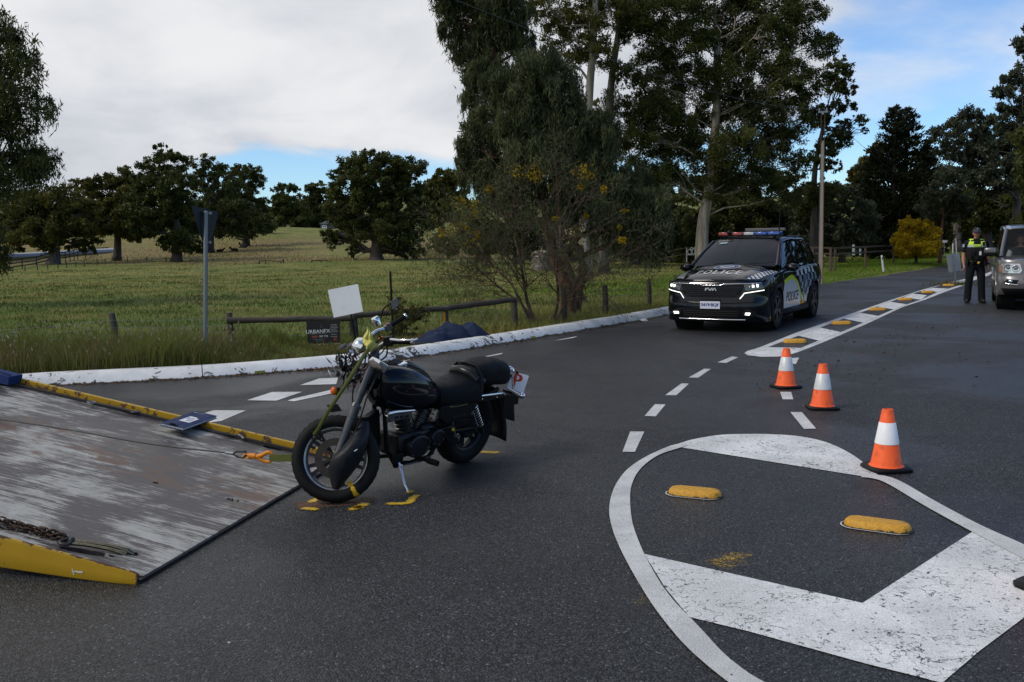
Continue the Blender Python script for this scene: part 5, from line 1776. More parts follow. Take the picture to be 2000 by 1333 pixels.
# --- concrete tank, far hut, far road, animals
tb = atY(1059, 531, 50)
t = empty('water_tank', V(tb))
tag(t, 'weathered round concrete water tank behind the roadside gum', 'water tank')
rT = 0.56
hT = (531 - 494) * 50 / FPX
mb = MB()
mb.lathe([(rT, -0.3), (rT, hT * 0.5), (rT * 0.995, hT), (rT * 0.93, hT + 0.02)], n=28)
mb.build('wall', simple('tank_concrete', (0.15, 0.125, 0.105), 0.9, 0, 0.25, 2), t, 40)
mb = MB()
mb.lathe([(rT * 1.0, hT + 0.01), (rT * 0.6, hT + 0.09), (0.05, hT + 0.14), (0.0, hT + 0.14)], n=28)
mb.build('roof', simple('tank_roof', (0.23, 0.20, 0.18), 0.8, 0, 0.2, 3), t, 40)
mb = MB()
for k in range(3):
  z = hT * (0.3 + 0.25 * k)
  mb.lathe([(rT + 0.004, z - 0.012), (rT + 0.012, z), (rT + 0.004, z + 0.012)], n=28)
mb.build('hoop', M_STEEL, t, 60)
hb = atY(638, 454, 176)
t = empty('farm_hut', V(hb))
tag(t, 'small blue grey hut with a white window beside the big paddock tree', 'hut')
M_HUT = simple('hut_cladding', (0.075, 0.085, 0.10), 0.8)
s = 176 / FPX
mb = MB()
mb.box((0, 1.5, 8 * s), (24 * s, 3.0, 17 * s))
mb.build('wall', M_HUT, t, 30)
mb = MB()
mb.prism([(-14 * s, -0.3, 16 * s), (14 * s, -0.3, 16 * s), (0, -0.3, 22 * s)], (0, 3.6, 0))
mb.build('roof', simple('hut_roof', (0.16, 0.18, 0.20), 0.5), t, 30)
mb = MB()
mb.box((-4 * s, -0.02, 9 * s), (8 * s, 0.06, 8 * s))
w_ = mb.build('window', simple('hut_window_glass', (0.10, 0.12, 0.14), 0.2), t, 30)
mb = MB()
for x in (-8, -4, 0):
  mb.box((x * s, -0.07, 9 * s), (1.6 * s, 0.04, 8 * s))
for z in (5, 9, 13):
  mb.box((-4 * s, -0.08, z * s), (9 * s, 0.03, 1.8 * s))
mb.build('frame', M_WPOST, w_, 30)
rp = [atY(-160, 506, 98), atY(0, 499, 102), atY(60, 496, 105), atY(120, 492.5, 108), atY(180, 489.5, 112), atY(235, 486.5, 117)]
mb = MB()
mb.sheet([[p + np.array([0, -3.0, -2.2]) for p in rp], [p + np.array([0, 0, -0.30]) for p in rp]])
tag(mb.build('road_embankment', M_GROUND, smooth=60), 'grassed bank carrying the far road at the left', 'bank', kind='structure')
mb = MB()
mb.sheet([[p + np.array([0, 0, -0.30]) for p in rp], [p for p in rp], [p + np.array([-2, 4, 0.12]) for p in rp]])
fr = mb.build('far_road', simple('far_wet_road', (0.30, 0.32, 0.36), 0.35), smooth=180)
tag(fr, 'pale wet road passing behind the paddock gums at the far left', 'road', kind='structure')
M_DKFUR = simple('dark_fur', (0.016, 0.013, 0.011), 0.9)
M_PALEFUR = simple('pale_fleece', (0.17, 0.13, 0.10), 0.95)
M_BRFUR = simple('brown_fleece', (0.055, 0.045, 0.035), 0.95)
def skin_mesh(verts, edges, radii, root=0, sub=1):
  me = bpy.data.meshes.new('body')
  me.from_pydata([tuple(map(float, v)) for v in verts], edges, [])
  o = bpy.data.objects.new('body', me)
  COL.objects.link(o)
  o.modifiers.new('skin', 'SKIN')
  sk = me.skin_vertices[0].data
  for i, r in enumerate(radii):
    rx, ry = (r, r) if isinstance(r, (int, float)) else r
    sk[i].radius = (rx, ry)
    sk[i].use_root = (i == root)
  m = o.modifiers.new('sub', 'SUBSURF')
  m.levels = m.render_levels = sub
  dg = bpy.context.evaluated_depsgraph_get()
  out = bpy.data.meshes.new_from_object(o.evaluated_get(dg))
  bpy.data.objects.remove(o)
  out.shade_smooth()
  return out
def animal(loc, heading, s, mat, label, lying=True, cat='animal', name='grazing_animal'):
  z = 0.18 if lying else 0.55
  v = [(-0.45, 0, z + .02), (-0.15, 0, z + 0.07), (0.2, 0, z + 0.06), (0.42, 0, z + 0.14), (0.58, 0, z + 0.36), (0.74, 0, z + 0.34)]
  e = [(0, 1), (1, 2), (2, 3), (3, 4), (4, 5)]
  r = [0.15, 0.21, 0.19, 0.12, 0.09, 0.05]
  v += [(0.54, 0.05, z + 0.50), (0.54, -0.05, z + 0.50)]
  e += [(4, 6), (4, 7)]
  r += [0.03, 0.03]
  k = len(v)
  if lying:
    v += [(0.35, 0.12, 0.05), (0.6, 0.14, 0.04), (-0.3, 0.16, 0.06), (-0.05, 0.2, 0.04)]
    e += [(2, k), (k, k + 1), (0, k + 2), (k + 2, k + 3)]
    r += [0.06, 0.035, 0.08, 0.04]
  else:
    for x, y in ((0.3, 0.1), (0.3, -0.1), (-0.38, 0.1), (-0.38, -0.1)):
      v += [(x, y, 0.30), (x + 0.02, y, 0.02)]
      b = len(v) - 2
      e += [(2 if x > 0 else 0, b), (b, b + 1)]
      r += [0.055, 0.035]
  me = skin_mesh(v, e, r, 1)
  o = link(name, me, mat)
  o.location = loc
  o.rotation_euler = (0, 0, heading)
  o.scale = (s, s, s)
  return tag(o, label, cat, 'animals resting on the hill slope')
def hillp(x, y, Y):
  p = atY(x, y, Y)
  p[2] = gz(p[0], p[1])
  return V(p)
animal(hillp(477, 505, 120), 2.7, 1.15, M_DKFUR, 'dark animal lying nearest the dry grass band, head up')
animal(hillp(459, 509, 112), 2.9, 0.95, M_DKFUR, 'dark animal lying in the middle with pricked ears')
animal(hillp(431, 510, 112), 0.2, 0.85, M_DKFUR, 'dark animal lying flat, closest to the triangular sign')
animal(hillp(428, 484, 150), 0.3, 1.35, M_BRFUR, 'brown woolly animal standing on the green slope', False)
animal(hillp(419, 489, 145), 3.0, 0.9, M_PALEFUR, 'small pale sheep beside the triangular sign', False)
# --- things lying on the verge
def cloth_heap():
  rng = random.Random(12)
  a, b = atY(800, 682, 15.15), atY(948, 661, 16.15)
  nx_, ny_ = 70, 26
  rows = []
  d = (b - a) / np.linalg.norm(b - a)
  s = np.array([-d[1], d[0], 0])
  L = np.linalg.norm(b - a)
  r2 = np.random.default_rng(3)
  ph = r2.uniform(0, 6.28, 12)
  for i in range(nx_ + 1):
    u = i / nx_
    row = []
    prof = 0.10 + 0.16 * math.exp(-((u - 0.57) / 0.09) ** 2) + 0.17 * math.exp(-((u - 0.83) / 0.08) ** 2) + 0.09 * math.exp(-((u - 0.40) / 0.12) ** 2) - 0.02 * math.exp(-((u - 0.7) / 0.05) ** 2)
    prof *= min(1, u * 3.2) ** 0.8 * min(1, (1 - u) * 9) ** 0.6
    for k in range(ny_ + 1):
      v = k / ny_
      w = (v - 0.45) * 0.62 * (0.6 + 0.4 * min(1, u * 3)) + 0.03 * math.sin(u * 17 + ph[0])
      hh = prof * max(0, math.sin(math.pi * min(1, max(0, v)))) ** 0.55
      f_ = 0.030 * math.sin(u * 29 + 6 * v + ph[1] + 2.2 * math.sin(v * 5)) + 0.012 * math.sin(u * 61 - 9 * v + ph[2]) + 0.02 * math.sin(v * 19 + u * 21 + ph[3])
      hh = max(0.004, hh * (1 + f_ * 3.4))
      p = a + d * (u * L + 0.03 * math.sin(v * 9 + u * 11)) + s * w
      p[2] = 0.10 + hh
      row.append(p)
    rows.append(row)
  mb = MB()
  mb.sheet(rows)
  m = simple('navy_cloth', (0.009, 0.018, 0.048), 0.85, 0, 0.35, 7, 0.3, 120)
  o = mb.build('cloth_heap', m, None, 180, sub=1)
  tag(o, 'crumpled navy blue cloth heaped on the verge behind the kerb', 'cloth')
cloth_heap()
M_SHARD = simple('charcoal_plastic', (0.035, 0.036, 0.038), 0.4, 0, 0.3, 15)
rg = random.Random(8)
t = empty('wreck_debris', V(atY(690, 690, 14.5)))
tag(t, 'heap of broken dark plastic and rusty scraps on the verge behind the front of the motorcycle', 'debris')
o0 = np.array(t.location)
for k, (x0, y0, x1, y1, h) in enumerate([(655, 683, 676, 671, 10), (672, 680, 694, 668, 9), (690, 678, 708, 668, 7), (664, 692, 690, 684, 8), (700, 692, 716, 682, 8)]):
  a, b = atY(x0, y0, 14.45 + 0.05 * k) - o0, atY(x1, y1, 14.6 + 0.05 * k) - o0
  mb = MB()
  s = np.array([0.03, -0.12 - 0.05 * rg.random(), -h / 128 * 0.6])
  mid = (a + b) / 2 + np.array([0, 0, 0.025])
  mb.sheet([[V(a), V(mid), V(b)], [V(a + s * 0.6 + np.array([0, 0, .015])), V(mid + s * 0.6), V(b + s * 0.5)], [V(a + s), V(mid + s), V(b + s)]])
  mb.build('shard', M_SHARD, t, 60, solid=0.006)
vs = []
mb = MB()
for k in range(130):
  p = atY(rg.uniform(655, 735), rg.uniform(684, 700), 14.4 + rg.uniform(-0.15, 0.3)) - o0
  d = Vector((rg.gauss(0, 1), rg.gauss(0, 1), rg.gauss(0, 0.5))).normalized()
  mb.bar(V(p) - d * rg.uniform(.02, .07), V(p) + d * rg.uniform(.02, .07), rg.uniform(.006, .02), rg.uniform(.004, .01))
o = mb.build('scraps', simple('rusty_scrap', (0.060, 0.030, 0.018), 0.85, 0, 0.6, 9), t, 30)
tag(o, kind='stuff')
mb = MB()
mb.tube([V(p) for p in crom([atY(578, 699, 14.25), atY(612, 694.5, 14.3), atY(650, 693, 14.35), atY(668, 690, 14.4)], 4)], [0.03, 0.04, 0.042, 0.042, 0.042, 0.042, 0.042, 0.04, 0.04, 0.035, 0.03, 0.025, 0.02], 8, flat=0.5)
tag(mb.build('rubber_strip', M_RUBBER, None, 60), 'flat black rubber strip lying along the back of the kerb under the builder sign', 'rubber strip')
mb = MB()
q = at(1258, 628)
for k in range(5):
  a = rg.uniform(0, 6)
  mb.add([V(q + np.array([0.09 * math.cos(a), 0.09 * math.sin(a), 0.01 + 0.03 * rg.random()])), V(q + np.array([0.09 * math.cos(a + 1.6), .09 * math.sin(a + 1.6), 0.01])), V(q + np.array([.02, 0, 0.07]))], [(0, 1, 2)])
tag(mb.build('paper_scrap', M_PLAC, None, 0), 'crumpled white paper scrap in the gutter left of the police car', 'litter')
# --- tilted tow truck tray
ta, tb_ = at(268, 1143), at(666, 905)
tw = (tb_ - ta) / np.linalg.norm(tb_ - ta)
TL = np.array([-tw[1], tw[0], 0])
SL = 0.195
tu = np.array([TL[0], TL[1], SL])
tu /= np.linalg.norm(tu)
TW = float(np.linalg.norm(tb_ - ta))
MT = frame(V(tb_ + np.array([0, 0, 0.028])), V(tu), V(-tw))
tray = empty('tow_tray')
setM(tray, MT)
tag(tray, 'scratched steel tilt tray of a tow truck lowered to the road, yellow edges', 'tow tray')
MTi = MT.inverted()
TN = MT.to_3x3() @ Vector((0, 0, 1))
T0 = MT.to_translation()
def deck(px, py, h=0.0):
  """tray coordinates of the deck point (h above it) seen at a pixel"""
  d = Vector(ray(px, py))
  o = Vector((0, 0, CAMH))
  tt = (T0 + TN * h - o).dot(TN) / d.dot(TN)
  return MTi @ (o + d * tt)
def dk(p, h=0.0):
  return deck(*cd_(p), h)
def c5(p, h=0.0):
  return deck(p[0] * 300 / 2000, 980 + p[1] * 300 / 2000, h)
def deck_mat():
  m, nt, b = principled('scratched_deck')
  tc = N(nt, 'ShaderNodeTexCoord').outputs['Object']
  mp = N(nt, 'ShaderNodeMapping')
  mp.inputs['Scale'].default_value = (1.0, 15.0, 1.0)
  nt.links.new(tc, mp.inputs[0])
  mp2 = N(nt, 'ShaderNodeMapping')
  mp2.inputs['Scale'].default_value = (3.0, 85.0, 1.0)
  nt.links.new(tc, mp2.inputs[0])
  streak = noise(nt, mp.outputs[0], 1.5, 8.0, 0.72, dist=0.5)
  scr = noise(nt, mp2.outputs[0], 2.0, 6.0, 0.75, dist=0.2)
  patch = noise(nt, tc, 1.3, 5.0, 0.62, dist=0.5)
  cov = mathn(nt, 'ADD', mathn(nt, 'ADD', mathn(nt, 'MULTIPLY', streak, 0.50), mathn(nt, 'MULTIPLY', scr, 0.55)), mathn(nt, 'MULTIPLY', patch, 0.75))
  white = maprange(nt, cov, 0.905, 0.932)
  dark = mixc(nt, noise(nt, tc, 6.0, 5.0), (0.026, 0.022, 0.025, 1), (0.062, 0.050, 0.052, 1))
  pale = mixc(nt, noise(nt, tc, 9.0, 5.0), (0.22, 0.215, 0.195, 1), (0.50, 0.49, 0.45, 1))
  c = mixc(nt, white, dark, pale)
  mp3 = N(nt, 'ShaderNodeMapping')
  mp3.inputs['Scale'].default_value = (1.0, 2.6, 1.0)
  nt.links.new(tc, mp3.inputs[0])
  sep = N(nt, 'ShaderNodeSeparateXYZ')
  nt.links.new(tc, sep.inputs[0])
  rust = noise(nt, mp3.outputs[0], 2.6, 6.0, 0.7, dist=0.6)
  band = maprange(nt, mathn(nt, 'ABSOLUTE', mathn(nt, 'SUBTRACT', sep.outputs[1], 1.15)), 0.15, 0.75, 0.14, -0.04)
  rm = maprange(nt, mathn(nt, 'ADD', rust, band), 0.62, 0.74, 0.0, 0.80)
  c = mixc(nt, rm, c, mixc(nt, scr, (0.035, 0.018, 0.012, 1), (0.17, 0.070, 0.028, 1)))
  mp4 = N(nt, 'ShaderNodeMapping')
  mp4.inputs['Rotation'].default_value = (0, 0, rad(52))
  mp4.inputs['Scale'].default_value = (1.6, 60.0, 1.0)
  nt.links.new(tc, mp4.inputs[0])
  sc2 = maprange(nt, noise(nt, mp4.outputs[0], 1.0, 3.0, 0.6), 0.70, 0.76, 0.0, 0.6)
  c = mixc(nt, sc2, c, (0.05, 0.045, 0.045, 1))
  nt.links.new(c, b.inputs['Base Color'])
  b.inputs['Metallic'].default_value = 0.15
  nt.links.new(maprange(nt, white, 0, 1, 0.42, 0.62), b.inputs['Roughness'])
  bump(nt, b, mathn(nt, 'ADD', scr, cov), 0.25, 0.006)
  return m
def yellow_mat():
  m, nt, b = principled('tray_yellow')
  tc = N(nt, 'ShaderNodeTexCoord').outputs['Object']
  n1 = noise(nt, tc, 14.0, 6.0, 0.7)
  c = mixc(nt, noise(nt, tc, 5.0, 4.0), (0.34, 0.195, 0.005, 1), (0.46, 0.275, 0.010, 1))
  at_ = N(nt, 'ShaderNodeAttribute', attribute_name='tint')
  rm = maprange(nt, mathn(nt, 'ADD', n1, mathn(nt, 'MULTIPLY', at_.outputs['Fac'], 0.26)), 0.66, 0.72)
  c = mixc(nt, rm, c, mixc(nt, noise(nt, tc, 40.0, 3.0), (0.035, 0.018, 0.012, 1), (0.11, 0.05, 0.03, 1)))
  nt.links.new(c, b.inputs['Base Color'])
  nt.links.new(maprange(nt, rm, 0, 1, 0.42, 0.8), b.inputs['Roughness'])
  bump(nt, b, n1, 0.15, 0.01)
  return m
M_DECK, M_YEL = deck_mat(), yellow_mat()
M_RUSTC = simple('rusty_chain', (0.060, 0.038, 0.026), 0.6, 0.6, 0.5, 40)
TLEN = 5.6
def cutter(poly, depth=0.2):
  mb = MB()
  mb.prism([Vector((p[0], p[1], -depth)) for p in poly], (0, 0, depth * 2))
  me = bpy.data.meshes.new('cut')
  me.from_pydata(mb.v, [], mb.f)
  o = bpy.data.objects.new('cut', me)
  COL.objects.link(o)
  return o
mb = MB()
mb.box((TLEN / 2, TW / 2, -0.012), (TLEN, TW - 0.10, 0.024))
d0 = mb.build('deck', M_DECK, None, 30)
def ell(c, rx, ry, ang=0.0, n=14):
  return [(c[0] + rx * math.cos(a) * math.cos(ang) - ry * math.sin(a) * math.sin(ang), c[1] + rx * math.cos(a) * math.sin(ang) + ry * math.sin(a) * math.cos(ang)) for a in np.linspace(0, 2 * math.pi, n, endpoint=False)]
holes = [ell(dk((1480, 487)), 0.085, 0.045), ell(dk((1267, 770)), 0.055, 0.025), ell(dk((845, 676)), 0.022, 0.015), ell(c5((1740, 680)), 0.03, 0.026)]
k0, k1 = c5((760, 590)), c5((1500, 720))
dv = (k1 - k0)
holes.append(ell((k0 + k1) / 2, dv.length / 2, 0.030, math.atan2(dv.y, dv.x)))
cuts = [cutter(h) for h in holes]
for c in cuts:
  m = d0.modifiers.new('hole', 'BOOLEAN')
  m.object = c
  m.operation = 'DIFFERENCE'
  m.solver = 'EXACT'
dg = bpy.context.evaluated_depsgraph_get()
me = bpy.data.meshes.new_from_object(d0.evaluated_get(dg))
bpy.data.objects.remove(d0)
for c in cuts:
  bpy.data.objects.remove(c)
me.shade_flat()
link('deck', me, None, tray)
mb = MB()
mb.box((TLEN / 2 + 0.3, TW / 2, -0.16), (TLEN - 0.7, TW - 0.6, 0.05))
mb.build('underframe', simple('grimy_steel', (0.02, 0.017, 0.015), 0.8, 0.3), tray, 30)
mb = MB()
mb.bar((0.0, 0.02, -0.014), (0.0, TW - 0.02, -0.014), 0.02, 0.016)
mb.build('tail_edge', simple('worn_steel_edge', (0.05, 0.048, 0.05), 0.5, 0.6, 0.3, 10), tray, 40)
def tinted(mb, name, mat, fn, parent, smooth=30):
  o = mb.build(name, mat, parent, smooth)
  a = o.data.attributes.new('tint', 'FLOAT', 'POINT')
  a.data.foreach_set('value', [fn(v.co) for v in o.data.vertices])
  return o
mb = MB()
nS = 40
for y0, y1, z0, z1 in ((-0.012, 0.02, -0.03, 0.052),):
  rows = []
  for i in range(nS + 1):
    x = 0.02 + (TLEN - 0.02) * i / nS
    rows.append([(x, y0, z0), (x, y0, z1 - 0.004), (x, y0 + 0.006, z1), (x, y1 - 0.006, z1), (x, y1, z1 - 0.004), (x, y1, z0)])
  mb.sheet(rows)
  mb.f.append((0, 1, 2, 3, 4, 5))
tinted(mb, 'side_rail', M_YEL, lambda c: 0.45 if c.z > 0.02 else 0.75 if c.y > 0 else 0.3, tray)
mb = MB()
mb.bar((0.3, 0.085, 0.012), (TLEN, 0.085, 0.012), 0.018, 0.022)
mb.bar((0.05, 0.045, 0.004), (TLEN, 0.045, 0.004), 0.05, 0.006)
mb.build('edge_channel', simple('worn_channel', (0.032, 0.030, 0.030), 0.6, 0.4, 0.4, 8), tray, 30)
rows = []
for i in range(nS + 1):
  x = 0.0 + TLEN * (i / nS) ** 1.5
  hgt = 0.062 + 0.115 * min(1, x / 0.85) ** 0.8
  zt = 0.030 if x < 0.02 else 0.034
  zb = zt - hgt + 0.0
  y = TW
  rows.append([(x, y - 0.012, zb), (x, y - 0.012, zt), (x, y - 0.009, zt + 0.002), (x, y - 0.001, zt + 0.002), (x, y, zt), (x, y, zt - hgt * 0.12), (x, y, zt - hgt * 0.5), (x, y, zb + 0.008), (x, y - 0.004, zb)])
mb = MB()
mb.sheet(rows)
mb.f.append(tuple(range(8, -1, -1)))
tinted(mb, 'side_plate', M_YEL, lambda c: 1.0 if c.x < 0.015 else (0.45 if c.x < 0.05 else 0.0) + (0.8 if c.z > 0.0335 else 0.0), tray)
mb = MB()
for (a, b, w) in (((1000, 915), (1080, 925), 0.004), ((940, 880), (965, 950), 0.003), ((960, 910), (1000, 912), 0.003)):
  pa, pb_ = [Vector((0, 0, 0))] * 2
  q = []
  for p in (a, b):
    d = Vector(ray(p[0] * .15, 980 + p[1] * .15))
    o = Vector((0, 0, CAMH))
    dl, ol = MTi.to_3x3() @ d, MTi @ o
    s = (TW + 0.002 - ol.y) / dl.y
    q.append(ol + dl * s)
  mb.bar(q[0], q[1], 0.002, w * 2, up=(0, 0, 1))
mb.build('paint_scratch', M_WHITE2, tray, 30)
def tray_thing(name, label, cat, mbs, group=None):
  o = empty(name)
  setM(o, MT)
  tag(o, label, cat, group)
  for nm, mb, mat in mbs:
    mb.build(nm, mat, o, 50)
  return o
a, b = dk((497, 240), .03), dk((735, 292), .03)
m1, m2 = MB(), MB()
m1.tube([a, a * .5 + b * .5 + Vector((0, 0, .004)), b], 0.009, 7)
m2.tube([a + Vector((0.0, 0.0, 0.0)) + 0.03 * Vector((math.cos(t_), math.sin(t_), 0)) for t_ in np.linspace(0, 6.28, 12)[:-1]], 0.007, 6, closed=True)
m2.cyl(b + Vector((-.02, -.04, 0)), b + Vector((.02, .03, 0)), 0.008, n=6)
tray_thing('tie_down_rod', 'dark steel tie down rod lying along the far edge, left of the clipboard', 'tie down rod', [('rod', m1, M_SHARD), ('ring', m2, M_STEEL)], 'rods in the far channel')
a, b = dk((1150, 395), .03), dk((1315, 428), .02)
m1, m2 = MB(), MB()
m1.tube([a, b], 0.008, 7)
m2.cyl(b + Vector((-.03, 0.03, 0)), b + Vector((.05, -.03, 0)), 0.010, n=6)
tray_thing('tie_down_rod', 'short steel tie down rod by the far edge, right of the clipboard', 'tie down rod', [('rod', m1, M_SHARD), ('handle', m2, M_STEEL)], 'rods in the far channel')
a = dk((20, 118), .03)
m1 = MB()
m1.box(a + Vector((0.10, 0, 0.025)), (0.42, 0.16, 0.07))
m1.tube([a + Vector((-.1, .05, .07)), a + Vector((0.05, .06, .085)), a + Vector((.2, .05, .07))], 0.008, 6)
tray_thing('blue_strap_bundle', 'bundle of blue webbing at the top of the tray by the left edge', 'strap', [('webbing', m1, simple('blue_webbing', (0.012, 0.028, 0.11), 0.8, 0, 0.4, 30))])
# ---- clipboard folder
q = [dk(p, .05) for p in ((1030, 293), (1147, 320), (1022, 402), (905, 372))]
c = sum(q, Vector()) / 4
x = (q[1] - q[0]).normalized()
y = (q[0] - q[3]).normalized()
cb = empty('clipboard')
setM(cb, MT @ frame(c, x, y))
tag(cb, 'navy clipboard folder with a white label lying on the tray edge', 'clipboard')
wC, hC = (q[1] - q[0]).length, (q[0] - q[3]).length
M_NAVY = simple('navy_vinyl', (0.012, 0.026, 0.085), 0.6, 0, 0.15, 8, spec=0.12)
for z, nm in ((0.0, 'back_cover'), (0.020, 'front_cover')):
  mb = MB()
  mb.box((0, 0, z), (wC, hC, 0.004))
  mb.build(nm, M_NAVY, cb, 30, bevel=0.0015)
mb = MB()
mb.box((0, 0, 0.010), (wC * 0.94, hC * 0.96, 0.013))
mb.build('papers', M_PLAC, cb, 30)
mb = MB()
mb.add([(-wC * .20, -hC * .19, .0235), (wC * .26, -hC * .19, .0235), (wC * .26, hC * .10, .0235), (wC * .12, hC * .10, .0235), (wC * .12, hC * .15, .0235), (-wC * .20, hC * .15, .0235)], [(0, 1, 2, 3, 4, 5)])
lb = mb.build('label', M_SWHT, cb, 0)
for k, (u, v, l) in enumerate(((-.16, .05, .3), (-.16, -.01, .36), (-.02, -.07, .22), (-.02, -.12, .2))):
  mb = MB()
  mb.add([(wC * u, hC * v, .0242), (wC * (u + l), hC * v, .0242), (wC * (u + l), hC * (v + .022), .0242), (wC * u, hC * (v + .022), .0242)], [(0, 1, 2, 3)])
  mb.build('print_line', simple('blue_print', (0.05, 0.10, 0.26), 0.6), lb, 0)
mb = MB()
mb.add([(-wC * .36 + 0.014 * math.cos(a), hC * .40 + 0.014 * math.sin(a), .0235) for a in np.linspace(0, 6.28, 14)[:-1]], [tuple(range(13))])
mb.add([(-wC * .28, hC * .40, .0235), (wC * .05, hC * .40, .0235), (wC * .05, hC * .42, .0235), (-wC * .28, hC * .42, .0235)], [(0, 1, 2, 3)])
mb.build('crest_print', M_SGRY, cb, 0)
mb = MB()
mb.box((0, -hC * .47, .027), (wC * .34, .018, .008))
mb.tube([(-wC * .12, -hC * .47, .03), (0, -hC * .53, .042), (wC * .12, -hC * .47, .03)], .004, 6)
mb.build('clip', M_BLKSTEEL, cb, 40)
# ---- winch cable, shackle, orange hook, green strap to the front wheel
YE = 6.28
P1 = atY(600, 898, YE)
Q0 = MT @ deck(0, 819, 0.018)
YQ = Q0[1]
def cabp(x, y):
  """points of the taut line: depth runs evenly between its ends"""
  u = (x - 0) / 600.0
  iy = (1 - u) / YQ + u / YE
  return V(atY(x, y, 1 / iy))
cp = [cabp(*cd_(p)) for p in ((-200, 300), (0, 332), (200, 360), (400, 392), (550, 420), (700, 447), (850, 470), (1000, 489), (1120, 501), (1230, 513))]
cc = empty('winch_cable', cp[-1])
tag(cc, 'steel winch cable stretched along the tray to the orange hook', 'cable')
mb = MB()
mb.tube([p - cp[-1] for p in cp], 0.0055, 7)
mb.build('wire_rope', simple('wire_rope', (0.055, 0.055, 0.055), 0.45, 0.7, 0.3, 60), cc, 60)
mb = MB()
e0, e1 = cabp(*cd_((1225, 512))), cabp(*cd_((1268, 517)))
mb.cyl(e0 - cp[-1], e1 - cp[-1], 0.012, n=10)
mb.build('ferrule', M_STEEL, cc, 40)
mb = MB()
r_ = [cabp(*cd_(p)) - cp[-1] for p in ((1262, 517), (1290, 503), (1330, 506), (1338, 522), (1318, 540), (1285, 533))]
mb.tube(r_, 0.009, 8, closed=True)
mb.build('thimble', simple('dark_shackle', (0.05, 0.05, 0.05), 0.4, 0.7), cc, 60)
hk = empty('winch_hook', cabp(*cd_((1380, 530))))
tag(hk, 'bright orange swivel hook joining the winch cable to the green strap', 'hook')
h0 = Vector(hk.location)
M_HOOK = simple('orange_paint', (0.62, 0.20, 0.008), 0.4, 0, 0.25, 30)
def hp_(x, y, dz=0):
  return cabp(*cd_((x, y))) - h0 + Vector((0, dz, 0))
mb = MB()
mb.tube([hp_(1312, 538), hp_(1330, 520), hp_(1352, 524)], [0.006, 0.008, 0.009], 8)
mb.tube([hp_(1312, 538), hp_(1345, 543), hp_(1372, 540)], [0.006, 0.006, 0.008], 8)
mb.cyl(hp_(1350, 528), hp_(1388, 531), 0.018, 0.020, 12)
mb.build('swivel', M_HOOK, hk, 50)
mb = MB()
mb.tube([hp_(1385, 531), hp_(1400, 535), hp_(1425, 525), hp_(1450, 510), hp_(1470, 510), hp_(1478, 522)], [0.016, 0.017, 0.015, 0.014, 0.011, 0.008], 10)
mb.tube([hp_(1398, 537), hp_(1415, 548), hp_(1440, 562), hp_(1465, 562), hp_(1478, 552)], [0.015, 0.013, 0.011, 0.010, 0.008], 10)
mb.build('hook', M_HOOK, hk, 60)
M_WEB = simple('green_webbing', (0.105, 0.120, 0.030), 0.85, 0, 0.35, 60, 0.5, 300)
ws_ = empty('wheel_strap', cabp(*cd_((1535, 542))))
tag(ws_, 'short green webbing strap with a silver hook tied to the front wheel', 'strap')
w0_ = Vector(ws_.location)
def wp_(x, y):
  return cabp(*cd_((x, y))) - w0_
mb = MB()
for k in range(3):
  o_ = Vector((0, -0.003 * k, 0))
  mb.add([wp_(1462, 521) + o_, wp_(1602, 520) + o_, wp_(1603, 560) + o_, wp_(1462, 560) + o_], [(0, 1, 2, 3)])
mb.build('webbing', M_WEB, ws_, 0, solid=0.003)
mb = MB()
mb.tube([wp_(1598, 517), wp_(1612, 520), wp_(1614, 556), wp_(1600, 563)], 0.004, 6)
mb.tube([wp_(1612, 540), wp_(1632, 536), wp_(1652, 544), wp_(1664, 558), wp_(1650, 566), wp_(1625, 562)], [.006, .009, .010, .009, .007, .005], 8)
mb.build('hook', M_CHROME, ws_, 60)
# ---- chain and hooked bar by the near edge
def link_mb(L=0.044, W=0.030, r=0.0048):
  mb = MB()
  pts = []
  s = L / 2 - W / 2
  for k in range(12):
    a = 2 * math.pi * k / 12
    pts.append((math.copysign(s, math.cos(a)) + W / 2 * math.cos(a), W / 2 * math.sin(a), 0))
  mb.tube(pts, r, 6, closed=True)
  return mb
ch = empty('chain')
setM(ch, MT)
tag(ch, 'rusty chain heaped along the near edge of the tray', 'chain')
first = link_mb().build('chain_link', M_RUSTC, None, 60)
ln_me = first.data
bpy.data.objects.remove(first)
rg = random.Random(3)
def run(pts, lift, n):
  c = crom([np.array(c5(p)) for p in pts], 12)
  c = np.array(c)
  s = np.concatenate([[0], np.cumsum(np.linalg.norm(np.diff(c, axis=0), axis=1))])
  step = 0.033
  k = 0
  x = 0.0
  while x < s[-1] and k < n:
    p = [np.interp(x, s, c[:, j]) for j in range(3)]
    q = [np.interp(x + .01, s, c[:, j]) for j in range(3)]
    o = bpy.data.objects.new('chain_link', ln_me)
    COL.objects.link(o)
    o.parent = ch
    o.location = (p[0] + rg.gauss(0, .003), p[1] + rg.gauss(0, .005), lift + (0.006 if k % 2 == 0 else 0.014) + rg.uniform(0, .004))
    o.rotation_euler = ((0.25 if k % 2 == 0 else 1.35) + rg.gauss(0, .18), rg.gauss(0, .1), math.atan2(q[1] - p[1], q[0] - p[0]) + rg.gauss(0, .12))
    x += step
    k += 1
run([(860, 540), (640, 490), (400, 430), (150, 380), (-60, 340), (-400, 250)], 0.0, 60)
run([(880, 500), (660, 440), (420, 385), (200, 330), (0, 290), (-400, 190)], 0.002, 60)
run([(800, 460), (560, 405), (330, 345), (100, 285), (-100, 240)], 0.0, 50)
run([(760, 480), (520, 440), (260, 380), (60, 330), (-200, 280)], 0.018, 45)
hb_ = empty('tie_down_hook')
setM(hb_, MT)
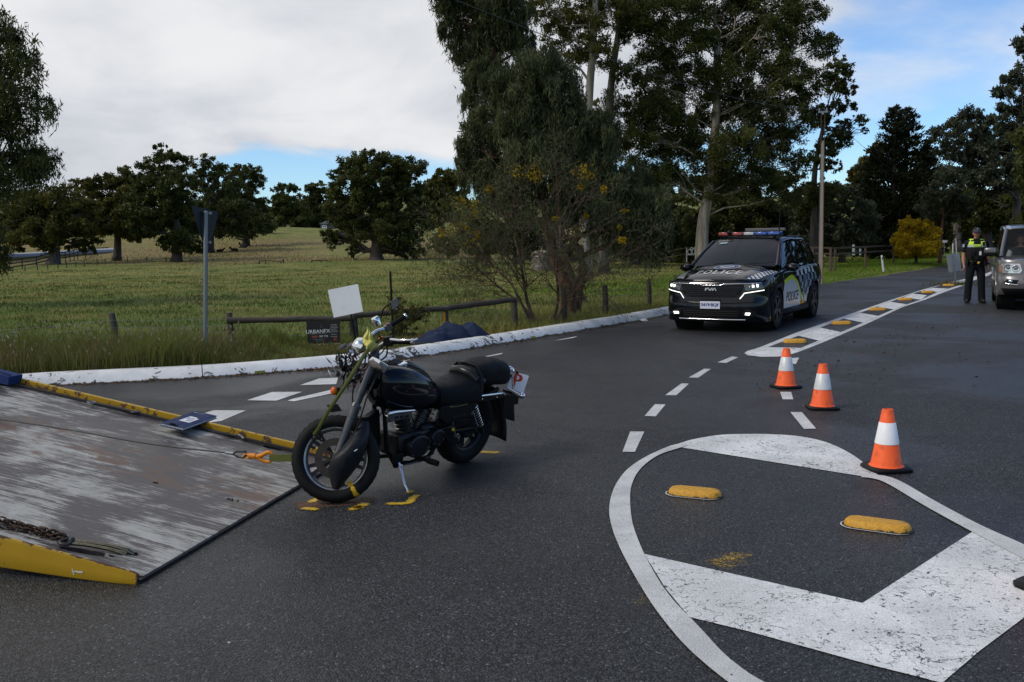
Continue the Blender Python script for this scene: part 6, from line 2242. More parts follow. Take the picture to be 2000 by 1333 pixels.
tag(hb_, 'shiny forked steel hook bar lying in the slot at the end of the chain', 'hook bar')
M_ZINC = simple('zinc_yellow', (0.20, 0.175, 0.12), 0.28, 0.95, 0.45, 30)
mb = MB()
mb.tube([c5((905, 545), .02), c5((1100, 560), .022), c5((1400, 615), .018), c5((1560, 660), .010), c5((1640, 690), .0)], [.010, .010, .010, .012, .014], 9)
mb.tube([c5((920, 510), .028), c5((1130, 530), .03), c5((1420, 570), .026), c5((1560, 605), .018), c5((1660, 640), .008), c5((1740, 690), -.01)], [.010, .010, .010, .013, .017, .016], 9)
mb.build('prongs', M_ZINC, hb_, 60)
mb = MB()
mb.tube([c5((820, 500), .03), c5((900, 480), .034), c5((950, 510), .03), c5((880, 560), .028), c5((790, 555), .026), c5((765, 525), .026)], 0.009, 8, closed=True)
mb.ball(c5((935, 500), .034), 0.018)
mb.build('ring', M_SHARD, hb_, 60)
# --- motorcycle
BR, BF = at(900, 903), at(653, 977)
bf = (BF - BR) / np.linalg.norm(BF - BR)
LEAN = rad(7.5)
lft = np.array([-bf[1], bf[0], 0])
upv = np.array([0, 0, 1]) * math.cos(LEAN) + lft * math.sin(LEAN)
MBK = frame(V(BR), V(bf), V(np.cross(upv, bf)))
MBi = MBK.inverted()
bike = empty('motorcycle')
setM(bike, MBK)
tag(bike, 'crashed black cruiser motorcycle with smashed front, leaning on its side stand', 'motorcycle')
WB = float(np.linalg.norm(BF - BR))
def BL(px, py, y=0.0):
  """point of the motorcycle (in its own axes) seen at a pixel, y metres left of its middle plane"""
  d = MBi.to_3x3() @ Vector(ray(px, py))
  o = MBi @ Vector((0, 0, CAMH))
  s = (y - o.y) / d.y
  return o + d * s
M_GLOSS = simple('gloss_black', (0.004, 0.004, 0.005), 0.12, 0, coat=0.3, spec=0.2)
M_SATIN = simple('satin_black', (0.0055, 0.0055, 0.006), 0.42, 0.0, 0.25, 12, spec=0.13)
M_VINYL = simple('seat_vinyl', (0.0055, 0.006, 0.008), 0.55, 0, 0.15, 8, 0.25, 180, spec=0.13)
M_ALLOY = simple('grey_alloy', (0.13, 0.13, 0.135), 0.38, 0.85, 0.3, 20)
M_FIN = simple('fin_alloy', (0.060, 0.060, 0.063), 0.35, 0.7, 0.3, 20)
M_RIMB = simple('polished_rim', (0.34, 0.33, 0.32), 0.3, 0.85, 0.25, 20)
M_DKALLOY = simple('dark_alloy', (0.020, 0.020, 0.022), 0.36, 0.6, 0.5, 16)
M_FORK = simple('fork_alloy', (0.085, 0.086, 0.09), 0.36, 0.6, 0.35, 10, dirt=(0.04, 0.036, 0.032, 1), dirt_amt=0.7, dscale=20)
M_DISC = simple('brake_disc', (0.045, 0.036, 0.030), 0.45, 0.6, 0.5, 18)
M_CLOTH = simple('yellow_cloth', (0.52, 0.48, 0.12), 0.9, 0, 0.2, 20, 0.5, 150)
M_TANK = simple('tank_black', (0.003, 0.0035, 0.006), 0.12, 0, coat=0.22, spec=0.2)
def tyre_mat():
  m, nt, b = principled('front_tyre_rubber')
  tc = N(nt, 'ShaderNodeTexCoord').outputs['Object']
  at_ = N(nt, 'ShaderNodeAttribute', attribute_name='tint')
  nz = noise(nt, tc, 30.0, 4.0)
  a = maprange(nt, mathn(nt, 'ADD', at_.outputs['Fac'], mathn(nt, 'MULTIPLY', mathn(nt, 'SUBTRACT', nz, 0.5), 0.9)), 0.45, 0.60)
  c = mixc(nt, a, mixc(nt, nz, (0.005, 0.005, 0.0055, 1), (0.014, 0.013, 0.012, 1)), (0.58, 0.34, 0.01, 1))
  nt.links.new(c, b.inputs['Base Color'])
  b.inputs['Roughness'].default_value = 0.65
  b.inputs['Specular IOR Level'].default_value = 0.15
  return m
WHEELM = {}
def wheel_parts(root, name, C, ax, fwd, R, W, Rr, kind, paint=None):
  """wheel about centre C, axle direction ax, local frame matrix"""
  z = Vector(ax).normalized()
  x = Vector(fwd) - z * Vector(fwd).dot(z)
  x.normalize()
  y = z.cross(x)
  M = Matrix(((x[0], y[0], z[0], C[0]), (x[1], y[1], z[1], C[1]), (x[2], y[2], z[2], C[2]), (0, 0, 0, 1)))
  w = bpy.data.objects.new(name, None)
  COL.objects.link(w)
  w.parent = root
  w.empty_display_size = 0.1
  w.matrix_local = M
  WHEELM[name] = M
  h = W / 2
  prof = [(Rr + 0.002, -h * 0.62), (Rr + (R - Rr) * 0.30, -h * 0.93), (Rr + (R - Rr) * 0.55, -h), (Rr + (R - Rr) * 0.78, -h * 0.86), (R * 0.985, -h * 0.5), (R, 0), (R * 0.985, h * 0.5), (Rr + (R - Rr) * 0.78, h * 0.86), (Rr + (R - Rr) * 0.55, h), (Rr + (R - Rr) * 0.30, h * 0.93), (Rr + 0.002, h * 0.62)]
  mb = MB()
  mb.lathe(prof, n=56)
  o = mb.build('tyre', paint or M_RUBBER, w, 60)
  tb = MB()
  for k in range(36):
    a = 2 * math.pi * k / 36
    for s in (-1, 1):
      p = []
      for t, r_, zz in ((0.0, R + .0005, 0.06), (0.06, R * 0.993, 0.35), (0.10, R * 0.975, 0.62)):
        p.append((math.cos(a + t) * r_, math.sin(a + t) * r_, s * zz * h))
      tb.tube(p, 0.0035, 4, caps=False, flat=0.6)
  tr = tb.build('tread', M_RUBBER, w, 60)
  tag(tr, kind='stuff')
  mb = MB()
  mb.lathe([(Rr + 0.003, -h * 0.66), (Rr - 0.006, -h * 0.64), (Rr - 0.014, -h * 0.50), (Rr - 0.022, -h * 0.3), (Rr - 0.022, h * 0.3), (Rr - 0.014, h * 0.50), (Rr - 0.006, h * 0.64), (Rr + 0.003, h * 0.66)], n=56)
  mb.build('rim', M_RIMB if kind == 'front' else M_DKALLOY, w, 60)
  mb = MB()
  mb.lathe([(0.0, -h * 0.75), (0.038, -h * 0.75), (0.042, -h * 0.4), (0.042, h * 0.4), (0.038, h * 0.75), (0.0, h * 0.75)], n=20)
  mb.build('hub', M_DKALLOY, w, 40)
  ns = 5 if kind == 'front' else 6
  for k in range(ns):
    a = 2 * math.pi * k / ns + 0.35
    mb = MB()
    for da in (-0.16, 0.16):
      mb.bar((math.cos(a) * 0.035, math.sin(a) * 0.035, 0), (math.cos(a + da) * (Rr - 0.018), math.sin(a + da) * (Rr - 0.018), 0), 0.026, 0.018, up=(0, 0, 1))
    mb.build('spoke', M_DKALLOY, w, 40)
  return w, o
# --- rear wheel, swing arm, shocks
RC = Vector((0.0, 0, 0.305))
rw, ro = wheel_parts(bike, 'rear_wheel', RC, (0, 1, 0), (1, 0, 0), 0.305, 0.15, 0.19, 'rear')
mb = MB()
mb.lathe([(0.0, 0.06), (0.085, 0.06), (0.095, 0.05), (0.095, 0.02)], n=24)
mb.build('drum', M_DKALLOY, rw, 40)
for s in (-1, 1):
  mb = MB()
  mb.tube([(0.0, s * 0.105, 0.305), (0.18, s * 0.105, 0.315), (0.42, s * 0.10, 0.34)], [0.022, 0.022, 0.026], 8)
  mb.build('swing_arm', M_SATIN, bike, 60)
  top, bot = BL(925, 790, 0.13 * 1), BL(938, 832, 0.13)
  top.y, bot.y = s * 0.13, s * 0.13
  dr = (bot - top)
  bot2 = top + dr * 1.35
  mb = MB()
  mb.cyl(top - dr * 0.15, bot2, 0.014, n=10)
  mb.cyl(top - dr * 0.18, top + dr * 0.08, 0.024, 0.026, 12)
  mb.cyl(bot, bot2, 0.022, 0.018, 12)
  sh = mb.build('shock_absorber', M_SATIN if s < 0 else M_DKALLOY, bike, 50)
  mb = MB()
  n = 90
  ax = dr.normalized()
  e1 = ax.orthogonal().normalized()
  e2 = ax.cross(e1)
  mb.tube([top + dr * (0.05 + 0.95 * i / n) + (e1 * math.cos(i * 2 * math.pi / 10) + e2 * math.sin(i * 2 * math.pi / 10)) * 0.024 for i in range(n + 1)], 0.0042, 5)
  mb.build('spring', M_CHROME, sh, 60)
mb = MB()
mb.prism([(0.02, 0.098, 0.40), (0.20, 0.098, 0.40), (0.44, 0.098, 0.45), (0.46, 0.098, 0.40), (0.22, 0.098, 0.345), (0.05, 0.098, 0.34)], (0, 0.022, 0))
mb.build('chain_guard', M_SATIN, bike, 40, bevel=0.006)
def loft(name, secs, mat, parent, n=20, sub=1, smooth=180):
  """secs: (x, y0, zc, hw, hh, power, shear) superellipse rings along x"""
  mb = MB()
  vs, fs = [], []
  for s in secs:
    x, y0, zc, hw, hh, pw = s[:6]
    for k in range(n):
      a = 2 * math.pi * k / n
      c, si = math.cos(a), math.sin(a)
      e = 2.0 / pw
      vs.append((x, y0 + math.copysign(abs(c) ** e, c) * hw, zc + math.copysign(abs(si) ** e, si) * hh))
  m = len(secs)
  for i in range(m - 1):
    for k in range(n):
      l = (k + 1) % n
      fs.append((i * n + k, (i + 1) * n + k, (i + 1) * n + l, i * n + l))
  fs.append(tuple(range(n)))
  fs.append(tuple((m - 1) * n + k for k in range(n - 1, -1, -1)))
  mb.add(vs, fs)
  return mb.build(name, mat, parent, smooth, sub=sub)
# --- tank
loft('tank', [(1.01, 0, 0.745, 0.045, 0.085, 2.2), (0.995, 0, 0.745, 0.09, 0.120, 2.3), (0.95, 0, 0.735, 0.135, 0.150, 2.5), (0.86, 0, 0.722, 0.165, 0.168, 2.6), (0.75, 0, 0.705, 0.172, 0.168, 2.6), (0.64, 0, 0.680, 0.165, 0.160, 2.5), (0.54, 0, 0.650, 0.145, 0.142, 2.4), (0.45, 0, 0.618, 0.118, 0.118, 2.3), (0.38, 0, 0.595, 0.090, 0.090, 2.2), (0.345, 0, 0.585, 0.05, 0.055, 2)], M_TANK, bike, 24, 1)
mb = MB()
pass
cx_, cz_ = 0.755, 0.874
mb.lathe([(0.050, -0.01), (0.052, 0.004), (0.046, 0.010), (0.030, 0.012), (0.0, 0.012)], Matrix.Translation((cx_, 0.0, cz_)) @ Matrix.Rotation(rad(8), 4, 'Y'), 24)
mb.build('fuel_cap', M_CHROME, bike, 50)
mb = MB()
mb.tube([(0.92, 0, 0.874), (0.82, 0, 0.882), (0.66, 0, 0.845), (0.52, 0, 0.790), (0.44, 0, 0.735)], [0.016, 0.03, 0.032, 0.022, 0.012], 10, flat=0.35)
mb.build('tank_console', M_GLOSS, bike, 60)
# --- seats
loft('seat', [(0.45, 0, 0.600, 0.05, 0.05, 2.3), (0.42, 0, 0.590, 0.095, 0.080, 2.5), (0.36, 0, 0.580, 0.130, 0.100, 2.7), (0.28, 0, 0.578, 0.158, 0.112, 2.8), (0.18, 0, 0.585, 0.172, 0.122, 2.8), (0.08, 0, 0.598, 0.175, 0.135, 2.8), (0.0, 0, 0.610, 0.168, 0.140, 2.8), (-0.05, 0, 0.610, 0.14, 0.13, 2.6)], M_VINYL, bike, 24, 1)
loft('pillion_seat', [(0.045, 0, 0.705, 0.085, 0.050, 2.4), (0.02, 0, 0.705, 0.130, 0.085, 2.6), (-0.06, 0, 0.708, 0.150, 0.105, 2.8), (-0.18, 0, 0.712, 0.150, 0.110, 2.8), (-0.31, 0, 0.700, 0.138, 0.108, 2.8), (-0.40, 0, 0.672, 0.118, 0.098, 2.7), (-0.45, 0, 0.655, 0.08, 0.07, 2.4)], M_VINYL, bike, 24, 1)
mb = MB()
mb.tube([(0.055, -0.125, 0.69), (0.075, -0.08, 0.735), (0.08, 0, 0.752), (0.078, 0.09, 0.738), (0.062, 0.150, 0.695)], [0.026, 0.034, 0.036, 0.036, 0.028], 14)
mb.build('lumbar_roll', simple('seat_gloss_vinyl', (0.010, 0.010, 0.011), 0.28), bike, 80)
mb = MB()
mb.tube([(0.03, 0.168, 0.63), (0.025, 0.160, 0.72), (0.02, 0.09, 0.790), (0.02, 0, 0.802), (0.02, -0.09, 0.79), (0.02, -0.15, 0.72)], 0.018, 8, flat=0.35)
mb.build('seat_strap', M_SATIN, bike, 80)
mb = MB()
mb.lathe([(0.0, 0.006), (0.014, 0.004), (0.016, 0)], Matrix.Translation((0.0, 0.166, 0.69)) @ Matrix.Rotation(rad(-80), 4, 'X'), 12)
mb.build('strap_stud', M_SHARD, bike, 40)
# --- rear mudguard
mb = MB()
rows = []
for i in range(19):
  a = rad(72 + (205 - 72) * i / 18)
  r = 0.355 + (0.05 * max(0, (i - 12) / 6.0))
  w = 0.095 if i < 14 else 0.095 + 0.008 * (i - 13)
  rows.append([(math.cos(a) * r * 1.0 - 0.02, w * v, 0.30 + math.sin(a) * (r + 0.0) + 0.015 * (1 - v * v)) for v in (-1, -0.8, -0.4, 0, 0.4, 0.8, 1)])
for r_ in rows:
  r_.insert(0, (r_[0][0] * 0.9, r_[0][1], 0.30 + (r_[0][2] - 0.30) * 0.86))
  r_.append((r_[-1][0] * 0.9, r_[-1][1], 0.30 + (r_[-1][2] - 0.30) * 0.86))
mb.sheet(rows)
mb.build('rear_mudguard', M_SATIN, bike, 60, solid=0.005)
q = [BL(982, 770, 0.08), BL(1004, 772, 0.08), BL(1006, 824, 0.08), BL(984, 815, 0.08)]
mb = MB()
mb.prism([p for p in q], (0, -0.16, 0))
mb.build('mud_flap', M_SATIN, bike, 40, bevel=0.006)
mb = MB()
q = [BL(1000, 765, 0.03), BL(1014, 775, 0.03), BL(1012, 790, 0.03), BL(1000, 792, 0.03)]
mb.prism(q, (0, -0.10, 0))
mb.build('tail_bracket', M_SATIN, bike, 40, bevel=0.004)
for s in (1, -1):
  a, b = BL(922, 776, 0.15), BL(984, 768, 0.15)
  a.y = b.y = s * 0.15
  mb = MB()
  mb.tube([a + Vector((0.03, 0, -0.035)), a + Vector((0.012, 0, -0.004)), a, a * .5 + b * .5, b, b + Vector((-0.012, 0, -0.02))], [0.010, 0.011, 0.011, 0.011, 0.011, 0.009], 10)
  rl = mb.build('side_rail', M_CHROME, bike, 80)
  mb = MB()
  z = Vector((0, 0, -0.03))
  mb.prism([a + z * 0.2, b + z * 0.2, b + z * 1.3, a + z * 1.6], (0, -0.02 * s, 0))
  mb.build('rail_panel', M_SATIN, rl, 40)
  for f_ in (0.32, 0.78):
    mb = MB()
    mb.lathe([(0.0, 0.006), (0.006, 0.004), (0.007, 0)], Matrix.Translation(a + (b - a) * f_ + z * 0.9) @ Matrix.Rotation(rad(-90 * s), 4, 'X'), 8)
    mb.build('rivet', M_CHROME, rl, 40)
mb = MB()
tlc = BL(992, 728, 0.02)
loftM = [(tlc.x + 0.07, 0.02, tlc.z + 0.01, 0.02, 0.03, 2.2), (tlc.x + 0.03, 0.02, tlc.z + 0.01, 0.05, 0.055, 2.4), (tlc.x - 0.03, 0.02, tlc.z, 0.052, 0.055, 2.4), (tlc.x - 0.06, 0.02, tlc.z - 0.005, 0.04, 0.045, 2.2)]
loft('tail_light_housing', loftM, M_CHROME, bike, 16, 1)
mb = MB()
mb.ball((tlc.x - 0.065, 0.02, tlc.z), (0.02, 0.036, 0.036))
mb.build('tail_light', M_REDL, bike, 60)
for (x0, y0, x1, y1) in ((983, 715, 1003, 722), (990, 722, 1001, 735), (985, 712, 990, 728)):
  mb = MB()
  mb.bar(BL(x0, y0, 0.07), BL(x1, y1, 0.075), 0.012, 0.004)
  mb.build('chrome_shard', M_CHROME, bike, 30)
PLT = []
BIKE_W = bike.matrix_basis if False else MBK
for p in ((1002, 726), (1033.5, 734), (1022, 769), (990, 757)):
  PLT.append(MBi @ V(atY(p[0], p[1], 7.62 + (p[0] - 1000) * 0.0012)))
nrm = (PLT[1] - PLT[0]).cross(PLT[3] - PLT[0]).normalized()
if nrm.dot(MBi @ Vector((0, 0, CAMH)) - PLT[0]) < 0:
  nrm = -nrm
mb = MB()
cq = sum(PLT, Vector()) / 4
ps = []
for i in range(4):
  p, nx_, pv = PLT[i], PLT[(i + 1) % 4], PLT[i - 1]
  ps += [p + (pv - p) * 0.07, p + (cq - p) * 0.035, p + (nx_ - p) * 0.07]
mb.prism(ps, -nrm * 0.003)
pl = mb.build('learner_plate', M_PLAC, bike, 30)
tag(pl, 'white plate with a red letter P')
text_on('letter', 'P', 0.155, frame(PLT[3] * .5 + PLT[1] * .5 + nrm * 0.003 + (PLT[1] - PLT[0]) * -0.06, PLT[1] - PLT[0], PLT[0] - PLT[3]), simple('p_red', (0.60, 0.045, 0.02), 0.5), pl, shear=-0.05)
for k, off in enumerate((-0.012, 0.012)):   # heavier strokes
  text_on('letter', 'P', 0.155, frame(PLT[3] * .5 + PLT[1] * .5 + nrm * (0.0034 + .0004 * k) + (PLT[1] - PLT[0]) * (-0.06 + off * 3), PLT[1] - PLT[0], PLT[0] - PLT[3]), MATS['p_red'], pl, shear=-0.05)
mb = MB()
a, b = MBi @ V(atY(1000, 722, 7.52)), MBi @ V(atY(1002, 760, 7.52))
mb.tube([a, b], 0.008, 8)
mb.build('plate_bracket', M_CHROME, bike, 60)
mb = MB()
mb.bar(MBi @ V(atY(1007, 726, 7.50)), MBi @ V(atY(1013, 730, 7.50)), 0.02, 0.015)
mb.build('cable_tie', M_BLKSTEEL, bike, 30)
mb = MB()
a, b = BL(993, 759, 0.06), BL(1018, 772, 0.16)
mb.tube([a, b], 0.007, 8)
mb.ball(b + Vector((-0.0, 0.01, -0.002)), (0.032, 0.026, 0.026), nu=16, nv=10)
mb.build('indicator', M_CHROME, bike, 60)
mb = MB()
mb.ball(b + Vector((-0.022, 0.01, -0.002)), (0.018, 0.023, 0.023), nu=16, nv=10)
mb.build('indicator_lens', M_REDL, bike, 60)
# --- frame tubes
mb = MB()
mb.tube([(0.98, 0, 0.80), (0.80, 0, 0.66), (0.60, 0, 0.62), (0.38, 0, 0.56), (0.10, 0, 0.55)], 0.022, 8)
for s in (-1, 1):
  mb.tube([(0.98, s * 0.02, 0.74), (0.93, s * 0.05, 0.55), (0.91, s * 0.07, 0.30), (0.85, s * 0.09, 0.19), (0.70, s * 0.10, 0.165), (0.50, s * 0.10, 0.17), (0.42, s * 0.10, 0.25), (0.38, s * 0.10, 0.42), (0.30, s * 0.11, 0.52), (0.0, s * 0.12, 0.53), (-0.25, s * 0.11, 0.58)], 0.016, 8)
fm = mb.build('frame', M_SATIN, bike, 60)
tag(fm, kind=None)
mb = MB()
mb.cyl((1.045, 0, 0.74), (0.965, 0, 0.90), 0.032, n=14)
mb.build('steering_head', M_SATIN, bike, 50)
# --- engine
mb = MB()
mb.box((0.62, 0, 0.30), (0.40, 0.22, 0.18))
mb.box((0.47, 0, 0.34), (0.20, 0.20, 0.16))
eng = mb.build('engine', M_DKALLOY, bike, 40, bevel=0.03)
for (cx_, cz_, rx_, rz_, mt) in ((0.66, 0.29, 0.115, 0.085, M_DKALLOY), (0.47, 0.32, 0.075, 0.065, M_DKALLOY)):
  mb = MB()
  M = Matrix.Translation((cx_, 0.11, cz_)) @ Matrix.Rotation(rad(-90), 4, 'X') @ Matrix.Diagonal((rx_, rz_, 1, 1))
  mb.lathe([(1.0, 0.0), (1.0, 0.03), (0.94, 0.045), (0.80, 0.05), (0.76, 0.042), (0.2, 0.046), (0.0, 0.046)], M, 28)
  mb.build('crankcase_cover', mt, eng, 40)
for cx_, cz_, rx_, rz_ in ((0.66, 0.29, 0.100, 0.073), (0.47, 0.32, 0.062, 0.053)):
  for k in range(6):
    a = k * math.pi / 3 + 0.3
    mb = MB()
    mb.lathe([(0.007, 0), (0.007, 0.008), (0, 0.009)], Matrix.Translation((cx_ + rx_ * math.cos(a), 0.153, cz_ + rz_ * math.sin(a))) @ Matrix.Rotation(rad(-90), 4, 'X'), 6)
    mb.build('bolt', M_ALLOY, eng, 30)
mb = MB()
mb.tube([(0.66 + 0.11 * math.cos(a), 0.158, 0.29 + 0.08 * math.sin(a)) for a in np.linspace(0.6, 3.0, 12)], 0.003, 5)
mb.build('cover_edge', M_ALLOY, eng, 60)
for (base, top) in (((0.66, 0, 0.38), (0.78, 0, 0.60)), ((0.54, 0, 0.38), (0.42, 0, 0.58))):
  a, b = Vector(base), Vector(top)
  for k in range(8):
    mb = MB()
    c = a + (b - a) * (k / 7.0)
    M = frame(c, Vector((b - a).normalized().cross(Vector((0, 1, 0)))), Vector((0, 1, 0)))
    mb.lathe([(0.075, -0.003), (0.082, 0), (0.075, 0.003)], M, 20)
    mb.cyl(c - (b - a).normalized() * 0.014, c + (b - a).normalized() * 0.014, 0.055, n=14)
    mb.build('cylinder_fin', M_FIN, eng, 40)
a, b = BL(757, 812, 0.14), BL(808, 806, 0.14)
mb = MB()
u = (b - a)
mb.tube([a + Vector((0.0, 0, 0.012)), a + Vector((0.01, 0, 0.016)), a * .75 + b * .25 + Vector((0, 0, .02)), a * .4 + b * .6 + Vector((0, 0, .018)), b + Vector((0, 0, .016))], [0.010, 0.020, 0.018, 0.014, 0.010], 10, flat=1.4)
ca_ = mb.build('air_cleaner', M_CHROME, bike, 60)
mb = MB()
mb.prism([a + Vector((-.01, -.02, .0)), b + Vector((0.01, -.02, 0.012)), b + Vector((0.01, -.02, -.035)), a + Vector((-.01, -.02, -.055))], (0, 0.018, 0))
mb.build('cover_plate', M_ALLOY, ca_, 40, bevel=0.006)
for k in range(3):
  p = a + (b - a) * (0.35 + 0.2 * k)
  mb = MB()
  mb.box((p.x, p.y + 0.0005, p.z - 0.022), (0.03, 0.004, 0.016))
  mb.build('vent_slot', M_BLACK, ca_, 30)
mb = MB()
mb.prism([(0.44, 0.125, 0.545), (0.10, 0.14, 0.555), (0.06, 0.14, 0.50), (0.14, 0.14, 0.42), (0.38, 0.13, 0.40), (0.46, 0.125, 0.46)], (0, 0.022, 0))
sc_ = mb.build('side_cover', M_SATIN, bike, 40, bevel=0.01)
text_on('lettering', 'HYOSUNG', 0.030, frame(Vector((0.26, 0.164, 0.455)), Vector((-1, 0.0, 0.02)), Vector((0, 0, 1))), M_SHARD, sc_)
mb = MB()
mb.tube([(0.36, 0.151, 0.535), (0.28, 0.152, 0.528), (0.17, 0.163, 0.532)], 0.003, 5)
mb.build('gold_pinstripe', simple('gold_line', (0.20, 0.15, 0.05), 0.4), sc_, 60)
mb = MB()
mb.prism([(0.44, 0.115, 0.38), (0.30, 0.12, 0.39), (0.20, 0.12, 0.22), (0.34, 0.12, 0.24)], (0, 0.03, 0))
mb.build('sprocket_cover', M_SATIN, bike, 40, bevel=0.012)
mb = MB()
mb.tube(crom([(0.82, -0.10, 0.52), (0.90, -0.14, 0.36), (0.78, -0.17, 0.22), (0.45, -0.18, 0.20), (0.20, -0.19, 0.24)], 5), 0.022, 10)
mb.tube([(0.22, -0.19, 0.24), (0.10, -0.20, 0.26), (-0.35, -0.21, 0.33)], [0.03, 0.042, 0.042], 14)
mb.build('exhaust', M_CHROME, bike, 60)
mb = MB()
mb.tube([(0.66, 0.12, 0.20), (0.66, 0.25, 0.21)], 0.013, 8)
mb.cyl((0.66, 0.24, 0.21), (0.66, 0.33, 0.212), 0.022, n=10)
mb.build('foot_peg', M_RUBBER, bike, 50)
mb = MB()
mb.tube([(0.50, 0.15, 0.21), (0.66, 0.17, 0.185), (0.86, 0.18, 0.20)], 0.007, 6)
mb.build('gear_lever', M_CHROME, bike, 60)
ks = [BL(779, 905, 0.14), BL(786, 928, 0.20), BL(791, 950, 0.24), BL(796, 963, 0.27)]
g = MBi @ V(at(797, 963))
ks[-1] = g + Vector((0, 0, 0.006))
ks[-2] = ks[0] + (ks[-1] - ks[0]) * 0.72 + Vector((0.01, 0, 0))
ks[-3] = ks[0] + (ks[-1] - ks[0]) * 0.36
mb = MB()
mb.tube(ks, [0.011, 0.010, 0.009, 0.008], 10)
st = mb.build('side_stand', M_CHROME, bike, 60)
mb = MB()
mb.box(ks[-1] + Vector((-0.012, 0.004, 0.0)), (0.05, 0.03, 0.010))
mb.build('stand_foot', simple('yellow_overspray', (0.50, 0.30, 0.02), 0.6), st, 40)
mb = MB()
mb.prism([ks[0] + Vector((0.05, -0.03, 0.07)), ks[0] + Vector((-0.05, -0.03, 0.06)), ks[0] + Vector((-0.04, -0.03, -0.03)), ks[0] + Vector((0.03, -0.03, -0.035))], (0, 0.03, 0))
mb.build('stand_bracket', M_SATIN, bike, 40, bevel=0.006)
kc = BL(884, 840, 0.17)
kr = empty('key_ring')
setM(kr, MBK @ Matrix.Translation(kc))
tag(kr, 'bunch of keys with a yellow bead hanging from the seat of the motorcycle', 'keys')
mb = MB()
mb.tube([(0, 0, 0.06), (0.003, 0.004, 0.02), (0, 0, 0)], 0.003, 5)
mb.build('cord', M_ZINC, kr, 60)
mb = MB()
mb.ball((0.006, 0.01, 0.005), 0.013)
mb.build('bead', simple('yellow_bead', (0.45, 0.35, 0.02), 0.4), kr, 60)
mb = MB()
mb.box((-0.02, 0.008, -0.03), (0.012, 0.003, 0.05))
mb.build('key', M_ALLOY, kr, 30)
mb = MB()
mb.box((-0.05, 0.008, -0.055), (0.04, 0.004, 0.018))
mb.build('tag', M_ALLOY, kr, 30)
# --- steered front end
AX = BL(657, 893, 0.0)
AXc = Vector((WB + 0.005, 0, 0.292))
RAKE = rad(25)
sz = Vector((-math.sin(RAKE), 0, math.cos(RAKE)))
ST = rad(-49)
MS = Matrix.Translation(AXc) @ Matrix.Rotation(ST, 4, sz)
sx = Vector((math.cos(RAKE), 0, math.sin(RAKE)))
def S(f_, l_, u_):
  """point of the steered assembly: f_ forward of the axis, l_ left, u_ up along the fork"""
  return MS @ (sx * f_ + Vector((0, 1, 0)) * l_ + sz * u_)
ax_dir = MS.to_3x3() @ Vector((0, 1, 0))
fdir = MS.to_3x3() @ Vector((1, 0, 0))
M_TYREF = tyre_mat()
fw_, fo_ = wheel_parts(bike, 'front_wheel', AXc, ax_dir, fdir, 0.290, 0.112, 0.205, 'front', M_TYREF)
Mw = MBK @ WHEELM['front_wheel']
hit = None
d = Vector(ray(690, 957))
o_ = Vector((0, 0, CAMH))
Mi = Mw.inverted()
dl, ol = Mi.to_3x3() @ d, Mi @ o_
s_ = (0.045 - ol.z) / dl.z
hp3 = ol + dl * s_
ang0 = math.atan2(hp3.y, hp3.x)
ti = []
for v in fo_.data.vertices:
  a = math.atan2(v.co.y, v.co.x)
  da = abs((a - ang0 + math.pi) % (2 * math.pi) - math.pi)
  ti.append(max(0.0, 1.0 - da / 0.13) if v.co.z > 0.0 else 0.0)
a_ = fo_.data.attributes.new('tint', 'FLOAT', 'POINT')
a_.data.foreach_set('value', ti)
mb = MB()
for r0, r1 in ((0.172, 0.190), (0.192, 0.206)):
  rows = []
  for k in range(5):
    a = ang0 + (-0.09 + 0.18 * k / 4)
    rows.append([(math.cos(a) * r0, math.sin(a) * r0, 0.0395), (math.cos(a) * r1, math.sin(a) * r1, 0.0400)])
  mb.sheet(rows)
mb.build('paint_mark', simple('yellow_overspray2', (0.58, 0.34, 0.01), 0.6), fw_, 0)
mb = MB()
mb.lathe([(0.085, 0.062), (0.135, 0.062), (0.135, 0.067), (0.085, 0.067), (0.085, 0.062)], n=40)
for k in range(6):
  a = k * math.pi / 3
  mb.bar((math.cos(a) * 0.03, math.sin(a) * 0.03, 0.062), (math.cos(a + 0.3) * 0.09, math.sin(a + 0.3) * 0.09, 0.064), 0.018, 0.005)
mb.build('brake_disc', M_DISC, fw_, 40)
for s in (1, -1):
  mb = MB()
  mb.cyl(S(-0.005, s * 0.098, -0.03), S(0, s * 0.098, 0.36), 0.026, 0.027, 16)
  mb.cyl(S(0, s * 0.098, 0.36), S(0, s * 0.098, 0.385), 0.034, 0.028, 16)
  lg = mb.build('fork_leg', M_FORK, bike, 50)
  mb = MB()
  mb.cyl(S(0, s * 0.098, 0.38), S(0, s * 0.098, 0.72), 0.0195, n=16)
  mb.cyl(S(0, s * 0.098, 0.46), S(0, s * 0.098, 0.73), 0.024, 0.024, 16)
  mb.ball(S(0, s * 0.098, 0.735), 0.027)
  mb.build('fork_tube', M_FORK, lg, 50)
  mb = MB()
  mb.cyl(S(0, s * 0.07, 0), S(0, s * 0.135, 0), 0.017, n=12)
  mb.build('axle_nut', M_SATIN, lg, 40)
for u_, nm in ((0.54, 'lower_yoke'), (0.70, 'upper_yoke')):
  mb = MB()
  mb.bar(S(0, -0.115, u_), S(0, 0.115, u_), 0.07, 0.035, up=MS.to_3x3() @ sz)
  mb.build(nm, M_SATIN, bike, 40, bevel=0.008)
mb = MB()
q = BL(680, 862, 0.10)
for (x, y, r) in ((668, 858, .022), (672, 868, .020), (663, 866, .014)):
  d = Vector(ray(x, y))
  p = S(-0.085 - (x - 668) * 0.003, 0.088, 0.085 - (y - 862) * 0.0035)
  mb.box(p, (0.05, 0.04, 0.045), MS.to_3x3())
mb.build('brake_caliper', M_ALLOY, bike, 40, bevel=0.008)
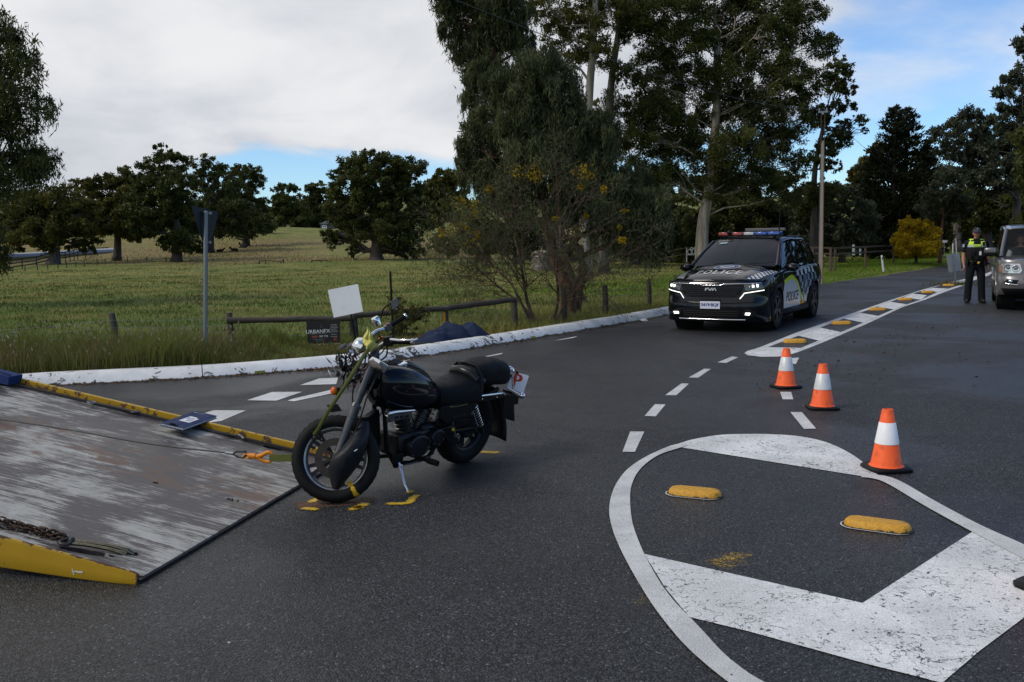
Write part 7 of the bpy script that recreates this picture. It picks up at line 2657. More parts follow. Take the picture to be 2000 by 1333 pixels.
mb = MB()
mb.tube([S(-0.07, 0.10, 0.12), S(-0.06, 0.13, 0.30), S(-0.05, 0.13, 0.45), S(-0.06, 0.08, 0.62)], 0.006, 6)
mb.build('brake_hose', M_BLACK, bike, 60)
def hang(px, py, dist):
  """point seen at a pixel lying dist metres in front (towards the viewer) of the wheel's left face"""
  d = Vector(ray(px, py))
  dl, ol = Mi.to_3x3() @ d, Mi @ Vector((0, 0, CAMH))
  s_ = (0.06 + dist - ol.z) / dl.z
  return MBi @ (Mw @ (ol + dl * s_))
spine = [((703, 822), (720, 822), 0.02), ((690, 846), (722, 846), 0.05), ((668, 876), (719, 858), 0.09), ((643, 897), (715, 880), 0.10), ((642, 918), (702, 908), 0.085), ((645, 938), (678, 936), 0.06), ((650, 956), (660, 958), 0.045)]
rows = []
for (l_, r_, dd) in spine:
  row = []
  for k in range(9):
    v = k / 8
    x = l_[0] + (r_[0] - l_[0]) * v
    y = l_[1] + (r_[1] - l_[1]) * v
    row.append(hang(x, y, dd * (0.35 + 0.9 * math.sin(math.pi * min(1.0, 0.12 + v * 0.88)) ** 0.7)))
  rows.append(row)
mb = MB()
mb.sheet(rows)
mb.build('broken_mudguard', simple('scuffed_black', (0.010, 0.011, 0.014), 0.42, 0, 0.35, 14, 0.15, 90, dirt=(0.03, 0.03, 0.033, 1), dirt_amt=0.5, dscale=18, spec=0.2), bike, 180, solid=0.005, sub=2)
mb = MB()
mb.bar(hang(692, 882, 0.135), hang(698, 878, 0.135), 0.006, 0.004)
mb.build('scratch', M_WHITEP, bike, 30)
mb = MB()
mb.prism([hang(640, 792, -0.02), hang(660, 790, 0.0), hang(668, 803, 0.0), hang(648, 806, -0.02)], (0.0, -0.012, 0.0))
mb.build('mudguard_fragment', M_SATIN, bike, 40)
mb = MB()
mb.prism([BL(700, 818, 0.02), BL(722, 815, 0.02), BL(742, 800, 0.02), BL(745, 860, 0.02), BL(735, 905, 0.02), BL(722, 850, 0.02)], (0, -0.06, 0))
mb.build('front_cover', M_SATIN, bike, 40, bevel=0.01)
hb0 = S(0, 0.0, 0.755)
G = {}
bar_px = {1: [(727, 694, 0.0), (724, 676, 0.0)], -1: []}
back = Vector((-1, 0, 0))
bk = MBK.to_3x3().inverted() @ Vector((1, 0.05, 0)).normalized()      # backwards of the turned bars, level
vz = MBK.to_3x3().inverted() @ Vector((0, 0, 1))
lt_ = MS.to_3x3() @ Vector((0, 1, 0))
def atL(px, py, Y):
  return MBi @ V(atY(px, py, Y))
hbY = (MBK @ hb0).y
lg0, lg1 = atL(757, 667, hbY - 0.32), atL(807, 668, hbY - 0.36)
rg0, rg1 = atL(757, 640, hbY + 0.30), atL(793, 617, hbY + 0.36)
mb = MB()
mb.tube(crom([S(0, -0.03, 0.76), atL(719, 690, hbY + 0.08), atL(722, 662, hbY + 0.18), atL(733, 648, hbY + 0.26), rg0, rg0 * .5 + rg1 * .5], 5), 0.0115, 10)
mb.tube(crom([S(0, 0.03, 0.76), atL(722, 700, hbY - 0.08), atL(732, 683, hbY - 0.2), lg0, lg0 * .5 + lg1 * .5], 5), 0.0115, 10)
mb.build('handlebar', M_CHROME, bike, 80)
mb = MB()
mb.bar(S(0, -0.06, 0.745), S(0, 0.06, 0.745), 0.04, 0.05)
mb.build('bar_clamp', M_SATIN, bike, 40, bevel=0.006)
for a, b, nm in ((lg0, lg1, 'l'), (rg0, rg1, 'r')):
  mb = MB()
  u = b - a
  mb.tube([a + u * 0.2, a + u * 0.25, a + u * 0.95], [0.019, 0.0175, 0.0175], 14)
  gr = mb.build('grip', M_RUBBER, bike, 50)
  mb = MB()
  mb.tube([a + u * 0.93, a + u * 0.96, a + u * 1.02, a + u * 1.03], [0.019, 0.021, 0.020, 0.010], 14)
  mb.build('bar_end', M_CHROME, gr, 50)
  mb = MB()
  mb.bar(a - u * 0.16, a + u * 0.20, 0.036, 0.062 if nm == 'l' else 0.05)
  mb.build('switch_housing', M_SATIN if nm == 'l' else M_ALLOY, bike, 40, bevel=0.008)
mb = MB()
mb.box(rg0 + (rg1 - rg0) * 0.0 + Vector((0, 0, 0.027)) + 0.02 * (MBi.to_3x3() @ Vector((0, -1, 0))), (0.02, 0.014, 0.008))
mb.build('stop_switch', M_REDL, bike, 30)
mb = MB()
mb.lathe([(0.0, 0.03), (0.026, 0.03), (0.029, 0.026), (0.029, 0.0), (0.024, -0.03), (0.0, -0.03)], Matrix.Translation(atL(735, 628, hbY + 0.2)) @ Matrix.Rotation(rad(25), 4, 'Y') @ Matrix.Rotation(rad(20), 4, 'X'), 20)
mb.build('brake_reservoir', M_CHROME, bike, 40)
mb = MB()
mb.tube([atL(755, 663, hbY - 0.30), atL(780, 665, hbY - 0.44), atL(808, 665, hbY - 0.46), atL(816, 663, hbY - 0.45)], [0.010, 0.008, 0.007, 0.010], 8, flat=0.6)
mb.build('clutch_lever', M_CHROME, bike, 60)
q = [atL(x, y, hbY + 0.22) for x, y in ((763, 592), (776, 580), (780, 588), (779, 598), (766, 607), (764, 600))]
mb = MB()
mb.prism(q, MBi.to_3x3() @ Vector((-0.01, 0.03, 0)))
m1 = mb.build('mirror', M_SATIN, bike, 40, bevel=0.003)
tag(m1, 'upright mirror on the far handlebar')
mb = MB()
cq = sum(q, Vector()) / 6
mb.add([p + (cq - p) * 0.10 + MBi.to_3x3() @ Vector((0, -0.004, 0)) for p in q], [tuple(range(6))])
mb.build('mirror_glass', simple('mirror_glass', (0.30, 0.32, 0.35), 0.05, 0.95), m1, 0)
mb = MB()
mb.tube(crom([atL(744, 622, hbY + 0.24), atL(747, 608, hbY + 0.24), atL(755, 598, hbY + 0.23), atL(764, 593, hbY + 0.225)], 4), 0.0055, 8)
mb.build('mirror_stem', M_SATIN, m1, 60)
q = [atL(x, y, hbY - 0.40 + dy) for x, y, dy in ((720, 704, 0), (727, 697, .02), (741, 703, .0), (758, 714, -.02), (754, 722, -.03), (749, 729, -.03), (734, 720, -.01), (722, 711, 0))]
mb = MB()
cq = sum(q, Vector()) / 8
fr_ = MBi.to_3x3() @ Vector((0, -0.030, 0.030))
mb.add(q + [cq + fr_ * 1.0 + (p - cq) * 0.35 for p in q] + [p - fr_ * 0.25 for p in q], [(k, (k + 1) % 8, 8 + (k + 1) % 8, 8 + k) for k in range(8)] + [tuple(8 + k for k in range(8))] + [(16 + k, 16 + (k + 1) % 8, (k + 1) % 8, k) for k in range(8)] + [tuple(23 - k for k in range(8))])
m2 = mb.build('mirror', M_CHROME, bike, 30)
tag(m2, 'chrome backed mirror hanging down beside the tank')
mb = MB()
mb.tube(crom([atL(755, 672, hbY - 0.30), atL(756, 690, hbY - 0.34), atL(750, 700, hbY - 0.38), atL(739, 706, hbY - 0.43)], 4), 0.0055, 8)
mb.build('mirror_stem', M_SATIN, m2, 60)
mb = MB()
c = atL(703, 676, hbY - 0.12)
Mh = frame(c, MBi.to_3x3() @ Vector((0.5, -0.6, 0.55)), MBi.to_3x3() @ Vector((0.3, 0.75, 0.5)))
mb.lathe([(0.010, 0.05), (0.035, 0.045), (0.052, 0.025), (0.060, 0.0), (0.062, -0.012), (0.057, -0.014), (0.05, 0.0)], Mh, 22)
mb.build('headlamp_shell', M_CHROME, bike, 50)
rg = random.Random(15)
def shard(px, py, dY, L, W, mat, name, ang):
  a = atL(px, py, hbY + dY)
  b = atL(px + L * math.cos(ang), py - L * math.sin(ang), hbY + dY + rg.uniform(-.04, .04))
  n_ = MBi.to_3x3() @ Vector((rg.uniform(-1, 1), rg.uniform(-.5, .5), rg.uniform(-1, 1))).normalized()
  w = (b - a).cross(n_).normalized() * W
  mb = MB()
  mb.add([a, a * .6 + b * .4 + w, b, a * .55 + b * .45 - w * 0.6], [(0, 1, 2, 3)])
  return mb.build(name, mat, bike, 0, solid=0.003)
for (x, y, L, an, m_) in ((648, 712, 18, 2.3, M_SHARD), (660, 715, 16, 1.9, M_SHARD), (670, 722, 14, 2.2, M_SHARD), (655, 728, 14, 2.7, M_SHARD), (668, 710, 14, 2.0, M_SATIN), (676, 730, 16, 1.4, M_SATIN), (662, 735, 18, 2.0, M_CHROME), (650, 740, 20, 2.1, M_CHROME),
                          (682, 700, 14, 1.2, M_SATIN), (690, 716, 16, 0.9, M_SATIN), (672, 745, 12, 1.7, M_SATIN), (684, 740, 18, 1.1, M_SATIN), (655, 720, 12, 2.9, M_WHITEP), (664, 742, 14, 1.2, M_SATIN), (690, 692, 12, 2.3, M_CHROME), (698, 705, 16, 2.0, M_SATIN)):
  shard(x, y, rg.uniform(-0.2, -0.02), L, rg.uniform(0.008, 0.022), m_, 'broken_shard', an)
for k in range(26):
  shard(rg.uniform(652, 700), rg.uniform(702, 752), rg.uniform(-0.16, 0.02), rg.uniform(10, 22), rg.uniform(0.014, 0.034), rg.choice([M_SHARD, M_SATIN, M_SATIN, M_BLACK]), 'broken_shard', rg.uniform(0.9, 2.7))
for k in range(26):
  a = atL(rg.uniform(672, 715), rg.uniform(690, 745), hbY + rg.uniform(-.18, 0.0))
  b = atL(rg.uniform(660, 735), rg.uniform(680, 770), hbY + rg.uniform(-.18, 0.05))
  m_ = (a + b) / 2 + Vector((rg.uniform(-.06, .06), rg.uniform(-.06, .06), rg.uniform(-.06, .06)))
  mb = MB()
  mb.tube(crom([a, m_, b], 5), 0.0035, 5)
  mb.build('wiring', M_BLACK if k % 4 else simple('red_wire', (0.16, 0.02, 0.012), 0.5), bike, 60)
for k, (pts) in enumerate(([(745, 660), (728, 676), (715, 695), (712, 720)], [(752, 672), (735, 690), (722, 700), (718, 730)], [(748, 672), (730, 700), (745, 690), (752, 680)], [(738, 650), (745, 660), (770, 655), (765, 645)], [(712, 690), (700, 720), (690, 760), (688, 800)])):
  mb = MB()
  mb.tube(crom([atL(x, y, hbY - 0.15 + 0.07 * (k % 3)) for x, y in pts], 5), 0.005, 6)
  mb.build('control_cable', M_BLACK, bike, 60)
mb = MB()
c = atL(652, 764, hbY - 0.10)
mb.ball(c, (0.024, 0.024, 0.028), nu=16, nv=10)
mb.build('indicator_lens', M_AMBER, bike, 60)
mb = MB()
e = atL(660, 765, hbY - 0.08)
mb.ball(e, (0.030, 0.026, 0.030), nu=14, nv=10)
mb.tube([e, atL(676, 755, hbY - 0.06), atL(690, 742, hbY)], 0.007, 6)
mb.build('indicator', M_SATIN, bike, 60)
mb = MB()
mb.tube([atL(741, 664, hbY + .05), atL(746, 660, hbY + .05), atL(752, 662, hbY + .05)], 0.012, 7)
mb.build('broken_lens', simple('orange_shard', (0.35, 0.09, 0.02), 0.4), bike, 60)
cl = [(707, 690 - 25, 0), (712, 655, 0), (717, 640, .02), (722, 648, 0), (730, 660, -.02), (737, 668, -.02), (728, 676, -.03), (720, 682, -.03)]
o_ = empty('yellow_cloth', V(atY(721, 662, hbY - 0.14)))
tag(o_, 'yellow cloth draped over the instruments of the motorcycle', 'cloth')
ow = np.array(o_.location)
mb = MB()
rows = []
for i in range(15):
  u = i / 14
  row = []
  for k in range(11):
    v = k / 10
    lx = 717 + (706 - 717) * u + 2 * math.sin(u * 9)
    rx = 718 + (740 - 718) * min(1, u * 1.25) - 14 * max(0, u - 0.72) / 0.28
    x = lx + (rx - lx) * v
    y = 639 + 43 * u - 9 * (1 - abs(2 * v - 1)) * u * (1 - u) + 8 * v * (u > 0.9) * (u - .9) * 10 - 14 * (1 - v) * u ** 3
    y += 10 * v * math.sin(math.pi * u) * 0.4
    row.append(V(atY(x, y, hbY - 0.14 - 0.06 * math.sin(v * math.pi) * (0.3 + u) + 0.016 * math.sin(v * 14 + u * 4) + 0.012 * math.sin(u * 12)) - ow))
  rows.append(row)
mb.sheet(rows)
mb.build('fabric', M_CLOTH, o_, 180, solid=0.004, sub=1)
gs = empty('tie_down_strap', V(atY(665, 770, 6.2)))
tag(gs, 'long green tie down strap pulled from the front tyre up to the handlebar', 'strap')
gw = np.array(gs.location)
cv = [atY(x, y, Y) for x, y, Y in ((606, 872, 6.27), (612, 852, 6.18), (622, 838, 6.12), (640, 805, 6.06), (672, 757, 6.05), (700, 712, 6.10), (711, 694, 6.15), (722, 680, 6.22))]
sv = np.array([0.80, 0.10, -0.50]) * 0.0135
mb = MB()
mb.sheet([[V(p - sv - gw) for p in cv], [V(p + sv - gw) for p in cv]])
mb.build('webbing', M_WEB, gs, 60, solid=0.003)
mb = MB()
for a, b in (((604, 842), (633, 846)), ((604, 842), (600, 870)), ((600, 870), (616, 876)), ((618, 838), (628, 862)), ((606, 856), (626, 858)), ((598, 872), (594, 892))):
  mb.bar(V(atY(*a, 6.17) - gw), V(atY(*b, 6.17) - gw), 0.022, 0.012)
mb.build('ratchet', M_BLKSTEEL, gs, 40)
# --- cars
def curve1(pts):
  """smooth monotone-ish interpolation through (x, v) pairs"""
  P = sorted(pts)
  xs = np.array([p[0] for p in P])
  vs = np.array([p[1] for p in P])
  m = np.gradient(vs, xs)
  d = np.diff(vs) / np.diff(xs)
  m = np.concatenate([[d[0]], [0 if a * b <= 0 else 2 * a * b / (a + b) for a, b in zip(d[:-1], d[1:])], [d[-1]]])
  def f(x):
    x = min(max(x, xs[0]), xs[-1])
    i = min(max(np.searchsorted(xs, x) - 1, 0), len(xs) - 2)
    h = xs[i + 1] - xs[i]
    t = (x - xs[i]) / h
    return float(vs[i] * (1 + 2 * t) * (1 - t) ** 2 + h * m[i] * t * (1 - t) ** 2 + vs[i + 1] * t * t * (3 - 2 * t) + h * m[i + 1] * t * t * (t - 1))
  return f
class Car:
  def __init__(self, K):
    self.K = K
    self.root = empty(K['name'])
    setM(self.root, K['M'])
    for k in ('belt_z', 'belt_y', 'wide_y', 'sill_y', 'sill_z', 'bon_z', 'top_z', 'top_y', 'bump'):
      setattr(self, k, curve1(K[k]))
  def arch(self, x):
    z = self.sill_z(x)
    for xc in self.K['axles']:
      R = self.K['archR']
      if abs(x - xc) < R:
        z = max(z, self.K['wheelR'] + math.sqrt(R * R - (x - xc) ** 2) * 0.98)
    return z
  def side(self, x, z):
    """half width of the body at height z"""
    zb, zs = self.belt_z(x), 0.30
    zw = self.K['shoulder']
    yb, yw, ysill = self.belt_y(x), self.wide_y(x), self.sill_y(x)
    if z >= zw:
      t = min(1, (z - zw) / max(0.05, zb - zw))
      return yw + (yb - yw) * t ** 1.7
    t = min(1, (zw - z) / (zw - zs))
    return yw + (ysill - yw) * t ** 2.2 - 0.018 * math.sin(math.pi * t) * self.K.get('scoop', 1)
  def side_patch(self, name, x0, x1, zlo, zhi, mat, s, off=0.0, nx=None, nz=14, parent=None, solid=0.0, smooth=60):
    nx = nx or max(3, int(abs(x1 - x0) / 0.035))
    rows = []
    for i in range(nx + 1):
      x = x0 + (x1 - x0) * i / nx
      a, b = zlo(x) if callable(zlo) else zlo, zhi(x) if callable(zhi) else zhi
      b = max(b, a + 0.001)
      rows.append([(x, s * (self.side(x, a + (b - a) * k / nz) + off), a + (b - a) * k / nz) for k in range(nz + 1)])
    if s < 0:
      rows = rows[::-1]
    mb = MB()
    mb.sheet(rows)
    return mb.build(name, mat, parent or self.root, smooth, solid=solid)
  def glasshouse(self, x, t):
    """point on the side glass: t=0 belt, t=1 roof edge"""
    return (x, self.belt_y(x) - 0.02 + (self.top_y(x) - self.belt_y(x) + 0.02) * (t ** 1.25), self.belt_z(x) + (self.top_z(x) - self.belt_z(x)) * t)
  def glass_patch(self, name, x0, x1, t0, t1, mat, s, off=0.0, nx=12, nt=6, topclip=None, slant0=0.0, slant1=0.0):
    rows = []
    for i in range(nx + 1):
      u = i / nx
      r = []
      for k in range(nt + 1):
        t = t0 + (t1 - t0) * k / nt
        x = x0 + (x1 - x0) * u + (slant0 * (1 - u) + slant1 * u) * t
        p = self.glasshouse(x, t)
        r.append((p[0], s * (p[1] + off), p[2]))
      rows.append(r)
    if s < 0:
      rows = rows[::-1]
    mb = MB()
    mb.sheet(rows)
    return mb.build(name, mat, self.root, 60)
  def bonnet_pt(self, x, v):
    """v in -1..1 across"""
    y = v * (self.belt_y(x) - 0.01)
    z = self.belt_z(x) + (self.bon_z(x) - self.belt_z(x)) * (1 - abs(v) ** 2.4)
    return (x, y, z + self.K.get('bon_crease', 0.012) * math.exp(-((abs(v) - 0.62) / 0.10) ** 2))
  def front_x(self, y, z):
    """front face: how far forward the nose reaches"""
    h = self.K['nose_half']
    plan = (1 - min(1.0, abs(y) / h) ** self.K.get('nose_pow', 3.2)) ** (1 / 2.2)
    return self.K['nose_x0'] + (self.K['nose_x1'] - self.K['nose_x0']) * plan + self.bump(z) * (0.3 + 0.7 * plan)
  def front_patch(self, name, z0, z1, mat, y0=-1, y1=1, off=0.0, ny=48, nz=12, parent=None, poly=None):
    h = self.K['nose_half']
    rows = []
    for i in range(nz + 1):
      z = z0 + (z1 - z0) * i / nz
      r = []
      for k in range(ny + 1):
        v = y0 + (y1 - y0) * k / ny
        y = h * math.sin(v * math.pi / 2) if (y0, y1) == (-1, 1) else v * h
        r.append((self.front_x(y, z) + off, y, z))
      rows.append(r)
    mb = MB()
    mb.sheet(rows)
    return mb.build(name, mat, parent or self.root, 60)
  def front_poly(self, name, poly, mat, off=0.006, depth=0.0, parent=None, glue=True):
    """outline in (y, z) laid on the nose, subdivided along y"""
    mb = MB()
    ys = [p[0] for p in poly]
    n = max(4, int((max(ys) - min(ys)) / 0.04))
    lo, hi = min(ys), max(ys)
    def span(y):
      zs = []
      m = len(poly)
      for a, b in zip(poly, poly[1:] + poly[:1]):
        if (a[0] - y) * (b[0] - y) <= 0 and a[0] != b[0]:
          t = (y - a[0]) / (b[0] - a[0])
          zs.append(a[1] + (b[1] - a[1]) * t)
      return (min(zs), max(zs)) if zs else (poly[0][1], poly[0][1])
    rows = []
    for i in range(n + 1):
      y = lo + (hi - lo) * min(max(i / n, 1e-4), 1 - 1e-4)
      a, b = span(y)
      rows.append([(self.front_x(y, a + (b - a) * k / 5) + off, y, a + (b - a) * k / 5) for k in range(6)])
    mb.sheet(rows[::-1])
    return mb.build(name, mat, parent or self.root, 60, solid=depth)
  def front_bar(self, name, pts, r, mat, off=0.012, parent=None, flat=0.7, n=6):
    c = []
    for (a, b) in zip(pts[:-1], pts[1:]):
      m = max(2, int(abs(b[0] - a[0]) / 0.06) + 1)
      for i in range(m):
        t = i / m
        c.append((a[0] + (b[0] - a[0]) * t, a[1] + (b[1] - a[1]) * t))
    c.append(pts[-1])
    mb = MB()
    mb.tube([(self.front_x(y, z) + off, y, z) for y, z in c], r, n, flat=flat)
    return mb.build(name, mat, parent or self.root, 60)
  def wheel(self, x, s, R, W, rimR, mat_rim, spokes, twin=True):
    w = bpy.data.objects.new('wheel', None)
    COL.objects.link(w)
    w.parent = self.root
    y = s * self.K['track'] / 2
    w.matrix_local = Matrix.Translation((x, y, R)) @ Matrix.Rotation(rad(-90 * s), 4, 'X')
    h = W / 2
    mb = MB()
    mb.lathe([(rimR, -h * .9), (rimR + .02, -h), (R * .93, -h), (R * .985, -h * .75), (R, -h * .4), (R, h * .4), (R * .985, h * .75), (R * .93, h), (rimR + .02, h), (rimR, h * .9)], n=40)
    mb.build('tyre', M_RUBBER, w, 50)
    mb = MB()
    mb.lathe([(rimR + .001, h * .92), (rimR - .015, h * .90), (rimR - .025, h * .5), (rimR - .03, -h * .5), (0.0, -h * .5)], n=40)
    rim = mb.build('rim', mat_rim, w, 50)
    for k in range(spokes):
      a = 2 * math.pi * k / spokes + 0.3
      mb = MB()
      for da in ((-0.12, 0.12) if twin else (0,)):
        ca, sa = math.cos(a + da), math.sin(a + da)
        mb.bar((0.03 * math.cos(a), 0.03 * math.sin(a), h * .80), (ca * (rimR - .012), sa * (rimR - .012), h * .86), 0.038 if twin else 0.06, 0.03, up=(0, 0, 1))
      mb.build('spoke', mat_rim, w, 30, bevel=0.005)
    mb = MB()
    mb.lathe([(0.075, h * .70), (0.07, h * .86), (0.03, h * .92), (0, h * .92)], n=20)
    mb.build('hub_cap', mat_rim, w, 50)
    return w
  def shell(self, paint, glass, dark):
    """sides, doors, roof, bonnet, glass, wheels' wells"""
    K, r = self.K, self.root
    xf, xr = K['nose_x0'], K['rear_x']
    seg = K['segments']
    for s in (1, -1):
      for nm, a, b in seg:
        o = self.side_patch(nm, a + 0.005, b - 0.005, self.arch, self.belt_z, paint, s, solid=0.02)
        if 'door' in nm:
          xm = a + (b - a) * 0.16
          zh = self.belt_z(xm) - 0.13
          yh = self.side(xm, zh)
          mb = MB()
          mb.tube([(xm - 0.02, s * (yh + .004), zh), (xm, s * (yh + .030), zh + .004), (xm + 0.15, s * (yh + .030), zh + .008), (xm + 0.18, s * (yh + .004), zh + .006)], 0.014, 7)
          mb.build('handle', K.get('handle_mat', paint), o, 60)
      mb = MB()
      a0, a1 = K['axles'][1] + K['archR'], K['axles'][0] - K['archR']
      mb.sheet([[(a0, s * (self.sill_y(a0) + .012), 0.34), (a0, s * (self.sill_y(a0) + .016), 0.25), (a0, s * (self.sill_y(a0) - .04), 0.20)],
                      [(a1, s * (self.sill_y(a1) + .012), 0.34), (a1, s * (self.sill_y(a1) + .016), 0.25), (a1, s * (self.sill_y(a1) - .04), 0.20)]])
      mb.build('sill', dark, r, 60, solid=0.01)
      for xc in K['axles']:
        mb = MB()
        R0 = K['archR']
        pts = []
        for k in range(17):
          a = rad(-8 + 196 * k / 16)
          x, z = xc + math.cos(a) * R0, K['wheelR'] + math.sin(a) * R0 * .98
          pts.append((x, s * (self.side(x, z) + 0.006), max(z, 0.25)))
        mb.tube(pts, 0.022, 6)
        mb.build('arch_trim', K.get('arch_mat', dark), r, 60)
        mb = MB()
        mb.lathe([(R0 + .01, 0), (R0 + .01, 0.34), (0, 0.34)], Matrix.Translation((xc, s * 0.92, K['wheelR'])) @ Matrix.Rotation(rad(90 * s), 4, 'X'), 24)
        mb.build('wheel_well', M_WELL, r, 40)
    rows = []
    x0, x1 = K['roof']
    n = 22
    for i in range(n + 1):
      x = x0 + (x1 - x0) * i / n
      row = []
      for k in range(13):
        v = -1 + 2 * k / 12
        row.append((x, v * self.top_y(x), self.top_z(x) + K['crown'] * (1 - abs(v) ** 2.6)))
      rows.append(row)
    mb = MB()
    mb.sheet(rows)
    mb.build('roof', paint, r, 60, solid=0.02)
    rows = []
    xb = K['cowl']
    n = 20
    for i in range(n + 1):
      row = []
      for k in range(25):
        v = -1 + 2 * k / 24
        yy = v * self.belt_y(1.8)
        xe = self.front_x(yy, K['nose_top']) - 0.004
        x = xb + (xe - xb) * i / n
        row.append(self.bonnet_pt(x, v))
      rows.append(row)
    mb = MB()
    mb.sheet(rows[::-1])
    mb.build('bonnet', paint, r, 60, solid=0.015)
    rows = []
    xt = K['roof'][0]
    xw = K['cowl'] + 0.02
    for i in range(13):
      t = i / 12
      row = []
      for k in range(17):
        v = -1 + 2 * k / 16
        xc_ = xw + (xt - xw) * t
        bulge = 0.10 * (1 - v * v)
        y = v * ((self.belt_y(xw) - 0.10) * (1 - t) + (self.top_y(xt) - 0.035) * t)
        z0 = self.bon_z(xw) - 0.01 - 0.035 * v * v
        z1 = self.top_z(xt) + K['crown'] * (1 - abs(v) ** 2.6) - 0.006
        row.append((xc_ + bulge * (1 - t * .6) - 0.04 * (1 - t), y, z0 + (z1 - z0) * t + 0.02 * math.sin(math.pi * t)))
      rows.append(row)
    mb = MB()
    mb.sheet(rows)
    self.ws = rows
    wsn = mb.build('windscreen', glass, r, 60)
    for s in (1, -1):   # A pillars
      col = 16 if s > 0 else 0
      mb = MB()
      pts = []
      for i in range(13):
        p = Vector(rows[i][col])
        pts.append(p + Vector((-0.035, s * 0.035, -0.004)))
      mb.tube(pts, [0.05] * 2 + [0.045] * 11, 8)
      mb.build('pillar', paint, r, 60)
    for k, yy in enumerate((-0.30, 0.30)):
      mb = MB()
      p0 = Vector(rows[0][8]) + Vector((0.0, yy - 0.05, 0.012))
      mb.tube([p0, p0 + Vector((-0.03, 0.28, 0.02)), p0 + Vector((-0.09, 0.52, 0.03))], [0.010, 0.008, 0.005], 5)
      mb.build('wiper', M_BLACK, wsn, 60)
    for s in (1, -1):
      for a, b, s0, s1, nm in K['windows']:
        o = self.glass_patch('side_window', a, b, 0.04, 0.88, glass if nm == 'g' else K.get('rear_glass', glass), s, -0.012, slant0=s0, slant1=s1)
      for a, b, s0, s1 in K['pillars']:
        self.glass_patch('pillar', a, b, 0.0, 1.0, K.get('pillar_mat', paint), s, 0.0, nx=3, slant0=s0, slant1=s1)
      mb = MB()
      mb.tube([self_pt(self, x, 0.93, s) for x in np.linspace(K['rail'][0], K['rail'][1], 24)], 0.035, 6)
      mb.build('roof_edge', paint, r, 60)
      mb = MB()
      mb.tube([self_pt(self, x, 0.015, s, 0.012) for x in np.linspace(K['beltline'][0], K['beltline'][1], 30)], 0.011, 6)
      mb.build('belt_strip', K.get('strip_mat', M_BLACK), r, 60)
    mb = MB()
    rows = []
    for i in range(12):
      z = 0.30 + (self.belt_z(xr) - 0.30) * i / 11
      rows.append([(xr - 0.10 * (1 - (abs(k) / 8) ** 3), self.side(xr, z) * k / 8, z) for k in range(-8, 9)])
    mb.sheet(rows[::-1])
    mb.build('tailgate', paint, r, 60)
    mb = MB()
    xt = K['roof'][1]
    rows = []
    for i in range(7):
      t = i / 6
      rows.append([(xr - 0.09 + (xt - xr + 0.09) * t, k / 6 * ((self.belt_y(xr) - .04) * (1 - t) + (self.top_y(xt) - .02) * t), self.belt_z(xr) + (self.top_z(xt) - self.belt_z(xr)) * t + K['crown'] * t * (1 - (k / 6) ** 2)) for k in range(-6, 7)])
    mb.sheet(rows[::-1])
    mb.build('rear_window', K.get('rear_glass', glass), r, 60)
    mb = MB()
    mb.box(((xf + xr) / 2 - 0.05, 0, 0.29), (xf - xr - 0.3, 1.50, 0.12))
    mb.box(((K['cowl'] + xr) / 2 - 0.1, 0, 0.62), (K['cowl'] - xr - 0.4, 1.62, 0.55))
    mb.box((K['cowl'] + 0.35, 0, 0.60), (0.9, 0.9, 0.45))
    ub = mb.build('underbody', M_WELL, r, 30)
    tag(ub, kind='stuff')
    for x in (0.15, -0.85):
      for y in (-0.40, 0.40):
        mb = MB()
        mb.box((x - 0.25, y, 1.10), (0.16, 0.50, 0.50), Matrix.Rotation(rad(-14), 3, 'Y'))
        mb.box((x - 0.36, y, 1.42), (0.10, 0.26, 0.17), Matrix.Rotation(rad(-10), 3, 'Y'))
        mb.build('car_seat', M_SEATC, r, 40, bevel=0.04)
    mb = MB()
    mb.tube([(0.62 + 0.06 * math.sin(a), K['drv'] + 0.18 * math.cos(a), 1.08 + 0.17 * math.sin(a)) for a in np.linspace(0, 6.28, 20)[:-1]], 0.014, 6, closed=True)
    mb.build('steering_wheel', M_BLACK, r, 60)
    mb = MB()
    mb.box((K['cowl'] - 0.22, 0, 0.98), (0.42, 1.50, 0.14))
    mb.build('dashboard', M_BLACK, r, 40, bevel=0.04)
def self_pt(c, x, t, s, off=0.0):
  p = c.glasshouse(x, t)
  return (p[0], s * (p[1] + off), p[2])
M_WELL = simple('dark_well', (0.006, 0.006, 0.006), 0.9)
M_SEATC = simple('car_seat_cloth', (0.02, 0.02, 0.022), 0.8)
M_CARBLACK = simple('police_black', (0.003, 0.004, 0.007), 0.08, 0, coat=0.30, spec=0.22)
M_SILVER = simple('silver_grey_paint', (0.145, 0.142, 0.145), 0.28, 0.45, coat=0.8)
M_CARGLASS = glass_mat('car_glass', (0.003, 0.008, 0.016), 0.90, sp_=0.2)
M_TINT = glass_mat('tinted_glass', (0.006, 0.007, 0.008), 0.95)
M_LAMP = glowing('lamp_white', (1.0, 0.98, 0.94), 1.2)
M_LAMPHI = glowing('lamp_bright', (1.0, 0.98, 0.95), 2.2)
M_LENS = simple('lamp_lens', (0.06, 0.065, 0.07), 0.05, 0.2, coat=1.0)
M_RIMD = simple('dark_rim', (0.060, 0.058, 0.056), 0.35, 0.7)
M_CHECK = None
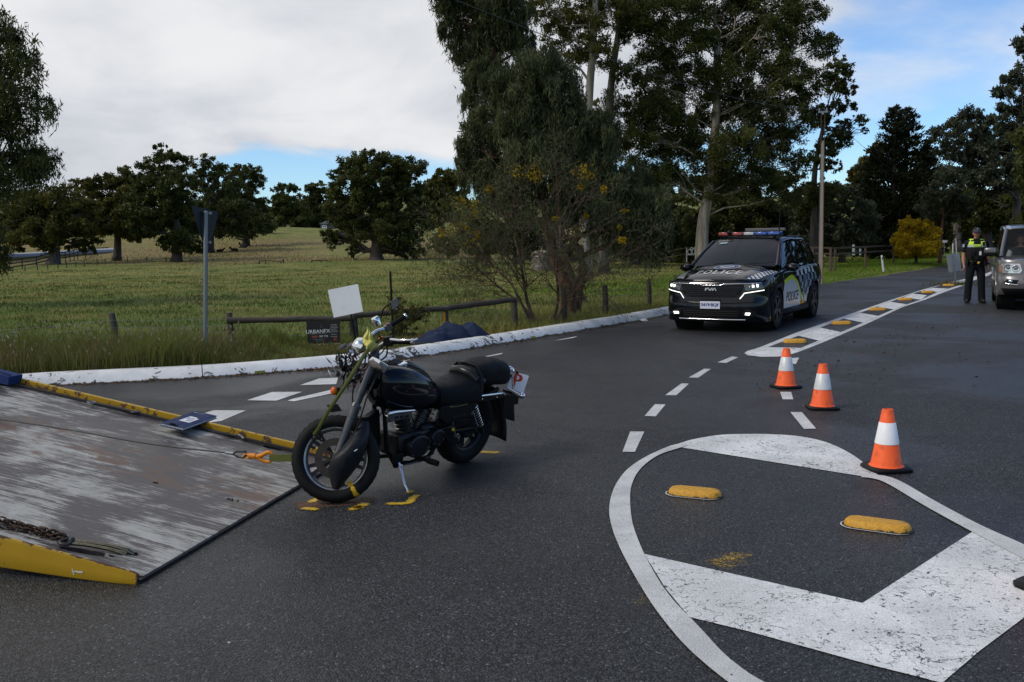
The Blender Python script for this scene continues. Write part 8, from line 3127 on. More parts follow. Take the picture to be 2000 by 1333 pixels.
# ---- police car
FL = at(1508, 643)
fwd = np.array([-0.515, -0.857, 0])
fwd /= np.linalg.norm(fwd)
lf = np.array([-fwd[1], fwd[0], 0])
AX0 = 1.4075
org = FL - lf * 0.845 - fwd * AX0
PM = frame(V(org), V(fwd), V(lf))
K = dict(name='police_car', M=PM, axles=(AX0, -AX0), archR=0.435, wheelR=0.372, track=1.66, shoulder=0.80, nose_half=0.96, nose_x0=1.90, nose_x1=2.36, nose_top=0.915, rear_x=-2.36,
         roof=(0.30, -1.95), crown=0.035, cowl=1.12, drv=-0.38,
         belt_z=[(-2.4, 1.09), (-1.5, 1.10), (0, 1.065), (1.0, 1.055), (1.5, 1.02), (2.0, 0.935), (2.4, 0.87)],
         belt_y=[(-2.4, 0.80), (-1.8, 0.87), (0, 0.905), (1.0, 0.905), (1.6, 0.90), (2.0, 0.86), (2.4, 0.76)],
         wide_y=[(-2.4, 0.86), (-1.8, 0.935), (-1.0, 0.955), (0.2, 0.945), (1.0, 0.945), (1.6, 0.955), (2.0, 0.93), (2.4, 0.80)],
         sill_y=[(-2.4, 0.80), (-1.4, 0.91), (0, 0.90), (1.4, 0.91), (2.0, 0.86), (2.4, 0.80)],
         sill_z=[(-2.4, 0.34), (-1.8, 0.30), (0, 0.27), (1.9, 0.28), (2.4, 0.28)],
         bon_z=[(0.9, 1.215), (1.2, 1.185), (1.8, 1.095), (2.1, 1.025), (2.30, 0.94), (2.45, 0.88)],
         top_z=[(-2.4, 1.36), (-1.95, 1.60), (-1.2, 1.665), (-0.4, 1.685), (0.3, 1.62), (0.7, 1.40), (1.15, 1.08)],
         top_y=[(-2.4, 0.60), (-1.95, 0.63), (-0.8, 0.68), (0.3, 0.67), (1.15, 0.80)],
         bump=[(0.12, -0.08), (0.20, -0.02), (0.30, 0.03), (0.46, 0.04), (0.57, 0.025), (0.63, 0.0), (0.82, -0.01), (0.89, -0.03), (0.95, -0.08)],
         segments=[('front_fender', 0.98, 1.92), ('front_door', -0.12, 0.98), ('rear_door', -1.14, -0.12), ('rear_quarter', -2.36, -1.14)],
         windows=[(-0.10, 1.0, 0.02, -0.70, 'r'), (-1.08, -0.18, -0.0, 0.0, 'r'), (-2.0, -1.16, 0.22, 0.0, 'r')], pillars=[(-0.18, -0.10, 0, 0.02), (-1.16, -1.08, 0, 0), (-2.36, -2.0, 0.30, 0.22)],
         rail=(0.34, -1.95), beltline=(1.05, -2.2), strip_mat=M_CHROME, rear_glass=M_TINT)
pc = Car(K)
R = pc.root
tag(R, 'black police four wheel drive with checkered livery and red and blue light bar', 'police car')
pc.shell(M_CARBLACK, M_CARGLASS, M_BLACK)
for x in K['axles']:
  for s in (1, -1):
    pc.wheel(x, s, 0.372, 0.235, 0.245, M_RIMD, 5)
fb = pc.front_patch('front_bumper', 0.19, 0.92, M_CARBLACK, nz=22)
gr = pc.front_poly('grille', [(-0.60, 0.865), (0, 0.840), (0.60, 0.865), (0.52, 0.670), (0.40, 0.635), (-0.40, 0.635), (-0.52, 0.670)], M_WELL, 0.006)
cells = MB()
hexr = 0.033
for r_ in range(6):
  z = 0.660 + r_ * 0.036
  for k in range(-9, 10):
    y = k * 0.066 + (0.033 if r_ % 2 else 0)
    if abs(y) > 0.56 - (0.835 - z) * 0.5 or z > 0.84:
      continue
    x = pc.front_x(y, z) + 0.012
    pts = [(pc.front_x(y + hexr * .82 * math.cos(a), z) + 0.012, y + hexr * .82 * math.cos(a), z + hexr * .48 * math.sin(a)) for a in np.linspace(0, 2 * math.pi, 7)[:-1]]
    mb = MB()
    mb.tube(pts, 0.0055, 4, closed=True)
    mb.build('honeycomb_cell', simple('grille_black_chrome', (0.09, 0.09, 0.095), 0.25, 0.7), gr, 60)
pc.front_bar('chrome_strip', [(-0.86, 0.890), (-0.62, 0.880), (-0.22, 0.870), (-0.17, 0.850), (0.17, 0.850), (0.22, 0.870), (0.62, 0.880), (0.86, 0.890)], 0.0075, M_CHROME, 0.016)
for s in (1, -1):
  hl = pc.front_poly('headlight', sorted([(s * 0.58, 0.865), (s * 0.87, 0.880), (s * 0.90, 0.795), (s * 0.60, 0.750)], key=lambda p: 0) if s > 0 else [(-0.58, 0.865), (-0.87, 0.880), (-0.90, 0.795), (-0.60, 0.750)], M_LENS, 0.010)
  for (y, z, w, h) in ((0.80, 0.840, 0.055, 0.045), (0.735, 0.833, 0.050, 0.045), (0.67, 0.820, 0.03, 0.03)):
    mb = MB()
    mb.box((pc.front_x(y, z) + 0.016, s * y, z), (0.012, w, h), Matrix.Rotation(rad(-20 * s), 3, 'Z'))
    mb.build('lamp_unit', M_LAMPHI if y > 0.7 else M_CHROME, hl, 30, bevel=0.004)
  pc.front_bar('daytime_lamp', [(s * 0.90, 0.760), (s * 0.60, 0.710), (s * 0.525, 0.610)], 0.0078, M_LAMP, 0.014)
  fg = pc.front_poly('fog_lamp_recess', [(s * 0.56, 0.385), (s * 0.80, 0.395), (s * 0.78, 0.295), (s * 0.58, 0.295)], M_WELL, 0.008)
  for z in (0.356, 0.332):
    mb = MB()
    mb.box((pc.front_x(0.66, z) + 0.02, s * (0.66 - 0.01 * (z < 0.34)), z), (0.02, 0.12, 0.017), Matrix.Rotation(rad(-14 * s), 3, 'Z'))
    mb.build('fog_lamp', M_LAMPHI, fg, 30, bevel=0.004)
pc.front_poly('lower_intake', [(-0.54, 0.405), (0.54, 0.405), (0.50, 0.265), (-0.50, 0.265)], M_WELL, 0.008)
for z in (0.305, 0.345, 0.38):
  pc.front_bar('intake_bar', [(-0.50, z), (0.50, z)], 0.006, M_BLACK, 0.014)
pc.front_bar('skid_strip', [(-0.62, 0.235), (0.62, 0.235)], 0.011, M_CHROME, 0.012)
pc.front_bar('bumper_crease', [(-0.80, 0.555), (-0.3, 0.535), (0.3, 0.535), (0.80, 0.555)], 0.012, M_CARBLACK, 0.004)
pc.front_poly('radar_panel', [(-0.19, 0.600), (0.19, 0.600), (0.19, 0.525), (-0.19, 0.525)], M_WELL, 0.014)
mb = MB()
xp = pc.front_x(0, 0.470) + 0.02
mb.box((xp, 0, 0.495), (0.010, 0.372, 0.134))
npl = mb.build('number_plate', simple('plate_white', (0.62, 0.64, 0.72), 0.4), R, 30, bevel=0.004)
text_on('lettering', 'S419·BQF', 0.082, frame(Vector((xp + 0.007, 0, 0.498)), Vector((0, 1, 0)), Vector((0, 0, 1))), simple('plate_blue', (0.015, 0.02, 0.20), 0.4), npl)
for k_ in (-1, 1):
  text_on('lettering', 'S419·BQF', 0.082, frame(Vector((xp + 0.0075 + 0.0004 * k_, 0.0035 * k_, 0.498)), Vector((0, 1, 0)), Vector((0, 0, 1))), MATS['plate_blue'], npl)
M_BADGE = simple('badge_chrome', (0.80, 0.80, 0.82), 0.2, 0.7)
bx = pc.front_x(0, 0.78) + 0.022
def stroke(pts, w=0.016):
  mb = MB()
  for a, b in zip(pts[:-1], pts[1:]):
    mb.bar((bx, a[0], a[1]), (bx, b[0], b[1]), w * 0.55, w)
  return mb.build('badge', M_BADGE, gr, 30)
zb = 0.752
stroke([(-0.105, zb), (-0.095, zb + 0.052)])
stroke([(-0.092, zb + 0.020), (-0.050, zb + 0.052), (-0.020, zb)])
stroke([(-0.020, zb), (0.022, zb + 0.052)])
stroke([(0.022, zb + 0.052), (0.032, zb), (0.070, zb + 0.052), (0.098, zb)])
for s in (1, -1):
  mb = MB()
  c = Vector((0.82, s * 1.05, 1.12))
  mb.ball(c, (0.085, 0.13, 0.075), nu=16, nv=10)
  mb.bar(c + Vector((0, -s * 0.08, -0.05)), (0.86, s * 0.89, 1.05), 0.06, 0.04)
  mb.build('wing_mirror', M_CARBLACK, R, 60)
lb = bpy.data.objects.new('light_bar', None)
COL.objects.link(lb)
lb.parent = R
lb.location = (0.02, 0, pc.top_z(0.0) + 0.035)
mb = MB()
mb.box((0, 0, 0.035), (0.24, 1.26, 0.02))
for y in (-0.5, 0.5):
  mb.box((0, y, 0.0), (0.10, 0.06, 0.08))
mb.build('bar_base', M_BLACK, lb, 30)
M_RED = simple('red_dome', (0.30, 0.010, 0.014), 0.12, 0, coat=1)
M_BLUE = simple('blue_dome', (0.015, 0.07, 0.36), 0.12, 0, coat=1)
M_CLEAR = simple('clear_dome', (0.45, 0.45, 0.47), 0.12, 0, coat=1)
for y, w, m_ in ((-0.50, 0.24, M_RED), (-0.245, 0.23, M_RED), (0.0, 0.20, M_CLEAR), (0.245, 0.23, M_BLUE), (0.50, 0.24, M_BLUE)):
  mb = MB()
  mb.box((0, y, 0.075), (0.25, w, 0.06))
  mb.build('light_module', m_, lb, 30, bevel=0.012)
mb = MB()
mb.ball((0.16, -0.38, 0.10), (0.04, 0.05, 0.05))
mb.build('camera_pod', M_BLACK, lb, 60)
mb = MB()
mb.box((-0.75, 0.08, pc.top_z(-0.7) + 0.17), (0.10, 0.82, 0.06))
mb.box((-0.75, -0.15, pc.top_z(-0.7) + 0.10), (0.06, 0.06, 0.14))
mb.box((-0.75, 0.35, pc.top_z(-0.7) + 0.10), (0.06, 0.06, 0.14))
mb.build('roof_board', simple('grey_board', (0.12, 0.12, 0.125), 0.5), R, 30, bevel=0.01)
for (x, y, h, r_) in ((-0.55, 0.42, 0.55, 0.008), (1.02, 0.86, 1.25, 0.007)):
  mb = MB()
  z0 = pc.top_z(-0.55) + 0.02 if x < 0 else 1.05
  mb.cyl((x, y, z0), (x, y, z0 + 0.12), r_ * 2.2, r_ * 1.6, 8)
  mb.cyl((x, y, z0 + 0.1), (x, y, z0 + h), r_, r_ * 0.5, 6)
  mb.build('aerial', M_BLACK, R, 60)
mb = MB()
mb.tube([(-0.40, 0.62, 1.71), (-1.2, 0.62, 1.70), (-1.8, 0.60, 1.64)], 0.018, 6)
mb.build('roof_rail', M_BLACK, R, 60)
mb = MB()
mb.tube([(-0.40, -0.62, 1.71), (-1.2, -0.62, 1.70), (-1.8, -0.60, 1.64)], 0.018, 6)
mb.build('roof_rail', M_BLACK, R, 60)
M_LWHITE = simple('livery_white', (0.55, 0.56, 0.57), 0.25, 0, coat=0.6)
M_LBLUE = simple('livery_pale_blue', (0.22, 0.29, 0.34), 0.25, 0, coat=0.6)
M_LIME = simple('livery_lime', (0.52, 0.62, 0.02), 0.3, 0, coat=0.4)
M_LBLACK = simple('livery_black', (0.006, 0.006, 0.008), 0.2)
M_LNAVY = simple('livery_navy', (0.02, 0.05, 0.16), 0.3)
def side_shape(name, inside, x0, x1, z0, z1, mat, s, off=0.004, d=0.012):
  """flat print: every cell of a fine grid whose centre is inside the outline"""
  nx, nz = int((x1 - x0) / d), int((z1 - z0) / d)
  vs, fs, ix = [], [], {}
  def vid(i, k):
    if (i, k) not in ix:
      x, z = x0 + i * d, z0 + k * d
      ix[(i, k)] = len(vs)
      vs.append((x, s * (pc.side(x, z) + off), z))
    return ix[(i, k)]
  for i in range(nx):
    for k in range(nz):
      if inside(x0 + (i + .5) * d, z0 + (k + .5) * d):
        q = (vid(i, k), vid(i + 1, k), vid(i + 1, k + 1), vid(i, k + 1))
        fs.append(q if s < 0 else q[::-1])
  mb = MB()
  mb.add(vs, fs)
  return mb.build(name, mat, R, 60)
def arc_top(x):      # lime arc: rises behind the front wheel, falls towards the rear wheel
  u = (0.98 - x) / 1.28
  return 0.83 + 0.11 * math.sin(math.pi * min(1, max(0, 0.06 + 0.9 * u))) - 0.62 * max(0, u - 0.45) ** 1.5
for s in (1, -1):
  side_shape('white_panel', lambda x, z: pc.arch(x) + 0.0 < z < arc_top(x) - 0.05 and x < 0.97 and x > -0.34 and z > 0.34, -0.36, 0.985, 0.33, 1.0, M_LWHITE, s)
  side_shape('lime_arc', lambda x, z: arc_top(x) - 0.055 < z < arc_top(x) + 0.025 and -0.36 < x < 0.98, -0.38, 0.985, 0.40, 1.05, M_LIME, s, 0.005)
  side_shape('lime_arc', lambda x, z: abs(z - (0.45 + (x + 0.48) * 0.9)) < 0.045 and z > 0.36, -0.60, -0.36, 0.33, 0.62, M_LIME, s, 0.005)
  cw = 0.155
  for i in range(14):
    for j in range(5):
      x1_ = 0.62 - i * cw
      x0_ = x1_ - cw
      zt = min(pc.belt_z((x0_ + x1_) / 2) - 0.005, 1.2) - j * 0.135
      zb_ = zt - 0.135
      if (i + j) % 2 or x0_ < -2.34:
        continue
      if zb_ < arc_top((x0_ + x1_) / 2) + 0.03 and x1_ > -0.34:
        continue
      if zb_ < max(pc.arch(x0_), pc.arch(x1_)) + 0.02:
        continue
      pc.side_patch('check', x0_, x1_, zb_, zt, M_LBLUE if j else M_LWHITE, s, 0.004, nx=3, nz=3)
  crx, crz = -0.62, 0.76
  side_shape('crest', lambda x, z: ((x - crx) / 0.115) ** 2 + ((z - crz) / 0.18) ** 2 < 1, crx - 0.12, crx + 0.12, crz - 0.19, crz + 0.19, M_LNAVY, s, 0.007, 0.01)
  side_shape('crest_ring', lambda x, z: 0.62 < ((x - crx) / 0.10) ** 2 + ((z - crz) / 0.165) ** 2 < 0.85, crx - 0.12, crx + 0.12, crz - 0.19, crz + 0.19, M_LBLUE, s, 0.009, 0.008)
  side_shape('crest_bird', lambda x, z: ((x - crx) / 0.04) ** 2 + ((z - crz) / 0.085) ** 2 < 1, crx - 0.12, crx + 0.12, crz - 0.19, crz + 0.19, M_LWHITE, s, 0.009, 0.008)
  me = text_mesh('POLICE', 0.235, spacing=1.05)
  n = len(me.vertices)
  co = np.zeros(n * 3, dtype=np.float32)
  me.vertices.foreach_get('co', co)
  co = co.reshape(-1, 3)
  for k in range(2):
    m2 = me if k == 0 else me.copy()
    out = []
    for p in co:
      u = p[0] + (0.008 if k else 0)
      x, z = 0.30 - s * u * 1.12, 0.545 + p[1] * 1.15
      out.append((x, s * (pc.side(x, z) + 0.008 + 0.001 * k), z))
    m2.vertices.foreach_set('co', np.array(out, dtype=np.float32).ravel())
    m2.update()
    link('lettering', m2, M_LBLACK, R)
def bon_on(name, me, mapf, mat, lift=0.004):
  n = len(me.vertices)
  co = np.zeros(n * 3, dtype=np.float32)
  me.vertices.foreach_get('co', co)
  out = []
  for p in co.reshape(-1, 3):
    x, y = mapf(p)
    v = y / (pc.belt_y(x) - 0.01)
    q = pc.bonnet_pt(x, max(-1, min(1, v)))
    out.append((q[0], q[1], q[2] + lift))
  me.vertices.foreach_set('co', np.array(out, dtype=np.float32).ravel())
  me.update()
  return link(name, me, mat, R)
for ch_, yy in zip('POLICE', (-0.42, -0.255, -0.10, 0.03, 0.16, 0.325)):
  for k in range(2):
    bon_on('lettering', text_mesh(ch_, 0.19), lambda p: (1.93 - p[1] * 2.0 - 0.12 * yy * yy, yy + 0.03 + p[0] + 0.012 * k), M_LWHITE, 0.005 + 0.001 * k)
def disc_mesh(rx, ry, r0=0.0, n=28):
  mb = MB()
  if r0:
    mb.add([(math.cos(a) * rx * r, math.sin(a) * ry * r, 0) for r in (r0, 1) for a in np.linspace(0, 2 * math.pi, n + 1)[:-1]], [(k, (k + 1) % n, n + (k + 1) % n, n + k) for k in range(n)])
  else:
    mb.add([(math.cos(a) * rx * r, math.sin(a) * ry * r, 0) for r in (0.5, 1) for a in np.linspace(0, 2 * math.pi, n + 1)[:-1]], [(k, (k + 1) % n, n + (k + 1) % n, n + k) for k in range(n)] + [tuple(range(n))])
  me = bpy.data.meshes.new('print')
  me.from_pydata(mb.v, [], mb.f)
  return me
bcx = 1.46
bon_on('crest', disc_mesh(0.25, 0.26), lambda p: (bcx + p[0], p[1]), M_LBLUE, 0.005)
bon_on('crest_ring', disc_mesh(0.20, 0.21), lambda p: (bcx + p[0], p[1]), M_LNAVY, 0.007)
bon_on('crest_bird', disc_mesh(0.12, 0.14), lambda p: (bcx + p[0], p[1]), M_LWHITE, 0.009)
bon_on('crest_bird', disc_mesh(0.035, 0.10), lambda p: (bcx - 0.02 + p[0], p[1]), M_LBLACK, 0.011)
for s in (1, -1):
  for i in range(16):
    for j in range(3):
      if (i + j) % 2:
        continue
      mb = MB()
      d = 0.058
      x0_ = 2.10 - i * d
      y0_ = 0.60 + 0.012 * i + j * 0.050
      if j == 2 and i < 2 or i == 0 and j == 1:
        continue
      mb.sheet([[(x0_ + a * d / 2, s * (y0_ + b * 0.025), 0) for b in (0, 1, 2)] for a in (0, 1, 2)])
      me = bpy.data.meshes.new('check')
      me.from_pydata(mb.v, [], mb.f if s < 0 else [f[::-1] for f in mb.f])
      bon_on('check', me, lambda p: (p[0], p[1]), M_LWHITE, 0.005)
ws = pc.ws
mb = MB()
p = [Vector(ws[10][2]), Vector(ws[10][4]), Vector(ws[11][4]), Vector(ws[11][2])]
mb.add([q + Vector((0.01, 0, 0.006)) for q in p], [(0, 1, 2, 3)])
mb.build('windscreen_label', simple('label_teal', (0.20, 0.30, 0.32), 0.4), R, 0)
# ---- silver four wheel drive at the right edge
LW = at(1951, 603)     # outer front tyre of its right-hand (camera-left) side
fwd2 = np.array([-0.425, -0.905, 0])
fwd2 /= np.linalg.norm(fwd2)
lf2 = np.array([-fwd2[1], fwd2[0], 0])
AX2 = 1.4425
org2 = at(1958, 603) + lf2 * 0.80 - fwd2 * AX2
LM = frame(V(org2), V(fwd2), V(lf2))
K2 = dict(name='four_wheel_drive', M=LM, axles=(AX2, -AX2), archR=0.45, wheelR=0.38, track=1.61, shoulder=0.85, nose_half=0.965, nose_x0=2.02, nose_x1=2.34, nose_top=1.10, nose_pow=4.5, rear_x=-2.38, scoop=0.4,
          roof=(0.42, -2.2), crown=0.03, cowl=1.08, drv=-0.40,
          belt_z=[(-2.4, 1.20), (0, 1.17), (1.0, 1.14), (1.6, 1.12), (2.1, 1.09), (2.4, 1.07)],
          belt_y=[(-2.4, 0.88), (0, 0.92), (1.0, 0.92), (1.8, 0.91), (2.1, 0.885), (2.4, 0.84)],
          wide_y=[(-2.4, 0.92), (0, 0.955), (1.0, 0.955), (1.7, 0.965), (2.1, 0.94), (2.4, 0.88)],
          sill_y=[(-2.4, 0.90), (0, 0.93), (1.7, 0.94), (2.4, 0.88)],
          sill_z=[(-2.4, 0.40), (0, 0.33), (1.9, 0.36), (2.4, 0.38)],
          bon_z=[(0.9, 1.20), (1.3, 1.185), (1.9, 1.165), (2.15, 1.145), (2.30, 1.11), (2.45, 1.07)],
          top_z=[(-2.4, 1.82), (-1.5, 1.87), (-0.4, 1.86), (0.42, 1.78), (0.75, 1.50), (1.1, 1.18)],
          top_y=[(-2.4, 0.74), (-0.8, 0.76), (0.42, 0.735), (1.1, 0.84)],
          bump=[(0.25, -0.12), (0.36, -0.04), (0.46, 0.04), (0.62, 0.06), (0.70, 0.04), (0.78, 0.0), (1.0, -0.01), (1.06, -0.02), (1.14, -0.07)],
          segments=[('front_fender', 0.98, 2.04), ('front_door', -0.12, 0.98), ('rear_door', -1.10, -0.12), ('rear_quarter', -2.38, -1.10)],
          windows=[(-0.08, 1.0, 0, -0.58, 'g'), (-1.05, -0.16, 0, 0, 'r'), (-2.25, -1.14, 0.05, 0, 'r')], pillars=[(-0.16, -0.08, 0, 0), (-1.14, -1.05, 0, 0), (-2.38, -2.25, 0.1, 0.05)],
          rail=(0.45, -2.2), beltline=(1.05, -2.3), rear_glass=M_TINT, pillar_mat=M_BLACK, arch_mat=M_SILVER)
lr = Car(K2)
R2 = lr.root
tag(R2, 'silver grey four wheel drive with its driver aboard, cut by the right edge', 'car')
M_CLEARG = glass_mat('windscreen_glass', (0.02, 0.025, 0.03), 0.20, sp_=0.5, tr_=(0.85, 0.90, 0.90, 1))
M_LRLENS = simple('lamp_projector', (0.20, 0.21, 0.22), 0.08, 0.3, coat=1.0)
lr.shell(M_SILVER, M_CLEARG, M_BLACK)
for x in K2['axles']:
  for s in (1, -1):
    lr.wheel(x, s, 0.38, 0.255, 0.25, M_ALLOY, 7, False)
lr.front_patch('front_bumper', 0.36, 1.11, M_SILVER, nz=22)
lr.front_poly('lower_valance', [(-0.88, 0.50), (0.88, 0.50), (0.80, 0.36), (-0.80, 0.36)], M_BLACK, 0.012)
for s in (1, -1):
  hl = lr.front_poly('headlight', [(s * 0.50, 1.03), (s * 0.86, 1.035), (s * 0.90, 0.99), (s * 0.885, 0.83), (s * 0.53, 0.825), (s * 0.49, 0.88)], simple('clear_lamp', (0.58, 0.59, 0.60), 0.08, 0.5, coat=1), 0.010)
  for (y, z, r_) in ((0.61, 0.93, 0.075), (0.755, 0.945, 0.075)):
    mb = MB()
    mb.lathe([(r_, 0.0), (r_ * 0.94, 0.012), (r_ * 0.86, 0.004), (r_ * 0.5, -0.0), (0.0, 0.006)], Matrix.Translation((lr.front_x(y, z) + 0.018, s * y, z)) @ Matrix.Rotation(rad(90), 4, 'Y'), 24)
    rl = mb.build('lamp_unit', M_CHROME, hl, 40)
    mb = MB()
    mb.lathe([(r_ * 0.55, 0.012), (r_ * 0.3, 0.022), (0, 0.024)], Matrix.Translation((lr.front_x(y, z) + 0.014, s * y, z)) @ Matrix.Rotation(rad(90), 4, 'Y'), 18)
    mb.build('lens', M_LRLENS, hl, 60)
    if y < 0.7:
      for k in range(8):
        a = k * math.pi / 4
        mb = MB()
        mb.ball((lr.front_x(y, z) + 0.034, s * y + r_ * .82 * math.cos(a), z + r_ * .82 * math.sin(a)), 0.011, nu=8, nv=5)
        mb.build('running_lamp', M_WHITEP, hl, 60)
  lr.front_poly('indicator_lens', [(s * 0.865, 1.0), (s * 0.925, 0.99), (s * 0.925, 0.86), (s * 0.865, 0.85)], simple('faded_amber', (0.30, 0.16, 0.10), 0.2), 0.013)
  fg = lr.front_poly('fog_lamp_recess', [(s * 0.55, 0.68), (s * 0.80, 0.70), (s * 0.82, 0.62), (s * 0.58, 0.57)], M_WELL, 0.010)
  mb = MB()
  mb.lathe([(0.045, 0), (0.03, 0.02), (0, 0.024)], Matrix.Translation((lr.front_x(0.70, 0.65) + 0.01, s * 0.70, 0.65)) @ Matrix.Rotation(rad(90), 4, 'Y'), 16)
  mb.build('fog_lamp', M_CHROME, fg, 60)
  lr.front_bar('fog_trim', [(s * 0.56, 0.575), (s * 0.80, 0.605)], 0.012, M_CHROME, 0.016)
lr.front_poly('grille', [(-0.44, 1.03), (0.44, 1.03), (0.42, 0.86), (-0.42, 0.86)], M_WELL, 0.010)
for z in (0.90, 0.945, 0.99):
  lr.front_bar('grille_bar', [(-0.42, z), (0.42, z)], 0.010, M_SILVER, 0.02)
lr.front_poly('lower_intake', [(-0.46, 0.73), (0.46, 0.73), (0.42, 0.52), (-0.42, 0.52)], M_WELL, 0.012)
mb = MB()
mb.box((lr.front_x(0, 0.64) + 0.03, 0, 0.64), (0.01, 0.372, 0.10))
mb.build('number_plate', M_PLAC, R2, 30)
for s in (1, -1):
  mb = MB()
  c = Vector((0.92, s * 1.07, 1.27))
  mb.box(c, (0.16, 0.27, 0.20), Matrix.Rotation(rad(6 * s), 3, 'Z'))
  wm = mb.build('wing_mirror', M_BLACK, R2, 40, bevel=0.04)
  mb = MB()
  mb.box(c + Vector((0.045, 0.0, 0.025)), (0.12, 0.255, 0.13), Matrix.Rotation(rad(6 * s), 3, 'Z'))
  mb.build('mirror_cap', M_SILVER, wm, 40, bevel=0.035)
  mb = MB()
  mb.bar(c + Vector((0, -s * 0.10, -0.06)), (0.94, s * 0.91, 1.16), 0.07, 0.05)
  mb.build('mirror_arm', M_BLACK, wm, 40)
# --- people
M_SKIN = simple('skin', (0.42, 0.20, 0.14), 0.55, 0, 0.12, 30)
M_UNIF = simple('navy_uniform', (0.006, 0.007, 0.012), 0.9, 0, 0.3, 12, 0.4, 60)
M_VEST = simple('black_vest', (0.007, 0.007, 0.008), 0.85, 0, 0.3, 18, 0.5, 50)
M_HIVIS = simple('hi_vis_yellow', (0.50, 0.72, 0.06), 0.7)
M_BOOT = simple('boot_leather', (0.010, 0.010, 0.010), 0.45)
M_CAP = simple('cap_cloth', (0.020, 0.022, 0.026), 0.8)
M_DARKEYE = simple('dark_eye', (0.02, 0.015, 0.012), 0.3)
M_LIP = simple('lips', (0.30, 0.10, 0.08), 0.5)
def skinned(parts, sub=2):
  """parts: list of chains sharing named joints -> one skinned mesh"""
  names, verts, radii, edges = {}, [], [], []
  for ch in parts:
    prev = None
    for nm, p, r in ch:
      if nm not in names:
        names[nm] = len(verts)
        verts.append(p)
        radii.append(r)
      k = names[nm]
      if prev is not None and prev != k:
        edges.append((prev, k))
      prev = k
  return skin_mesh(verts, edges, radii, 0, sub)
def head_mesh(mb, c, s=1.0, face=1):
  """head ellipsoid with brow, nose, chin and ears; looks along -Y of its own frame"""
  vs, fs = [], []
  nu, nv = 24, 18
  for i in range(nv + 1):
    t = math.pi * i / nv
    for k in range(nu):
      a = 2 * math.pi * k / nu
      x, y, z = math.sin(t) * math.sin(a), -math.sin(t) * math.cos(a), math.cos(t)
      X, Y, Z = x * 0.078, y * 0.098, z * 0.120
      if z < 0:
        X *= 1 - 0.28 * z * z
        Y *= 1 - 0.10 * z * z
      if y < -0.3:      # face: flatten, nose, brow, chin
        f_ = -y
        n_ = math.exp(-(X / 0.014) ** 2 - ((Z + 0.012) / 0.026) ** 2)
        Y -= 0.024 * n_ * f_
        br = math.exp(-((abs(X) - 0.028) / 0.016) ** 2 - ((Z - 0.018) / 0.010) ** 2)
        Y += 0.010 * br * f_
        Y -= 0.007 * math.exp(-((Z - 0.038) / 0.010) ** 2) * f_
        Y -= 0.008 * math.exp(-(X / 0.03) ** 2 - ((Z + 0.098) / 0.018) ** 2) * f_
        Y -= 0.005 * math.exp(-(X / 0.024) ** 2 - ((Z + 0.060) / 0.008) ** 2)
      vs.append((c[0] + X * s, c[1] + Y * s, c[2] + Z * s))
  for i in range(nv):
    for k in range(nu):
      l = (k + 1) % nu
      fs.append((i * nu + k, (i + 1) * nu + k, (i + 1) * nu + l, i * nu + l))
  mb.add(vs, fs)
  for sx_ in (-1, 1):
    mb.ball((c[0] + sx_ * 0.080 * s, c[1] + 0.012 * s, c[2] - 0.005 * s), (0.010 * s, 0.022 * s, 0.034 * s), nu=10, nv=8)
def hand_chains(w, d, side, pr, curl=0.35, fw=None):
  """fingers hanging from a wrist w along d; returns chains rooted in the palm"""
  d = Vector(d).normalized()
  fw = Vector(fw or (0, -1, 0))
  across = (fw - d * fw.dot(d)).normalized()
  inw = d.cross(across).normalized() * side
  palm = Vector(w) + d * 0.055
  out = [[('wr' + pr, tuple(w), (0.030, 0.024)), ('pm' + pr, tuple(palm), (0.040, 0.020))]]
  for k, (o_, L) in enumerate(((0.030, 0.070), (0.010, 0.080), (-0.010, 0.074), (-0.028, 0.058))):
    b = palm + across * o_ + d * 0.028
    m = b + d * L * 0.45 + inw * L * curl * 0.35
    e = m + d * L * 0.40 + inw * L * curl * 0.8
    out.append([('pm' + pr, None, None), (f'f{k}a' + pr, tuple(b), 0.0105), (f'f{k}b' + pr, tuple(m), 0.0095), (f'f{k}c' + pr, tuple(e), 0.0080)])
  b = palm - d * 0.015 + across * 0.040
  out.append([('pm' + pr, None, None), ('t1' + pr, tuple(b), 0.013), ('t2' + pr, tuple(b + d * 0.035 + across * 0.014), 0.0105), ('t3' + pr, tuple(b + d * 0.060 + across * 0.010 + inw * 0.012), 0.009)])
  return out
PF = at(1903, 592)
face_dir = math.atan2(0 - PF[0], PF[1])       # turn towards the camera a little
po = empty('person', V(PF), rad(-16))
tag(po, 'police officer in navy uniform, cap and yellow topped vest standing on the road', 'person')
H = {}
def J(n, p, r):
  H[n] = (n, p, r)
  return H[n]
pel = J('pel', (0, 0, 0.98), (0.155, 0.115))
bel = J('bel', (0, -0.015, 1.12), (0.175, 0.135))
che = J('che', (0, -0.005, 1.32), (0.185, 0.130))
sho = J('sho', (0, 0.01, 1.47), (0.13, 0.09))
nek = J('nek', (0, 0.01, 1.555), (0.062, 0.062))
hdb = J('hdb', (0, 0.0, 1.63), (0.062, 0.068))
chains = [[pel, bel, che, sho, nek, hdb]]
arm = {}
